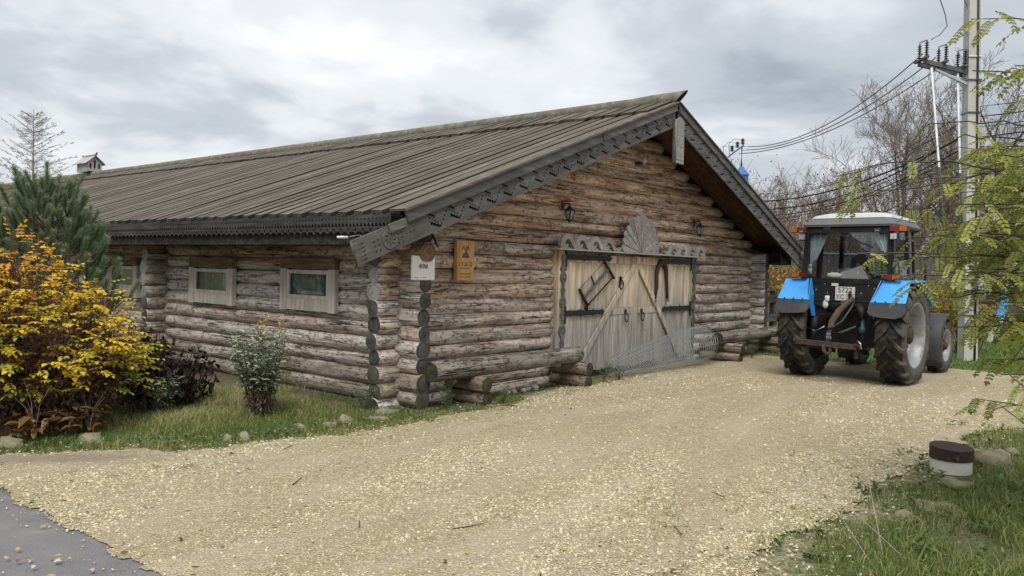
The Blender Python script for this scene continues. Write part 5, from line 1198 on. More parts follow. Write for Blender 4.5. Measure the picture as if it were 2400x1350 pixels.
# switch frame held off the pole towards the barn
fr = MB(); fr.bar(LP(12.72, -4.05, 6.15), LP(12.12, -3.20, 6.42), .06, .09); fr.bar(LP(12.95, -3.95, 6.15), LP(12.34, -3.05, 6.42), .06, .09); fr.build('switch_frame', 'steel_dark', po)
for u in (.25, .6, .95):
    c = Vector((12.85, -4.05, 6.24)).lerp(Vector((12.2, -3.1, 6.50)), u); d = Vector((.77, .63, 0)) * .3
    MB().bar(LP(*(c - d * .8)), LP(*(c + d)), .07, .05).build('crossbeam', 'steel_dark', po)
    for s_ in (-.18, .12):
        q = c + Vector((.77, .63, 0)) * s_; pr = []
        for k in range(6): pr += [(.018, .04 + k * .05), (.05, .055 + k * .05), (.018, .07 + k * .05)]
        ins = MB(); ins.lathe(pr + [(.02, .36)], 10, W2P @ Matrix.Translation(q)); ins.build('insulator', 'insul', po)
    MB().bar(LP(*(c + Vector((-.14, -.11, .37)))), LP(*(c + Vector((.12, .09, .40)))), .03, .02).build('switch_blade', 'steel', po)
MB().tube([LP(12.22, -3.34, 6.28), LP(12.40, -3.75, 2.0)], .028, 8).build('operating_rod', 'steel', po); MB().tube([LP(12.55, -3.78, 6.25), LP(12.66, -4.02, 1.8)], .03, 8).build('operating_rod', 'steel', po)
MB().bar(LP(12.72, -4.1, 5.85), LP(12.3, -3.4, 6.25), .05, .05).build('strut', 'steel', po)
def wire(name, pts, r, mat, label, group, sag=0.0, n=24):
    if len(pts) == 2:
        a, b = Vector(pts[0]), Vector(pts[1]); pts = [a.lerp(b, i / n) - Vector((0, 0, sag * 4 * (i / n) * (1 - i / n))) for i in range(n + 1)]
    o = MB().tube(pts, r, 6).build(name, mat, None); return tag(o, label, 'wire', group)
KX, KY = 16.36, 2.66
for i, (dx, dy, dz) in enumerate(((0, 0, 0), (.14, -.17, -.10), (.28, -.34, -.20))):
    wire('overhead_wire', [(KX + .05 - dx * .3, KY - .03 - dy * .3, 5.62 - .11 * i), (12.12 + .18 * i, -3.18 - .22 * i, 6.58 - .07 * i)], .013, 'cable_grey', 'grey overhead wire sagging from the switch frame to the blue transformer mast', 'wires to the transformer', .55 - .05 * i)
for i, (px_, py_) in enumerate(((12.28, -3.3), (12.55, -3.72))):
    p = Vector((px_, py_, 6.9)); wire('jumper_wire', [p, p + Vector((.10, -.14, .10)), p + Vector((.20, -.26, .30)), p + Vector((.18, -.22, .55)), p + Vector((.10, -.10, .95)), p + Vector((.02, .0, 1.6)), Vector((12.82 + .06 * i, -4.02, 9.35))], .012, 'cable_grey', 'grey wire looping up from the switch insulators on the concrete pole', 'jumper wires above the switch')
Aq = Vector((12.78, -4.12, 0))
LV = [((16.3, 2.6, 3.95), 4.95, .45, .028), ((16.3, 2.6, 3.75), 5.02, .6, .022), ((20.9, 4.1, 4.55), 5.3, .5, .012), ((20.9, 4.1, 4.65), 5.5, .6, .010), ((20.9, 4.1, 3.9), 4.7, .5, .020), ((20.9, 4.1, 3.7), 4.55, .4, .014), ((20.9, 4.1, 4.2), 4.8, .55, .012), ((20.9, 4.1, 3.5), 4.4, .3, .012), ((10.85, -.35, 2.33), 4.2, .25, .016)]
for (p, z, sg, r_) in LV:
    wire('overhead_cable', [p, Aq + Vector((0, 0, z))], r_ * .72, 'cable', 'thick black cable bundle running from the numbered concrete pole to the blue transformer mast' if r_ > .021 else ('black service cable from the numbered concrete pole to the barn eave soffit' if p[0] < 11 else ('medium black cable from the numbered pole to the distant concrete post' if r_ > .018 else 'thin black cable from the numbered concrete pole to the distant concrete post')), 'cables left of the numbered pole', sg)
for j in range(6):
    z = 4.35 + .22 * j; wire('overhead_cable', [Aq + Vector((0, 0, z)), (11.8 + .8 * j, -12.5, 6.0 + .3 * j)], .009 if j % 2 else .014, 'cable', ('thin' if j % 2 else 'thick') + ' black cable leaving the numbered concrete pole behind the leafy branches', 'cables right of the numbered pole', .35)
# leaning strut pole with a blue base
sp = empty('leaning_pole', (18.85, -3.75, 0), 0, 'leaning pale concrete pole with blue painted base behind the branches', 'pole')
d = Vector((.31, -.32, 1.44)).normalized()
MB().bar(d * -.3, d * .75, .16, .16).build('foot', 'concrete', sp); MB().bar(d * .752, d * 1.6, .165, .165).build('blue_band', 'blue', sp); MB().bar(d * 1.602, d * 8, .16, .16).build('shaft', 'concrete', sp)
sq = empty('concrete_post', (20.9, 4.1, 0), 0, 'distant pale concrete post rising behind the tractor roof', 'post'); MB().bar((0, 0, 0), (0, 0, 4.75), .16, .16).build('shaft', 'concrete', sq); MB().box((-.3, -.03, 4.5), (.3, .03, 4.56)).build('crossarm', 'steel_dark', sq)
# transformer kiosk behind the barn
ki = empty('transformer_kiosk', (KX, KY, 0), rad(-50), 'blue transformer mast with insulators rising behind the barn roof', 'transformer')
MB().box((-.5, -.4, 0), (.3, .4, 2.4), bev=.02).build('cabinet', 'kiosk_blue', ki)
MB().box((-.45, -.42, .15), (.25, -.40, 2.2)).build('door', 'kiosk_blue', ki)
MB().box((-.17, -.17, 2.4), (.17, .17, 4.72)).build('mast', 'kiosk_blue', ki)
mb = MB(); mb.lathe([(.27, 4.72), (.27, 4.76), (.05, 5.0)], 4, Matrix.Rotation(.785, 4, 'Z'), smooth=False); mb.build('mast_cap', 'kiosk_blue', ki)
MB().tube([(0, 0, 5.0), (0, 0, 5.62)], .028, 8).build('mast_rod', 'kiosk_blue', ki); MB().bar((.05, 0, 5.66), (-.42, .0, 5.28), .04, .04).build('arm', 'steel_dark', ki)
for k, (dx, dz) in enumerate(((.02, 5.68), (-.14, 5.58), (-.30, 5.46))):
    pr = []
    for q in range(3): pr += [(.03, dz + q * .055), (.075, dz + .02 + q * .055), (.03, dz + .04 + q * .055)]
    MB().lathe(pr + [(.05, dz + .17), (.001, dz + .18)], 10, Matrix.Translation((dx, 0, 0))).build('insulator', 'insul', ki)
    MB().tube([(dx, 0, dz + .13), (dx - .28, 0, dz + .16), (dx - .42, .02, dz), (dx - .38, .05, dz - .3), (dx - .25, .06, 4.98)], .009, 6).build('loop_wire', 'cable_grey', ki)
pr = []
for q in range(5): pr += [(.06, 4.74 + q * .06), (.14 - .012 * q, 4.765 + q * .06), (.06, 4.79 + q * .06)]
MB().lathe(pr + [(.03, 5.1), (.025, 5.3)], 12, Matrix.Translation((-.36, 0, 0))).build('bushing', 'insul_white', ki); MB().box((-.46, -.1, 2.4), (-.26, .1, 4.74)).build('bushing_stand', 'kiosk_blue', ki)
# wooden fence beyond the barn corner
fe = empty('wooden_fence', (11.3, -.15, 0), rad(-6), 'grey wooden rail fence between the barn corner and the tractor', 'fence')
for x in np.arange(.45, 7.5, 1.7): MB().box((x, -.06, -.2), (x + .12, .06, 1.35)).build('post', 'fence_wood', fe)
for z in (.30, .72, 1.17):
    for x in np.arange(-.1, 6.8, 1.7): MB().box((x + .02, -.095, z - .085 + random.uniform(-.02, .02)), (x + 1.69, -.063, z + .085)).build('rail', 'fence_wood', fe)
# sheet metal fence in the background: corrugated panels and posts
fm = empty('metal_fence', (27.0, -1.6, 0), math.atan2(-.774, .633), 'dark grey corrugated metal fence behind the brown car', 'fence')
def corr():
    vs = []; fs = []; n = 32
    for i in range(n + 1):
        x = 2.0 * i / n; y_ = .02 * (1 if (i // 2) % 2 else -1); vs += [(x, y_, .12), (x, y_, 2.55)]
    return MB().add(vs, [(2 * i, 2 * i + 2, 2 * i + 3, 2 * i + 1) for i in range(n)]).mesh('sheet_panel')
cm = corr(); cm.materials.append(M['fence_metal'])
for i in range(-3, 7):
    o = link('sheet_panel', cm, fm); o.location = (i * 2.02, 0, 0); MB().box((i * 2.02 - .03, .03, 0), (i * 2.02 + .03, .09, 2.6)).build('post', 'steel_dark', fm)
MB().box((-6.1, -.04, 2.56), (14.1, .05, 2.62)).build('top_rail', 'steel', fm)
# brown estate car
car = empty('brown_car', (24.95, -3.55, 0), math.atan2(.774, -.633), 'muddy brown estate car with silver roof rails parked beyond the lawn', 'car')
def sect(x, zb, zt, w, wt2): return [(x, w, zb), (x, w + .03, (zb + zt) / 2), (x, w, zt), (x, wt2, zt + .01), (x, -wt2, zt + .01), (x, -w, zt), (x, -w - .03, (zb + zt) / 2), (x, -w, zb)]
loft([sect(-2.15, .40, .85, .75, .6), sect(-2.0, .30, .95, .82, .7), sect(-1.0, .28, .98, .85, .8), sect(.6, .28, .96, .85, .8), sect(1.2, .30, .92, .84, .75), sect(2.0, .34, .80, .80, .6), sect(2.2, .42, .68, .70, .5)], 'car_brown', 'body', car)
cb_ = loft([[(x0, w, z), (x0, -w, z), (x1, -w, z), (x1, w, z)] for (x0, x1, w, z) in ((-2.05, 1.15, .80, .97), (-1.75, .35, .66, 1.40), (-1.55, .10, .60, 1.46))], 'car_brown', 'cabin', car)
for sg in (1, -1):
    for (a, b, c, d_) in ((-1.85, -1.05, -1.62, -1.0), (-.98, -.15, -.93, -.15), (-.08, .98, -.08, .33)):
        MB().add([(a, .80 * sg, 1.0), (b, .80 * sg, 1.0), (d_, .672 * sg, 1.37), (c, .672 * sg, 1.37)], [(0, 1, 2, 3)]).build('side_window', 'seat', cb_).location = (0, .012 * sg, .005)
    MB().tube([(-1.5, .60 * sg, 1.47), (-1.45, .60 * sg, 1.53), (.1, .60 * sg, 1.53), (.2, .60 * sg, 1.45)], .022, 8).build('roof_rail', 'chrome', car)
    MB().bar((-1.9, .845 * sg, .96), (1.1, .845 * sg, .96), .02, .02).build('trim_strip', 'chrome', car); MB().box((-1.0, .86 * sg - .01, .28), (.8, .86 * sg + .01, .36)).build('sill_trim', 'chrome', car)
    for x in (1.38, -1.28):
        w_ = MB(); w_.lathe([(.20, -.09), (.31, -.10), (.325, 0), (.31, .10), (.20, .09)], 24, axis='Y'); wo = w_.build('wheel', 'tyre_black', car); wo.location = (x, .78 * sg, .32)
        MB().lathe([(.205, .08 * sg), (.19, .095 * sg), (.17, .07 * sg), (.05, .085 * sg), (.001, .085 * sg)], 20, axis='Y').build('rim', 'card', wo)
        for k in range(8): MB().bar((.05 * math.cos(k * .785), .092 * sg, .05 * math.sin(k * .785)), (.19 * math.cos(k * .785), .092 * sg, .19 * math.sin(k * .785)), .03, .012).build('spoke', 'cab_grey', wo)
    MB().box((2.05, min(.45 * sg, .72 * sg), .62), (2.19, max(.45 * sg, .72 * sg), .76), bev=.02).build('headlight', 'lamp_lens', car)
MB().add([(.37, .62, 1.38), (.37, -.62, 1.38), (1.12, -.74, 1.0), (1.12, .74, 1.0)], [(0, 1, 2, 3)]).build('windscreen', 'seat', cb_).location = (.01, 0, .012)
# painted stump and kerb stones
stp = empty('painted_stump', (1.29, -5.87, 0), rad(20), 'short stump painted black above and limewashed white below', 'stump')
def stump_ring(z0, z1, mat, name, r0):
    mb = MB(); n = 20; vs = []
    for z in (z0, z1):
        for k in range(n):
            t = 2 * math.pi * k / n; r_ = r0 * (1 + .06 * mnoise.noise(Vector((math.cos(t), math.sin(t), 2.0)))) * (1 - .03 * (z - z0)); vs.append((r_ * math.cos(t), r_ * math.sin(t), z + (.012 * math.sin(t * 1 + 1) if z > .2 else 0)))
    mb.add(vs, [(k, (k + 1) % n, n + (k + 1) % n, n + k) for k in range(n)], 0, True); mb.add(vs, [tuple(range(n, 2 * n))]); return mb.build(name, mat, stp)
stump_ring(-.05, .115, 'stump_white', 'limewashed_base', .170); stump_ring(.115, .225, 'stump_dark', 'dark_top', .178)
MB().lathe([(.001, 0), (.03, 0), (.032, .01)], 14, Matrix.Translation((-.176, -.01, .17)) @ Matrix.Rotation(-1.57, 4, 'Y')).build('knot', 'hose', stp)
def rock(name, loc, s, mat, label, seed, group):
    mb = MB(); mb.sphere((0, 0, 0), 1, 12, 8)
    mb.v = [tuple(Vector((Vector(v).x * s[0], Vector(v).y * s[1], Vector(v).z * s[2])) * (1 + .75 * mnoise.noise(Vector(v) * 1.2 + Vector((seed * 3.1, 0, 0))) + .18 * mnoise.noise(Vector(v) * 3 + Vector((seed, 5, 0))))) for v in mb.v]
    o = mb.build(name, mat, None); o.location = loc; o.rotation_euler = (0, 0, seed); return tag(o, label, 'rock', group)
for i, (x, y_, sx_, sy2, sz_) in enumerate(((-3.42, .52, .21, .12, .085), (-4.0, .85, .15, .10, .08), (-2.50, -.30, .075, .07, .07), (-2.36, -.37, .10, .08, .075), (-1.72, -.38, .10, .07, .075), (-1.42, -.50, .09, .07, .06), (-1.14, -.42, .13, .09, .085), (-.78, -.55, .13, .08, .05), (-.45, -.35, .17, .06, .07), (.25, -1.0, .06, .05, .03))):
    rock('edging_stone', (x, y_, -.018), (sx_, sy2, sz_ * .85), 'stone', ['long flat yellowish limestone slab below the collapsed hostas', 'pale limestone lump below the hosta with pale stalks', 'small squarish limestone, left one of a touching pair at the grass edge', 'squarish limestone, bigger one of a touching pair at the grass edge', 'mossy limestone lump half sunk in the grass left of the goldenrod', 'small yellowish limestone lump in front of the goldenrod', 'jagged pale limestone lump right of the goldenrod foot', 'low flat limestone lump between the goldenrod and the barn corner', 'long narrow limestone sliver beside the barn corner log ends', 'tiny limestone lump in the grass below the white sign corner'][i], i + 1.3, 'edging stones along the grass')
for i, (x, y_, s) in enumerate(((1.62, -.42, .05), (1.78, -.40, .06), (1.95, -.45, .05), (2.25, -.40, .065), (2.12, -.38, .045))):
    rock('white_stone', (x, y_, .02), (s, s * .8, s * .75), 'white_stone', 'small white stone lying under the log bench beside the sign corner', i + 20.7, 'white stones under the bench')
for i, (x, y_, sx_, sy2, sz_) in enumerate(((1.75, -6.15, .20, .15, .15), (.75, -6.0, .14, .12, .05), (-.1, -6.05, .20, .14, .05), (-.55, -5.9, .13, .10, .05), (2.6, -6.2, .10, .08, .05))):
    rock('field_stone', (x, y_, .0), (sx_, sy2, sz_), 'stone', ['big dark mossy stone beside the painted stump', 'flat stone at the foot of the painted stump', 'broad flat stone sunk in the grass near the painted stump', 'small flat stone at the gravel edge near the painted stump', 'small stone in the grass behind the painted stump'][i], i + 40.1, 'stones near the stump')

# ================================================================== VEGETATION
def tree_obj(name, label, cat, group, loc, trunk_segs, crown_parts, tmat, cmat, crown_name='crown'):
    t = empty(name, loc, 0, label, cat, group); L0 = np.array(loc)
    if len(trunk_segs):
        V, F = tubes_np(trunk_segs, 6); link('trunk', npmesh('trunk', V - L0, F, True), t, tmat)
    for (nm, V, F, R_, mt) in crown_parts:
        o = link(nm, npmesh(nm, V - L0, F, False, {'rnd': R_} if R_ is not None else None), t, mt); o['kind'] = 'stuff'
    return t
def grow(base, h, seed, spread=.55, levels=5, trunk_r=.14, up=.25, kids=(5, 4, 4, 4, 3), minr=.006, first=.28, lenf=.52):
    rnd = random.Random(seed); segs = []; tips = []
    def branch(p, d, L, r, lv):
        n = 5 if lv == 0 else (4 if lv < 3 else 2); pts = [p]; dd = d.copy()
        for i in range(n):
            dd = (dd + Vector((rnd.uniform(-1, 1), rnd.uniform(-1, 1), rnd.uniform(-.6, 1))) * (.08 if lv == 0 else .20) + Vector((0, 0, up * .15))).normalized(); pts.append(pts[-1] + dd * (L / n))
        for i in range(n):
            ra = max(minr, r * (1 - .72 * i / n)); rb = max(minr, r * (1 - .72 * (i + 1) / n)); segs.append((tuple(pts[i]), tuple(pts[i + 1]), ra, rb, lv))
        if lv >= levels - 1: tips.append(pts[-1]); return
        k = kids[lv] + (2 if lv == 0 else 0)
        for j in range(k):
            u = first + (1 - first) * (j + rnd.random() * .8) / k if lv == 0 else .25 + .75 * (j + rnd.random()) / k
            f = min(.999, u) * n; i = int(f); q = pts[i].lerp(pts[i + 1], f - i); base_d = (pts[i + 1] - pts[i]).normalized(); s_, u_ = frame(base_d); a = rnd.uniform(0, 6.283)
            nd = (base_d * rnd.uniform(.55, 1.0) + (s_ * math.cos(a) + u_ * math.sin(a)) * spread * rnd.uniform(.8, 1.5) + Vector((0, 0, up))).normalized()
            branch(q, nd, L * lenf * rnd.uniform(.75, 1.15) * (1.15 - .45 * u if lv == 0 else 1), max(minr, r * (1 - .7 * u) * .62), lv + 1)
    branch(Vector(base), Vector((rnd.uniform(-.05, .05), rnd.uniform(-.05, .05), 1)), h * .78, trunk_r, 0); return segs, tips
def bare_tree(name, loc, h, seed, label, group, tmat='bark', cmat='twig_red', leafn=0, lmat='autumn_leaf', **kw):
    segs, tips = grow((loc[0], loc[1], loc[2] - .2), h, seed, **kw); tk = [s[:4] for s in segs if s[4] <= 1]; tw = [s[:4] for s in segs if s[4] > 1]
    V, F = tubes_np(tw, 3); parts = [('crown', V, F, None, cmat)]
    if leafn and tips:
        T = np.array([tuple(t) for t in tips]); P = T[RNG.integers(0, len(T), leafn)] + RNG.normal(0, .12, (leafn, 3)); v, f, r_ = leaves(P, RNG.normal(0, 1, (leafn, 3)), RNG.normal(0, 1, (leafn, 3)), RNG.uniform(.05, .10, leafn), RNG.uniform(.04, .08, leafn), RNG.random(leafn)); parts.append(('leaf_cover', v, f, r_, lmat))
    return tree_obj(name, label, 'tree', group, loc, tk, parts, tmat, cmat)
GT = 'bare trees behind the tractor'
bare_tree('bare_tree', (42.2, 4.1, 0), 12.4, 3, 'big bare spreading tree, tallest of those between the barn and the pole', GT, 'bark_grey', 'twig_grey', trunk_r=.21, spread=.75, kids=(10, 7, 6, 6, 3), minr=.0105, first=.22, lenf=.50)
bare_tree('bare_tree', (36.2, .45, 0), 12.2, 5, 'dark upright bare tree seen between the two steel rods of the pole', GT, 'bark', 'twig_red', trunk_r=.20, spread=.45, kids=(10, 5, 5, 4, 3), minr=.006, lenf=.36)
bare_tree('bare_tree', (33.5, -2.6, 0), 10.2, 8, 'brown bare tree behind the concrete pole and the leafy branches', GT, 'bark', 'twig_red', trunk_r=.2, spread=.65, kids=(9, 6, 5, 5, 3), minr=.0085, leafn=350)
bare_tree('bare_tree', (46, 2.0, 0), 11.0, 9, 'reddish bare tree right of the biggest bare tree', GT, 'bark', 'twig_red', trunk_r=.22, spread=.6, kids=(9, 6, 5, 5, 3), minr=.0085)
bare_tree('bare_tree', (50.5, 9.9, 0), 8.6, 12, 'small round bare tree left of the biggest bare tree', GT, 'bark', 'twig_red', trunk_r=.16, spread=.6, kids=(9, 6, 5, 5, 3), minr=.0085)
bare_tree('bare_tree', (47.5, 12.2, 0), 7.6, 14, 'low dark bare tree beside the rust-leaved birch', GT, 'bark', 'twig_red', trunk_r=.16, spread=.6, kids=(9, 6, 5, 5, 3), minr=.0085)
bare_tree('birch_tree', (52.5, 14.6, 0), 8.6, 17, 'slender birch with rusty leaves just right of the barn roof', GT, 'bark_grey', 'twig_grey', trunk_r=.12, spread=.32, kids=(12, 5, 4, 4, 3), minr=.007, lenf=.30, leafn=2600, lmat='dead_leaf')
bare_tree('bare_tree', (30.0, -6.5, 0), 9.0, 21, 'bare tree behind the leafy branches right of the concrete pole', GT, 'bark', 'twig_red', trunk_r=.2, spread=.65, kids=(9, 6, 5, 5, 3), minr=.0085, leafn=600)
bare_tree('bare_tree', (39.0, 7.6, 0), 6.4, 23, 'low twiggy bare tree behind the tractor cab', GT, 'bark', 'twig_red', trunk_r=.15, spread=.7, kids=(9, 6, 5, 5, 3), minr=.0085)
bare_tree('bare_tree', (38.5, 2.6, 0), 8.2, 27, 'brown twiggy tree behind the steel rods of the pole', GT, 'bark', 'twig_red', trunk_r=.15, spread=.7, kids=(9, 6, 5, 5, 3), minr=.0085)
# brushwood that reads as one mass below the trees
def thicket(name, label, n, x0, x1, depth0, depth1, hmax, cm, lm, lfrac):
    fw = np.array([.77418, .63248]); rt = np.array([.633, -.7738]); d = RNG.uniform(depth0, depth1, n); l = RNG.uniform(x0, x1, n) * d; px = CAMP.x + fw[0] * d + rt[0] * l; py = CAMP.y + fw[1] * d + rt[1] * l
    segs = []; P = []
    for a, b in zip(px, py):
        p = np.array([a, b, -.1]); dirv = np.array([random.uniform(-.35, .35), random.uniform(-.35, .35), 1]); L = random.uniform(.4, 1) * hmax
        for k in range(3):
            q = p + dirv / np.linalg.norm(dirv) * L / 3; segs.append((tuple(p), tuple(q), .022 - .006 * k, .016 - .005 * k)); p = q; dirv = dirv + np.array([random.uniform(-.4, .4), random.uniform(-.4, .4), .1])
            for j in range(3):
                e = p + np.array([random.uniform(-1, 1), random.uniform(-1, 1), random.uniform(.2, 1.2)]) * L * .16; segs.append((tuple(p), tuple(e), .010, .006)); P.append(e)
    V, F = tubes_np(segs, 3); o = link(name, npmesh(name, V, F, False), None, cm); tag(o, label, 'brushwood', kind='stuff')
    P = np.array(P); k = RNG.integers(0, len(P), int(len(P) * lfrac)); P = P[k] + RNG.normal(0, .15, (len(k), 3)); v, f, r_ = leaves(P, RNG.normal(0, 1, P.shape), RNG.normal(0, 1, P.shape), RNG.uniform(.06, .13, len(P)), RNG.uniform(.05, .10, len(P)), RNG.random(len(P)))
    lo = link(name + '_leaves', npmesh(name + '_leaves', v, f, False, {'rnd': r_}), o, lm); lo['kind'] = 'stuff'
thicket('brushwood', 'brown leafless brushwood filling the background below the trees', 1800, .26, .80, 33, 50, 6.4, 'twig_red', 'dead_leaf', .9)
def shrub(name, loc, h, w, seed, label, lm, n, group, ls=(.05, .09), nst=30, smat='stem_brown'):
    segs = []; P = []; rnd = random.Random(seed)
    for i in range(nst):
        a = rnd.uniform(0, 6.28); rr_ = rnd.random() ** .5 * w * .35; p = Vector((loc[0] + rr_ * math.cos(a), loc[1] + rr_ * math.sin(a), loc[2] - .05)); d = Vector((math.cos(a) * rnd.uniform(.1, .5) * w / h, math.sin(a) * rnd.uniform(.1, .5) * w / h, 1)); L = h * rnd.uniform(.6, 1)
        for k in range(4):
            q = p + d.normalized() * L / 4; segs.append((tuple(p), tuple(q), .012 - .002 * k, .010 - .002 * k)); p = q; d += Vector((rnd.uniform(-.3, .3), rnd.uniform(-.3, .3), 0))
            if k > 0:
                for j in range(3): e = p + Vector((rnd.uniform(-1, 1), rnd.uniform(-1, 1), rnd.uniform(-.1, .8))) * .16 * w; segs.append((tuple(p), tuple(e), .005, .003)); P.append(tuple(e)); P.append(tuple(p.lerp(e, .6)))
    P = np.array(P); k = RNG.integers(0, len(P), n); Q = P[k] + RNG.normal(0, .06 * w, (n, 3)); Q[:, 2] = np.maximum(Q[:, 2], .03); v, f, r_ = leaves(Q, RNG.normal(0, 1, Q.shape) + [0, 0, -.3], RNG.normal(0, 1, Q.shape) + [0, 0, 1.0], RNG.uniform(ls[0], ls[1], n), RNG.uniform(ls[0], ls[1], n) * .7, RNG.random(n))
    t = empty(name, loc, 0, label, 'shrub', group); V, F = tubes_np(segs, 4); link('stems', npmesh('stems', V - np.array(loc), F), t, smat)['kind'] = 'stuff'; link('foliage', npmesh('foliage', v - np.array(loc), f, False, {'rnd': r_}), t, lm)['kind'] = 'stuff'; return t
shrub('yellow_shrub', (15.4, 1.2, 0), 2.3, 2.2, 1, 'yellowing shrub behind the wooden fence beside the barn corner', 'autumn_leaf', 1400, 'yellow shrubs')
shrub('yellow_shrub', (17.2, 2.2, 0), 2.6, 2.4, 2, 'tall yellowing shrub behind the fence and the blue kiosk', 'autumn_leaf', 1400, 'yellow shrubs')
shrub('yellow_shrub', (14.6, -3.6, 0), 1.7, 1.5, 3, 'bright yellow shrub between the tractor front wheel and the concrete pole', 'autumn_leaf', 1300, 'yellow shrubs')
shrub('yellow_shrub', (15.6, -2.6, 0), 2.2, 1.6, 4, 'yellow green shrub behind the tractor cab', 'autumn_leaf', 900, 'yellow shrubs')
shrub('yellow_shrub', (21.0, -8.6, 0), 1.8, 2.0, 5, 'yellow green shrub right of the brown car', 'autumn_leaf', 1000, 'yellow shrubs')

# robinia whose leafy branches reach in past the pole
rb = random.Random(5); rt0 = Vector((.95, -7.35, 0)); rsegs = []; LP_, LD, LN, LL_, LW, LR = [], [], [], [], [], []
tr = [rt0 + Vector((0, 0, -.1)), rt0 + Vector((-.05, .05, 1.2)), rt0 + Vector((-.15, .12, 2.4)), rt0 + Vector((-.2, .1, 3.6)), rt0 + Vector((-.3, .2, 4.8))]
rtr = [(tuple(tr[i]), tuple(tr[i + 1]), .07 - .012 * i, .058 - .012 * i) for i in range(4)]
def trunk_at(z):
    for i in range(4):
        if tr[i].z <= z <= tr[i + 1].z: return tr[i].lerp(tr[i + 1], (z - tr[i].z) / (tr[i + 1].z - tr[i].z))
    return tr[-1]
def pin_leaf(p, d, L, droop):
    """one pinnate leaf: stalk with paired oval leaflets"""
    d = d.normalized(); pts = [p]; dd = d.copy(); n = 8
    for i in range(n): dd = (dd + Vector((0, 0, -droop / n))).normalized(); pts.append(pts[-1] + dd * L / n)
    c = rb.random() ** 1.1
    for i in range(n): rsegs.append((tuple(pts[i]), tuple(pts[i + 1]), .0018, .0014))
    s_, u_ = frame(d)
    for i in range(1, n + 1):
        q = pts[i]; ax = (pts[i] - pts[i - 1]).normalized(); s_, u_ = frame(ax); ll = L * .17 * (1 - .25 * abs(i / n - .5)) * rb.uniform(.85, 1.1)
        for sd_ in (-1, 1):
            LP_.append(tuple(q)); v = s_ * sd_ + ax * .35 + Vector((0, 0, -.25)) + Vector((rb.uniform(-.2, .2), rb.uniform(-.2, .2), rb.uniform(-.2, .2))); LD.append(tuple(v)); LN.append(tuple(u_ + ax * .2)); LL_.append(ll); LW.append(ll * .56); LR.append(min(1, max(0, c * .75 + rb.uniform(0, .28))))
    LP_.append(tuple(pts[-1])); LD.append(tuple(dd)); LN.append(tuple(u_)); LL_.append(L * .19); LW.append(L * .10); LR.append(c)
def limb(tip, z0, arch, dens=1.0, leafl=.215, start=.48):
    a = trunk_at(z0); b = Vector(tip); n = 14; pts = []
    j = Vector((rb.uniform(-.1, .1), rb.uniform(-.1, .1), 0))
    for i in range(n + 1):
        u = i / n; pts.append(a.lerp(b, u) + Vector((0, 0, arch * 4 * u * (1 - u))) + j * math.sin(u * 3.14) + Vector((rb.uniform(-.02, .02), rb.uniform(-.02, .02), rb.uniform(-.02, .02))))
    L = (b - a).length
    for i in range(n): rsegs.append((tuple(pts[i]), tuple(pts[i + 1]), .008 * (1 - .8 * i / n) + .0018, .008 * (1 - .8 * (i + 1) / n) + .0018))
    k = int(L * (1 - start) / .10 * dens)
    for i in range(k):
        u = start + (1 - start) * (i + rb.random()) / k; f = min(.999, u) * n; q = pts[int(f)].lerp(pts[int(f) + 1], f - int(f)); ax = (pts[int(f) + 1] - pts[int(f)]).normalized(); s_, u_ = frame(ax)
        dv = s_ * (1 if i % 2 else -1) * rb.uniform(.6, 1.1) + ax * rb.uniform(.1, .8) + Vector((0, 0, rb.uniform(-.5, .35)))
        if rb.random() < .30:      # side twig with its own leaves
            tl = rb.uniform(.18, .40); e = q + dv.normalized() * tl; rsegs.append((tuple(q), tuple(e), .004, .002))
            for m_ in range(4): pin_leaf(q.lerp(e, .35 + .2 * m_), (dv.normalized().cross(Vector((0, 0, 1))) * (1 if m_ % 2 else -1) + dv.normalized() * .6 + Vector((0, 0, -.3))), leafl * rb.uniform(.7, 1.05), rb.uniform(.3, 1.0))
        else: pin_leaf(q, dv, leafl * rb.uniform(.75, 1.15), rb.uniform(.3, 1.1))
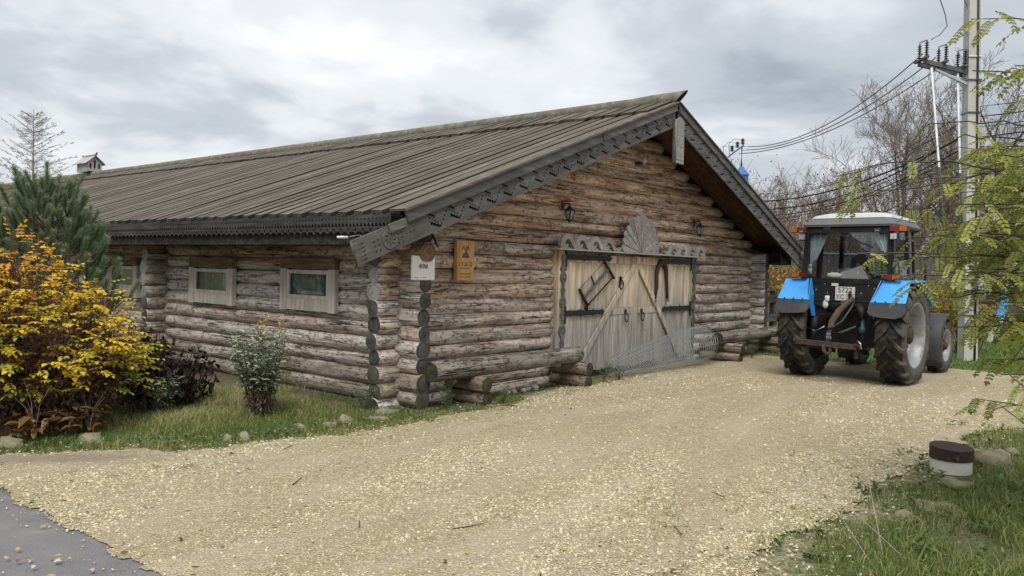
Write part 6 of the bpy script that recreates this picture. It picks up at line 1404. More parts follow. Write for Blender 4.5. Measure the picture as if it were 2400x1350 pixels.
for (li_, (x, y, z, z0, ar)) in enumerate(((-1.28, -5.57, 2.39, 2.13, 0.25), (-1.60, -5.83, 1.85, 1.67, 0.1), (-1.27, -5.92, 1.72, 1.57, 0.1), (-0.67, -5.69, 2.32, 2.07, 0.2), (-0.56, -5.96, 2.81, 2.48, 0.15), (-1.04, -6.17, 2.60, 2.31, 0.2), (-1.37, -6.38, 2.95, 2.60, 0.2), (-1.42, -6.47, 3.25, 2.86, 0.15), (-0.72, -5.97, 1.58, 1.45, 0.1), (-0.45, -6.13, 2.00, 1.80, 0.1), (-0.40, -6.02, 2.22, 1.99, 0.15), (-0.90, -6.37, 1.77, 1.60, 0.05), (-1.07, -6.50, 1.45, 1.34, 0.0), (-1.29, -6.55, 1.17, 1.09, 0.0), (-1.45, -6.53, 0.98, 0.93, 0.0), (-1.24, -6.58, 2.12, 1.90, 0.1), (-1.34, -6.59, 2.52, 2.24, 0.1), (-1.46, -6.59, 2.94, 2.59, 0.1), (-0.77, -6.23, 1.40, 1.29, 0.05), (-1.01, -5.92, 1.98, 1.78, 0.15), (-0.76, -6.08, 1.76, 1.60, 0.1), (-0.83, -6.44, 2.31, 2.06, 0.1), (-0.70, -6.27, 2.44, 2.18, 0.15), (-0.72, -5.94, 2.37, 2.12, 0.2), (-1.22, -6.62, 1.74, 1.58, 0.05), (-0.12, -6.05, 2.37, 2.11, 0.15), (0.17, -6.10, 1.84, 1.66, 0.1), (-0.05, -6.29, 2.08, 1.87, 0.1), (-0.53, -6.53, 1.38, 1.27, 0.0), (-1.24, -6.41, 2.17, 1.95, 0.1))): limb((x, y, z), z0, ar, *((.45, .20, .72) if li_ in (0, 1, 2, 3, 19) else ((.55, .19, .6) if li_ in (4, 5, 8, 13, 14, 20, 23) else (1.0, .21, .5))))
for (x, y, z, z0, ar) in ((-0.30, -6.14, 2.13, 1.91, 0.1), (-0.70, -6.30, 1.99, 1.79, 0.1), (-0.40, -6.35, 1.89, 1.70, 0.1), (-0.81, -6.47, 1.99, 1.79, 0.1), (-0.41, -6.50, 1.89, 1.71, 0.05), (-0.38, -6.38, 1.63, 1.48, 0.05), (-0.77, -6.54, 1.55, 1.42, 0), (-0.21, -6.28, 1.44, 1.32, 0), (-0.06, -6.14, 1.64, 1.50, 0.05), (0.08, -5.98, 1.90, 1.71, 0.1), (-0.56, -6.45, 2.45, 2.18, 0.1), (-0.03, -6.46, 2.39, 2.13, 0.1), (-0.31, -6.27, 2.64, 2.34, 0.1), (0.41, -6.06, 2.38, 2.12, 0.15), (0.06, -5.95, 2.09, 1.88, 0.15), (-0.52, -6.55, 1.21, 1.13, 0), (0.57, -6.26, 2.25, 2.01, 0.1), (0.11, -6.00, 2.55, 2.27, 0.15), (0.63, -6.35, 1.78, 1.62, 0.05), (0.18, -5.80, 1.90, 1.71, 0.1)): limb((x, y, z), z0, ar, 1.35, .235, .45)
for (x, y, z, z0, ar) in ((-0.02, -6.08, 1.84, 1.66, 0.09), (-0.60, -6.36, 2.55, 2.27, 0.13), (1.26, -5.85, 2.48, 2.21, 0.07), (0.80, -6.31, 1.98, 1.78, 0.02), (0.46, -6.26, 1.28, 1.19, 0.11), (0.98, -6.16, 2.77, 2.45, 0.09), (1.02, -5.90, 2.85, 2.53, 0.07), (0.90, -6.25, 1.23, 1.15, 0.14), (0.19, -6.15, 1.40, 1.29, 0.14), (-0.25, -6.44, 2.54, 2.26, 0.03), (0.83, -6.38, 2.06, 1.85, 0.05), (0.05, -6.21, 2.11, 1.89, 0.09), (0.77, -6.19, 1.19, 1.11, 0.14), (0.87, -6.35, 1.04, 0.98, 0.02), (1.37, -6.29, 1.04, 0.99, 0.09), (1.15, -6.17, 2.50, 2.23, 0.09), (0.99, -5.90, 2.79, 2.47, 0.15), (-0.01, -6.00, 1.40, 1.29, 0.02), (1.03, -5.95, 1.42, 1.31, 0.01), (0.87, -6.14, 2.79, 2.47, 0.05), (0.53, -6.40, 1.09, 1.02, 0.15), (0.48, -6.00, 2.69, 2.39, 0.00), (0.45, -5.96, 2.09, 1.88, 0.02), (-0.22, -6.02, 1.30, 1.20, 0.14), (0.45, -6.38, 2.14, 1.92, 0.08), (0.54, -6.23, 1.76, 1.60, 0.09)):
    if z > 1.85: limb((x, y, z), z0, ar, 1.0, .22, .5)
NL = len(LP_); v, f, r_ = leaves(np.array(LP_), np.array(LD), np.array(LN), np.array(LL_), np.array(LW), np.array(LR), .12)
V2, F2 = tubes_np(rsegs, 4)
rob = tree_obj('robinia_tree', 'young leafy tree with yellow green feathered leaves reaching past the pole', 'tree', None, tuple(rt0), rtr, [('crown', v, f, r_, 'robinia_leaf')], 'bark', None)
o = link('branches', npmesh('branches', V2 - np.array(rt0), F2, True), rob, 'bark'); o['kind'] = 'stuff'

# ------------------------------------------------------------------ rose bush with yellow leaves
def rose_bush():
    c0 = np.array([-3.55, 1.85, 0]); segs = []; P, D, Nn, L, W, Rn = [], [], [], [], [], []; dead = []; hips = []; rnd = random.Random(4)
    for i in range(225):
        a = rnd.uniform(0, 6.283); rr_ = rnd.random() ** .6; bx, by = c0[0] + math.cos(a) * .55 * rr_, c0[1] + math.sin(a) * .55 * rr_
        ex, ey = c0[0] + math.cos(a) * 1.14 * rr_ + rnd.uniform(-.1, .1), c0[1] + math.sin(a) * 1.22 * rr_ + rnd.uniform(-.1, .1)
        H = 2.10 * math.sqrt(max(.06, 1 - (rr_ * .93) ** 2)) * rnd.uniform(.70, 1.07) * (.9 + .1 * math.sin(a * 2)); n = 6; pts = []
        for k in range(n + 1):
            u = k / n; pts.append(Vector((bx + (ex - bx) * u ** 1.4 + rnd.uniform(-.03, .03), by + (ey - by) * u ** 1.4 + rnd.uniform(-.03, .03), H * (u - .06 * u * u))))
        for k in range(n): segs.append((tuple(pts[k]), tuple(pts[k + 1]), .009 - .001 * k, .008 - .001 * k))
        for k in range(16):
            u = rnd.uniform(.12, 1.0); f = min(.999, u) * n; q = pts[int(f)].lerp(pts[int(f) + 1], f - int(f)); o_ = Vector((math.cos(a), math.sin(a), 0)); dv = Vector((rnd.uniform(-1, 1), rnd.uniform(-1, 1), rnd.uniform(-.2, .8))) + o_ * .8 * rr_; e = q + dv.normalized() * rnd.uniform(.08, .24); segs.append((tuple(q), tuple(e), .004, .002))
            fresh = (u > .66 or (rr_ > .55 and u > .30 and rnd.random() < .30)) and mnoise.noise(Vector((e.x * 2.6, e.y * 2.6, e.z * 2.6))) > -.30 or rnd.random() < .04
            if e.z < .35: fresh = False
            if fresh and rnd.random() < .88:
                ax = (dv.normalized() + Vector((0, 0, -.25))).normalized(); s_, u_ = frame(ax); c = min(1, max(0, .03 + .66 * (e.z / 2.0) ** 2 + .34 * mnoise.noise(Vector((e.x * 1.5, e.y * 1.5, e.z * 1.5))) + rnd.uniform(-.12, .18)))
                for m_ in range(4):
                    b = e + ax * (.045 * m_)
                    for sd_ in ((-1, 1) if m_ < 3 else (0,)):
                        P.append(tuple(b)); D.append(tuple(s_ * sd_ * 1.0 + ax * (.5 if sd_ else 1) + Vector((0, 0, -.25)))); Nn.append(tuple(u_ + Vector((rnd.uniform(-.3, .3), rnd.uniform(-.3, .3), .4)))); l = rnd.uniform(.032, .072); L.append(l); W.append(l * rnd.uniform(.6, .85)); Rn.append(min(1, max(0, c + rnd.uniform(-.1, .1))))
            else:
                for m_ in range(4): dead.append(tuple(e + Vector((rnd.uniform(-.05, .05), rnd.uniform(-.05, .05), rnd.uniform(-.06, .04)))))
            if rnd.random() < .05 and u > .3: hips.append(tuple(e + o_ * .03))
    for i in range(2600):
        a = rnd.uniform(0, 6.283); r_ = rnd.random() ** .5; z = rnd.uniform(.03, 1.25); q = Vector((c0[0] + .98 * r_ * math.cos(a), c0[1] + 1.05 * r_ * math.sin(a), z * math.sqrt(1.02 - r_ * r_ * .8))); e = q + Vector((rnd.uniform(-.6, .6), rnd.uniform(-.6, .6), rnd.uniform(-.2, 1))) * rnd.uniform(.08, .24); e.z = max(.01, e.z); segs.append((tuple(q), tuple(e), .0035, .0018))
        if rnd.random() < .5: dead.append(tuple(e))
        elif rnd.random() < .10 and z > .3: P.append(tuple(e)); D.append((rnd.uniform(-1, 1), rnd.uniform(-1, 1), -.2)); Nn.append((0, 0, 1)); L.append(.05); W.append(.036); Rn.append(rnd.uniform(.1, .4))
    t = empty('rose_bush', tuple(c0), 0, 'big rose bush with orange and yellow leaves over brown stems', 'bush')
    V, F = tubes_np(segs, 4); link('stems', npmesh('stems', V - c0, F, True), t, 'stem_brown')['kind'] = 'stuff'
    v, f, r_ = leaves(np.array(P), np.array(D), np.array(Nn), np.array(L), np.array(W), np.array(Rn), .16); link('foliage', npmesh('foliage', v - c0, f, False, {'rnd': r_}), t, 'rose_leaf')['kind'] = 'stuff'
    dd = np.array(dead); n = len(dd); v, f, r_ = leaves(dd, RNG.normal(0, 1, (n, 3)) + [0, 0, -.6], RNG.normal(0, 1, (n, 3)), RNG.uniform(.03, .055, n), RNG.uniform(.015, .03, n), RNG.random(n), .3); link('withered_leaves', npmesh('withered_leaves', v - c0, f, False, {'rnd': r_}), t, 'dead_leaf')['kind'] = 'stuff'
    hb = MB()
    for h in hips: hb.sphere(Vector(h) - Vector(c0), .013, 6, 4)
    hb.build('rose_hips', 'hip', t, fix=False)['kind'] = 'stuff'
rose_bush()
# ------------------------------------------------------------------ pine
def pine():
    c0 = np.array([-2.45, 4.3, 0]); rnd = random.Random(6); segs = []; shoots = []
    top = Vector((-2.45, 4.3, 2.95)); trunk = [(tuple(c0), (-2.45, 4.3, 1.4), .055, .04), ((-2.45, 4.3, 1.4), (-2.45, 4.3, 2.7), .04, .015)]; shoots.append((top - Vector((0, 0, .42)), Vector((0, 0, 1)), .46))
    for k in range(8):
        z = .5 + .27 * k; n = 7 if k < 6 else 5; R_ = (2.95 - z) * .37 + .10
        for j in range(n):
            a = 2 * math.pi * (j + .5 * (k % 2)) / n + rnd.uniform(-.3, .3); p = Vector((c0[0], c0[1], z)); d = Vector((math.cos(a), math.sin(a), .55)).normalized(); e = p + d * R_ * 1.05; segs.append((tuple(p), tuple(e), .016, .009))
            up_ = (Vector((math.cos(a) * .28, math.sin(a) * .28, 1))).normalized(); shoots.append((e - up_ * .05, up_, rnd.uniform(.26, .42)))
            for m_ in range(4):
                q = p.lerp(e, .45 + .17 * m_); s_ = Vector((-math.sin(a), math.cos(a), 0)) * (1 if m_ % 2 else -1); e2 = q + (s_ * .8 + d * .5 + Vector((0, 0, .45))).normalized() * R_ * .34; segs.append((tuple(q), tuple(e2), .009, .006)); shoots.append((e2 - Vector((0, 0, .04)), (s_ * .4 + Vector((math.cos(a) * .3, math.sin(a) * .3, 1))).normalized(), rnd.uniform(.18, .34)))
    B, T, Wd, Rn = [], [], [], []
    for (p, d, L) in shoots:
        segs.append((tuple(p), tuple(p + d * L), .008, .004)); s_, u_ = frame(d); n = int(430 * L / .3)
        for i in range(n):
            h = rnd.random(); a = rnd.uniform(0, 6.283); q = p + d * L * h; nd = d * rnd.uniform(.55, 1.1) + (s_ * math.cos(a) + u_ * math.sin(a)) * rnd.uniform(.45, .8); nl = rnd.uniform(.07, .105) * (1.0 if h < .9 else .75); B.append(tuple(q)); T.append(tuple(q + nd.normalized() * nl)); Rn.append(min(1, max(0, .25 + .5 * h ** 3 + rnd.uniform(-.2, .25))))
    B = np.array(B); T = np.array(T); s = norm(np.cross(T - B, RNG.normal(0, 1, B.shape))) * .0021; V = np.stack([B - s, B + s, T], 1).reshape(-1, 3); F = np.arange(len(B) * 3).reshape(-1, 3)
    tree_obj('pine_tree', 'young dense green pine between the rose bush and the barn wall', 'tree', None, tuple(c0), trunk, [('crown', V, F, np.repeat(np.array(Rn), 3), 'pine_needle')], 'bark', None)
    V, F = tubes_np(segs, 4); p_ = [o for o in bpy.data.objects if o.name == 'pine_tree'][0]; link('branches', npmesh('branches', V - c0, F, True), p_, 'bark')['kind'] = 'stuff'
pine()
# ------------------------------------------------------------------ conifer with feathery pale top
def thuja(c0, H, label, seed):
    rnd = random.Random(seed); c0 = np.array(c0); segs = []; B, T, Wd, Rn = [], [], [], []
    tk = [(tuple(c0), (c0[0], c0[1], H * .6), .04, .02), ((c0[0], c0[1], H * .6), (c0[0], c0[1], H), .02, .003)]
    nb = 100
    for k in range(nb):
        u = (k / nb) ** .8; z = .7 + (H - .8) * u; a = k * 2.4 + rnd.uniform(-.3, .3); L = (1 - u) ** .55 * 1.45 * rnd.uniform(.55, 1.0) + .05; p = Vector((c0[0], c0[1], z)); d = Vector((math.cos(a), math.sin(a), .48)).normalized(); n = 7; pts = [p]
        for i in range(n): d = (d + Vector((rnd.uniform(-.1, .1), rnd.uniform(-.1, .1), .05 - .02 * i))).normalized(); pts.append(pts[-1] + d * L / n)
        col = min(1, max(0, .15 + .85 * max(0, (z - 2.3) / 1.6)))
        for i in range(n):
            segs.append((tuple(pts[i]), tuple(pts[i + 1]), .0045 - .0005 * i, .004 - .0005 * i)); s_ = d.cross(Vector((0, 0, 1))).normalized()
            for sd_ in (-1, 1):
                if rnd.random() < .15: continue
                tl = (.10 + .14 * (1 - u)) * rnd.uniform(.6, 1.1) * (1 - .4 * i / n); dv = (d * .75 + s_ * sd_ * .75 + Vector((0, 0, rnd.uniform(-.1, .3)))).normalized(); q = pts[i + 1]; e = q + dv * tl; B.append(tuple(q)); T.append(tuple(e)); Wd.append(.0030); Rn.append(min(1, max(0, col + rnd.uniform(-.2, .2))))
                for m_ in range(5):
                    q2 = q + dv * tl * (.25 + .16 * m_); s2 = dv.cross(Vector((s_.y, -s_.x, .6))).normalized() * (1 if m_ % 2 else -1); B.append(tuple(q2)); T.append(tuple(q2 + (dv * .8 + s2 * .6 + s_ * .3 * (1 if m_ % 2 else -1)).normalized() * tl * .36)); Wd.append(.0038); Rn.append(min(1, max(0, col + rnd.uniform(-.2, .2))))
    B = np.array(B); T = np.array(T); s = norm(np.cross(T - B, RNG.normal(0, 1, B.shape))) * np.array(Wd)[:, None]; V = np.stack([B - s, B + s, T + s * .6, T - s * .6], 1).reshape(-1, 3); F = np.arange(len(B) * 4).reshape(-1, 4)
    t = tree_obj('feathery_conifer', label, 'tree', None, tuple(c0), tk, [('crown', V, F, np.repeat(np.array(Rn), 4), 'thuja_leaf')], 'twig_grey', None); V, F = tubes_np(segs, 3); link('branches', npmesh('branches', V - c0, F), t, 'twig_grey')['kind'] = 'stuff'
thuja((-1.62, 7.15, 0), 4.15, 'slim conifer with pale feathery bare top rising behind the pine', 3)
thuja((-2.1, 7.9, 0), 3.1, 'lower rusty conifer half hidden behind the pine', 9)
# ------------------------------------------------------------------ goldenrod clump
def goldenrod(c, nst, H, seed, label, flower=True, lean=0.25):
    rnd = random.Random(seed); c0 = np.array([c[0], c[1], 0]); segs = []; P, D, L, W, Rn = [], [], [], [], []; dead = []; fl = []
    for i in range(nst):
        a = rnd.uniform(0, 6.283); r_ = rnd.random() ** .5; b = Vector((c[0] + .10 * r_ * math.cos(a), c[1] + .10 * r_ * math.sin(a), -.02)); h = H * rnd.uniform(.72, 1.0); e = Vector((b.x + lean * r_ * math.cos(a), b.y + lean * r_ * math.sin(a), h)); segs.append((tuple(b), tuple(b.lerp(e, .5) - Vector((.04 * math.cos(a), .04 * math.sin(a), 0)) * r_), .005, .004)); m = Vector(segs[-1][1]); segs.append((tuple(m), tuple(e), .004, .003))
        for k in range(44):
            u = (k + rnd.random()) / 44; q = b.lerp(m, u * 2) if u < .5 else m.lerp(e, u * 2 - 1); t = k * 2.4; dv = Vector((math.cos(t), math.sin(t), rnd.uniform(-.1, .7)))
            if u > .42: P.append(tuple(q)); D.append(tuple(dv)); l = rnd.uniform(.07, .115) * (1.15 - .4 * u); L.append(l); W.append(l * .30); Rn.append(rnd.random())
            elif rnd.random() < .75: dead.append((tuple(q), tuple(dv + Vector((0, 0, -1.2)))))
        if flower and rnd.random() < .13:
            for k in range(5):
                t = rnd.uniform(0, 6.28); p0 = e; p1 = e + Vector((math.cos(t) * .07, math.sin(t) * .07, .05 + .03 * k)); fl.append((p0, p1))
    t = empty('goldenrod_clump', tuple(c0), 0, label, 'plant'); V, F = tubes_np(segs, 4); link('stems', npmesh('stems', V - c0, F), t, 'stem_brown')['kind'] = 'stuff'
    n = len(P); v, f, r_ = leaves(np.array(P), np.array(D), np.tile([0, 0, 1.0], (n, 1)) + RNG.normal(0, .3, (n, 3)), np.array(L), np.array(W), np.array(Rn), .3); link('foliage', npmesh('foliage', v - c0, f, False, {'rnd': r_}), t, 'golden_leaf')['kind'] = 'stuff'
    if dead:
        dp = np.array([d[0] for d in dead]); dv = np.array([d[1] for d in dead]); n = len(dp); v, f, r_ = leaves(dp, dv, RNG.normal(0, 1, (n, 3)), RNG.uniform(.05, .09, n), RNG.uniform(.008, .016, n), RNG.random(n), .3); link('withered_leaves', npmesh('withered_leaves', v - c0, f, False, {'rnd': r_}), t, 'dry_leaf')['kind'] = 'stuff'
    if fl:
        Q = []
        for (a, b) in fl:
            for k in range(16): Q.append(tuple(a.lerp(b, .2 + .8 * rnd.random()) + Vector((rnd.uniform(-.012, .012), rnd.uniform(-.012, .012), rnd.uniform(-.01, .015)))))
        Q = np.array(Q); n = len(Q); v, f, r_ = leaves(Q, RNG.normal(0, 1, (n, 3)), RNG.normal(0, 1, (n, 3)), RNG.uniform(.012, .02, n), RNG.uniform(.010, .016, n), RNG.random(n)); link('flowers', npmesh('flowers', v - c0, f, False, {'rnd': r_}), t, 'golden_flower')['kind'] = 'stuff'
    return t
goldenrod((-1.61, .50), 58, .98, 2, 'clump of silvery green goldenrod with yellow flower tips in front of the barn wall', True, .27)
goldenrod((-2.35, 1.35), 6, .42, 5, 'small grey green leafy stalk in the grass beside the withered dark plant', False, .15)
goldenrod((-2.45, 2.75), 7, .95, 8, 'thin green stalks rising above the withered dark plant', False, .20)
# withered dark plant
def dark_plant():
    c0 = np.array([-2.05, 2.15, 0]); rnd = random.Random(12); P = []; segs = []
    for i in range(70):
        a = rnd.uniform(0, 6.283); r_ = rnd.random() ** .5; b = Vector((c0[0] + .35 * r_ * math.cos(a), c0[1] + .75 * r_ * math.sin(a), 0)); e = b + Vector((.25 * math.cos(a) * r_, .3 * math.sin(a) * r_, rnd.uniform(.45, .98) * (1 - .35 * r_ * r_))); segs.append((tuple(b), tuple(e), .007, .003))
        for k in range(24): q = b.lerp(e, rnd.uniform(.15, 1)); P.append(tuple(q + Vector((rnd.uniform(-.10, .10), rnd.uniform(-.10, .10), rnd.uniform(-.06, .05)))))
    P = np.array(P); n = len(P); t = empty('withered_plant', tuple(c0), 0, 'blackened withered plant drooping against the barn wall', 'plant'); v, f, r_ = leaves(P, RNG.normal(0, .6, (n, 3)) + [0, 0, -1.0], RNG.normal(0, 1, (n, 3)), RNG.uniform(.06, .12, n), RNG.uniform(.03, .07, n), RNG.random(n), .3)
    link('leaves', npmesh('leaves', v - c0, f, False, {'rnd': r_}), t, 'dark_dead')['kind'] = 'stuff'; V, F = tubes_np(segs, 4); link('stems', npmesh('stems', V - c0, F), t, 'stem_brown')['kind'] = 'stuff'
dark_plant()
# collapsed hosta leaves
def hosta(c, n, R_, label, seed):
    c0 = np.array([c[0], c[1], 0]); rnd = random.Random(seed); mb = MB()
    t = empty('dead_hosta', tuple(c0), 0, label, 'plant', 'collapsed hostas under the rose bush'); P, D, Nn, L, W = [], [], [], [], []
    for i in range(n):
        a = rnd.uniform(0, 6.283); h = rnd.uniform(.04, .24); P.append((c[0] + rnd.uniform(-.14, .14), c[1] + rnd.uniform(-.14, .14), h)); D.append((math.cos(a), math.sin(a), rnd.uniform(-.5, .3))); Nn.append((rnd.uniform(-.5, .5), rnd.uniform(-.5, .5), 1)); l = rnd.uniform(.09, .21) * R_; L.append(l); W.append(l * rnd.uniform(.2, .45))
    v, f, r_ = leaves(np.array(P), np.array(D), np.array(Nn), np.array(L), np.array(W), RNG.random(n), .3); link('leaves', npmesh('leaves', v - c0, f, False, {'rnd': r_}), t, 'hosta_dead')['kind'] = 'stuff'
    segs = []
    for i in range(4):
        a = rnd.uniform(0, 6.283); q = rnd.uniform(.1, .28); e = (c[0] + q * math.cos(a), c[1] + q * math.sin(a), rnd.uniform(.25, .60)); m_ = (c[0] + q * .3 * math.cos(a), c[1] + q * .3 * math.sin(a), e[2] * .6); segs += [((c[0], c[1], 0), m_, .003, .0025), (m_, e, .0025, .0015)]
    V, F = tubes_np(segs, 4); link('stalks', npmesh('stalks', V - c0, F), t, 'casing')['kind'] = 'stuff'
hosta((-3.75, .98), 60, 1.0, 'collapsed tan hosta with pale stalks beneath the yellow leaves', 1); hosta((-3.28, .92), 44, .95, 'brown curled hosta leaves beneath the yellow leaves, beside the long edging stone', 2)

# ------------------------------------------------------------------ grass, weeds, litter
def grass(name, label, x, y, h, w, lean, rn=None):
    z = gz(x, y) - .03; V, F, R_ = blades(x, y, z, h, w, lean, rn); o = link(name, npmesh(name, V, F, False, {'rnd': R_}), None, 'grass_blade'); return tag(o, label, 'grass', kind='stuff')
n = 120000; x = RNG.uniform(-4.6, 2.0, n); y = RNG.uniform(-1.4, 2.6, n); m_ = gmask(x, y); dn = fbm(x, y, 1.6, 3)
k = (m_ < .02) & (x < np.where(y > .0, -.16, 9)) & (y < np.where(x > -.15, -.45, 9)) & (dn > .30 + .10 * RNG.random(n)) & ~((x > -.1) & (m_ < -.35)); x, y = x[k], y[k]; dn = dn[k]; tall = fbm(x, y, .9, 7)
h_ = RNG.uniform(.03, .09, len(x)) * (1 + 2.2 * np.clip(tall - .42, 0, 1) * 3 * (y > -.5)); h_ = np.minimum(h_, .20)
grass('grass', 'green and straw-coloured rough grass between the barn wall and the gravel', x, y, h_, RNG.uniform(.003, .006, len(x)), RNG.uniform(.2, 1.1, len(x)), np.clip(RNG.random(len(x)) * .90 + (tall - .40) * 1.3 * (y > -.4), 0, 1))
n = 95000; x = RNG.uniform(-3.2, 7.5, n) ; y = RNG.uniform(-7.6, -5.1, n); m_ = gmask(x, y); dn = fbm(x, y, 1.8, 13); k = (y < -4.5) & (m_ < .06) & (dn > .20 + .12 * RNG.random(n) + .18 * (m_ > -.2)) & (x < 9.5) & ((x - 1.05) ** 2 + (y + 5.85) ** 2 > .32 ** 2) & ((x - .75) ** 2 + (y + 5.85) ** 2 > .28 ** 2) & (RNG.random(n) < .72); x, y = x[k], y[k]
h_ = RNG.uniform(.04, .12, len(x)) * (1 + 1.0 * np.clip(-gmask(x, y) - .2, 0, 1))
grass('grass', 'lush green grass bordering the gravel around the painted stump', x, y, h_, RNG.uniform(.003, .0065, len(x)), RNG.uniform(.2, 1.2, len(x)), np.clip(RNG.random(len(x)) * .90, 0, 1))
n = 42000; x = RNG.uniform(9.6, 24, n); y = RNG.uniform(-11, 1.5, n); k = gmask(x, y) < .0; x, y = x[k], y[k]
grass('grass', 'short mown lawn behind the tractor and around the concrete pole', x, y, RNG.uniform(.05, .11, len(x)), RNG.uniform(.012, .022, len(x)), RNG.uniform(.2, 1.0, len(x)), np.clip(RNG.random(len(x)) * .72, 0, 1))
# tufts on the gravel and along the gable base
tx, ty = [], []
for (cx_, cy_, r_, nn) in ((-4.05, -.62, .05, 40), (-3.85, -.95, .04, 30), (-3.5, -.9, .05, 50), (-3.3, -1.05, .05, 60), (-2.9, -.95, .07, 60), (-2.85, -1.25, .03, 20), (2.1, -1.05, .14, 160), (2.6, -.95, .16, 160), (3.9, -.85, .16, 180), (4.4, -.95, .14, 130), (5.6, -.95, .25, 240), (6.4, -.9, .2, 200), (1.2, -.95, .18, 240), (.6, -1.05, .2, 260), (8.9, -1.15, .2, 120), (3.4, -.65, .12, 120), (-1.6, -4.6, .35, 300), (-.6, -4.9, .3, 220), (9.6, -1.4, .3, 160)):
    a = RNG.uniform(0, 6.28, nn); q = RNG.random(nn) ** .7 * r_; tx += list(cx_ + q * np.cos(a) * 1.6); ty += list(cy_ + q * np.sin(a))
for _ in range(150):
    cx_ = RNG.uniform(-3.0, 6.5); cy_ = float(ybot(np.array([cx_]))[0]) + RNG.exponential(.42); nn = int(RNG.integers(6, 30)); a = RNG.uniform(0, 6.28, nn); q = RNG.random(nn) * RNG.uniform(.02, .09); tx += list(cx_ + q * np.cos(a)); ty += list(cy_ + q * np.sin(a))
for _ in range(90):
    cx_ = RNG.uniform(-4.2, 3.0); cy_ = float(ytop(np.array([cx_]))[0]) - RNG.exponential(.22); nn = int(RNG.integers(5, 22)); a = RNG.uniform(0, 6.28, nn); q = RNG.random(nn) * RNG.uniform(.02, .07); tx += list(cx_ + q * np.cos(a)); ty += list(cy_ + q * np.sin(a))
tx = np.array(tx); ty = np.array(ty); grass('grass_tufts', 'small grass tufts sprouting from the gravel', tx, ty, RNG.uniform(.03, .085, len(tx)), RNG.uniform(.003, .006, len(tx)), RNG.uniform(.3, 1.2, len(tx)), np.clip(RNG.random(len(tx)) * .7, 0, 1))
# broad weeds
def weeds(name, label, spots, mat='weed_leaf'):
    P, D, Nn, L, W, Rn = [], [], [], [], [], []
    for (cx_, cy_, R_, k, sz) in spots:
        for i in range(k):
            a = random.uniform(0, 6.283); rr_ = random.random() ** .5 * R_; bx, by = cx_ + rr_ * math.cos(a), cy_ + rr_ * math.sin(a)
            for j in range(random.randint(4, 8)):
                t = random.uniform(0, 6.283); P.append((bx, by, random.uniform(.0, .06))); D.append((math.cos(t), math.sin(t), random.uniform(.2, 1.1))); Nn.append((-math.cos(t) * .5, -math.sin(t) * .5, 1)); l = sz * random.uniform(.6, 1.3); L.append(l); W.append(l * random.uniform(.3, .55)); Rn.append(random.random())
    n = len(P); v, f, r_ = leaves(np.array(P), np.array(D), np.array(Nn), np.array(L), np.array(W), np.array(Rn), .15); o = link(name, npmesh(name, v, f, False, {'rnd': r_}), None, mat); tag(o, label, 'weeds', kind='stuff')
sp_ = [(random.uniform(-4.2, -.3), 0, .15, 3, .045) for _ in range(24)]; sp_ = [(x_, float(ytop(np.array([x_]))[0]) + random.uniform(.05, .5), r_, k_, s_) for (x_, _, r_, k_, s_) in sp_]
weeds('weeds', 'low broad-leaved weeds in the grass along the edging stones', sp_)
sp_ = [(random.uniform(-2.6, 4.5), random.uniform(-6.7, -5.45), .14, 3, .055) for _ in range(40)]
weeds('weeds', 'low broad-leaved weeds in the lush grass near the painted stump', sp_)
def tall_weed(loc, h, label, seed):
    rnd = random.Random(seed); c0 = np.array(loc); segs = []; P, D = [], []
    for i in range(9):
        a = rnd.uniform(0, 6.28); e = Vector(loc) + Vector((.10 * math.cos(a), .10 * math.sin(a), h * rnd.uniform(.6, 1))); segs.append((loc, tuple(e), .003, .0015))
        for k in range(16): q = Vector(loc).lerp(e, rnd.uniform(.15, 1)); t = rnd.uniform(0, 6.28); q2 = q + Vector((math.cos(t), math.sin(t), .5)) * .05; segs.append((tuple(q), tuple(q2), .0012, .001)); P.append(tuple(q2)); D.append((math.cos(t), math.sin(t), .2))
    t = empty('tall_weed', loc, 0, label, 'weed', 'wiry weeds by the barn'); V, F = tubes_np(segs, 3); link('stems', npmesh('stems', V - c0, F), t, 'golden_leaf')['kind'] = 'stuff'; n = len(P); v, f, r_ = leaves(np.array(P), np.array(D), np.tile([0, 0, 1.0], (n, 1)), RNG.uniform(.018, .035, n), RNG.uniform(.006, .012, n), RNG.random(n)); link('leaves', npmesh('leaves', v - c0, f, False, {'rnd': r_}), t, 'golden_leaf')['kind'] = 'stuff'
tall_weed((.18, -.66, 0), .36, 'wiry pale weed beside the lower corner log ends', 1); tall_weed((1.0, -.86, 0), .26, 'wiry pale weed at the end of the bench support logs', 2); tall_weed((-.55, .0, 0), .26, 'wiry pale weed at the foot of the mossy corner log ends', 3)
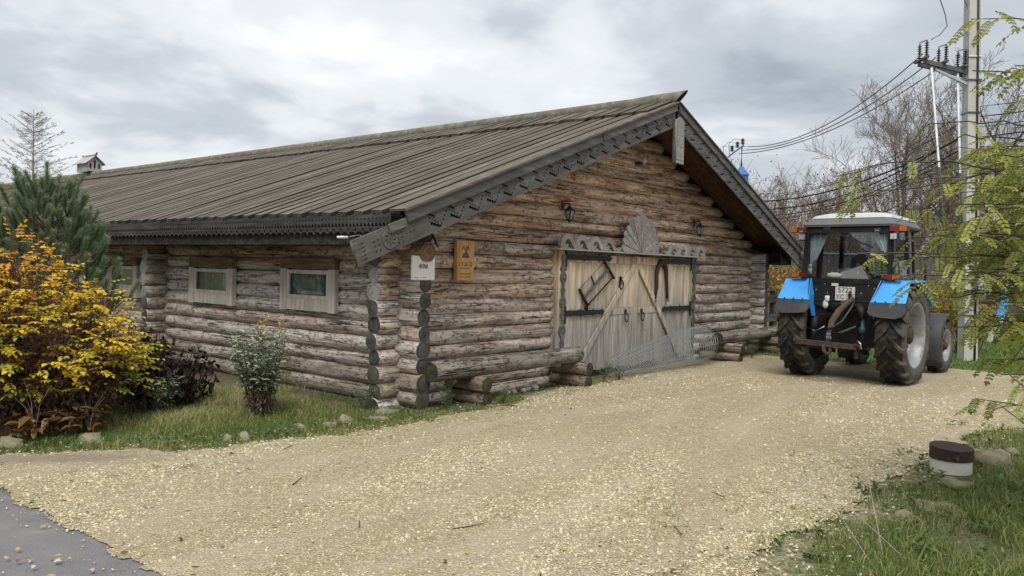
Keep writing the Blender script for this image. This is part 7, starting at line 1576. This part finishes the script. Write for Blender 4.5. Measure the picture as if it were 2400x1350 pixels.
tall_weed((3.75, -.62, 0), .30, 'wiry pale weed left of the wire mesh roll', 4); tall_weed((4.0, -.75, 0), .22, 'low wiry weed in front of the wire mesh roll', 5); tall_weed((8.9, -.9, 0), .35, 'wiry weed under the bench behind the tractor wheel', 6)
# long straws at the lower right
sg_ = []
for (a, b, c_) in (((-1.55, -6.02, 0), (-1.62, -5.92, .55), (-1.60, -5.93, 1.0)), ((-1.4, -6.1, 0), (-1.75, -5.85, .35), (-2.1, -5.6, .45)), ((-1.7, -6.0, 0), (-1.85, -5.85, .3), (-2.0, -5.72, .55))):
    sg_ += [(a, b, .003, .0025), (b, c_, .0025, .0012)]
V, F = tubes_np(sg_, 5); o = link('dry_straws', npmesh('dry_straws', V, F), None, 'casing'); tag(o, 'long dry straws standing in the grass near the painted stump', 'straw', kind='stuff')
# fallen leaves, chips and twigs on the ground
x, y, r = cam_points(1500, 2.0, 13); m_ = gmask(x, y); k = ((RNG.random(len(x)) < .16) | (np.abs(m_) < .5)) & (m_ > -1.2) & (m_ < 1.6); x, y = x[k], y[k]; n = len(x); a = RNG.uniform(0, 6.28, n)
v, f, r_ = leaves(np.stack([x, y, gz(x, y) + .014], -1), np.stack([np.cos(a), np.sin(a), RNG.uniform(-.05, .25, n)], -1), RNG.normal(0, .3, (n, 3)) + [0, 0, 1], RNG.uniform(.025, .06, n), RNG.uniform(.012, .03, n), RNG.random(n), .2)
o = link('leaf_litter', npmesh('leaf_litter', v, f, False, {'rnd': r_}), None, 'fallen_leaf'); tag(o, 'fallen leaves and wood chips strewn over gravel and grass edge', 'leaf litter', kind='stuff')
sg_ = []
for (x_, y_, a_, l_) in ((-3.05, -2.15, .6, .20), (-3.35, -3.3, .9, .14), (-2.95, -3.75, -.4, .22), (-2.0, -4.9, .8, .16), (-1.0, -4.75, 1.2, .14), (-2.4, -1.1, .3, .12), (.9, -4.6, .3, .10)):
    sg_.append(((x_, y_, .016), (x_ + l_ * math.cos(a_), y_ + l_ * math.sin(a_), .022), .005, .003))
V, F = tubes_np(sg_, 5); o = link('fallen_twigs', npmesh('fallen_twigs', V, F), None, 'stem_brown'); tag(o, 'dark fallen twigs lying on the gravel', 'twigs', kind='stuff')
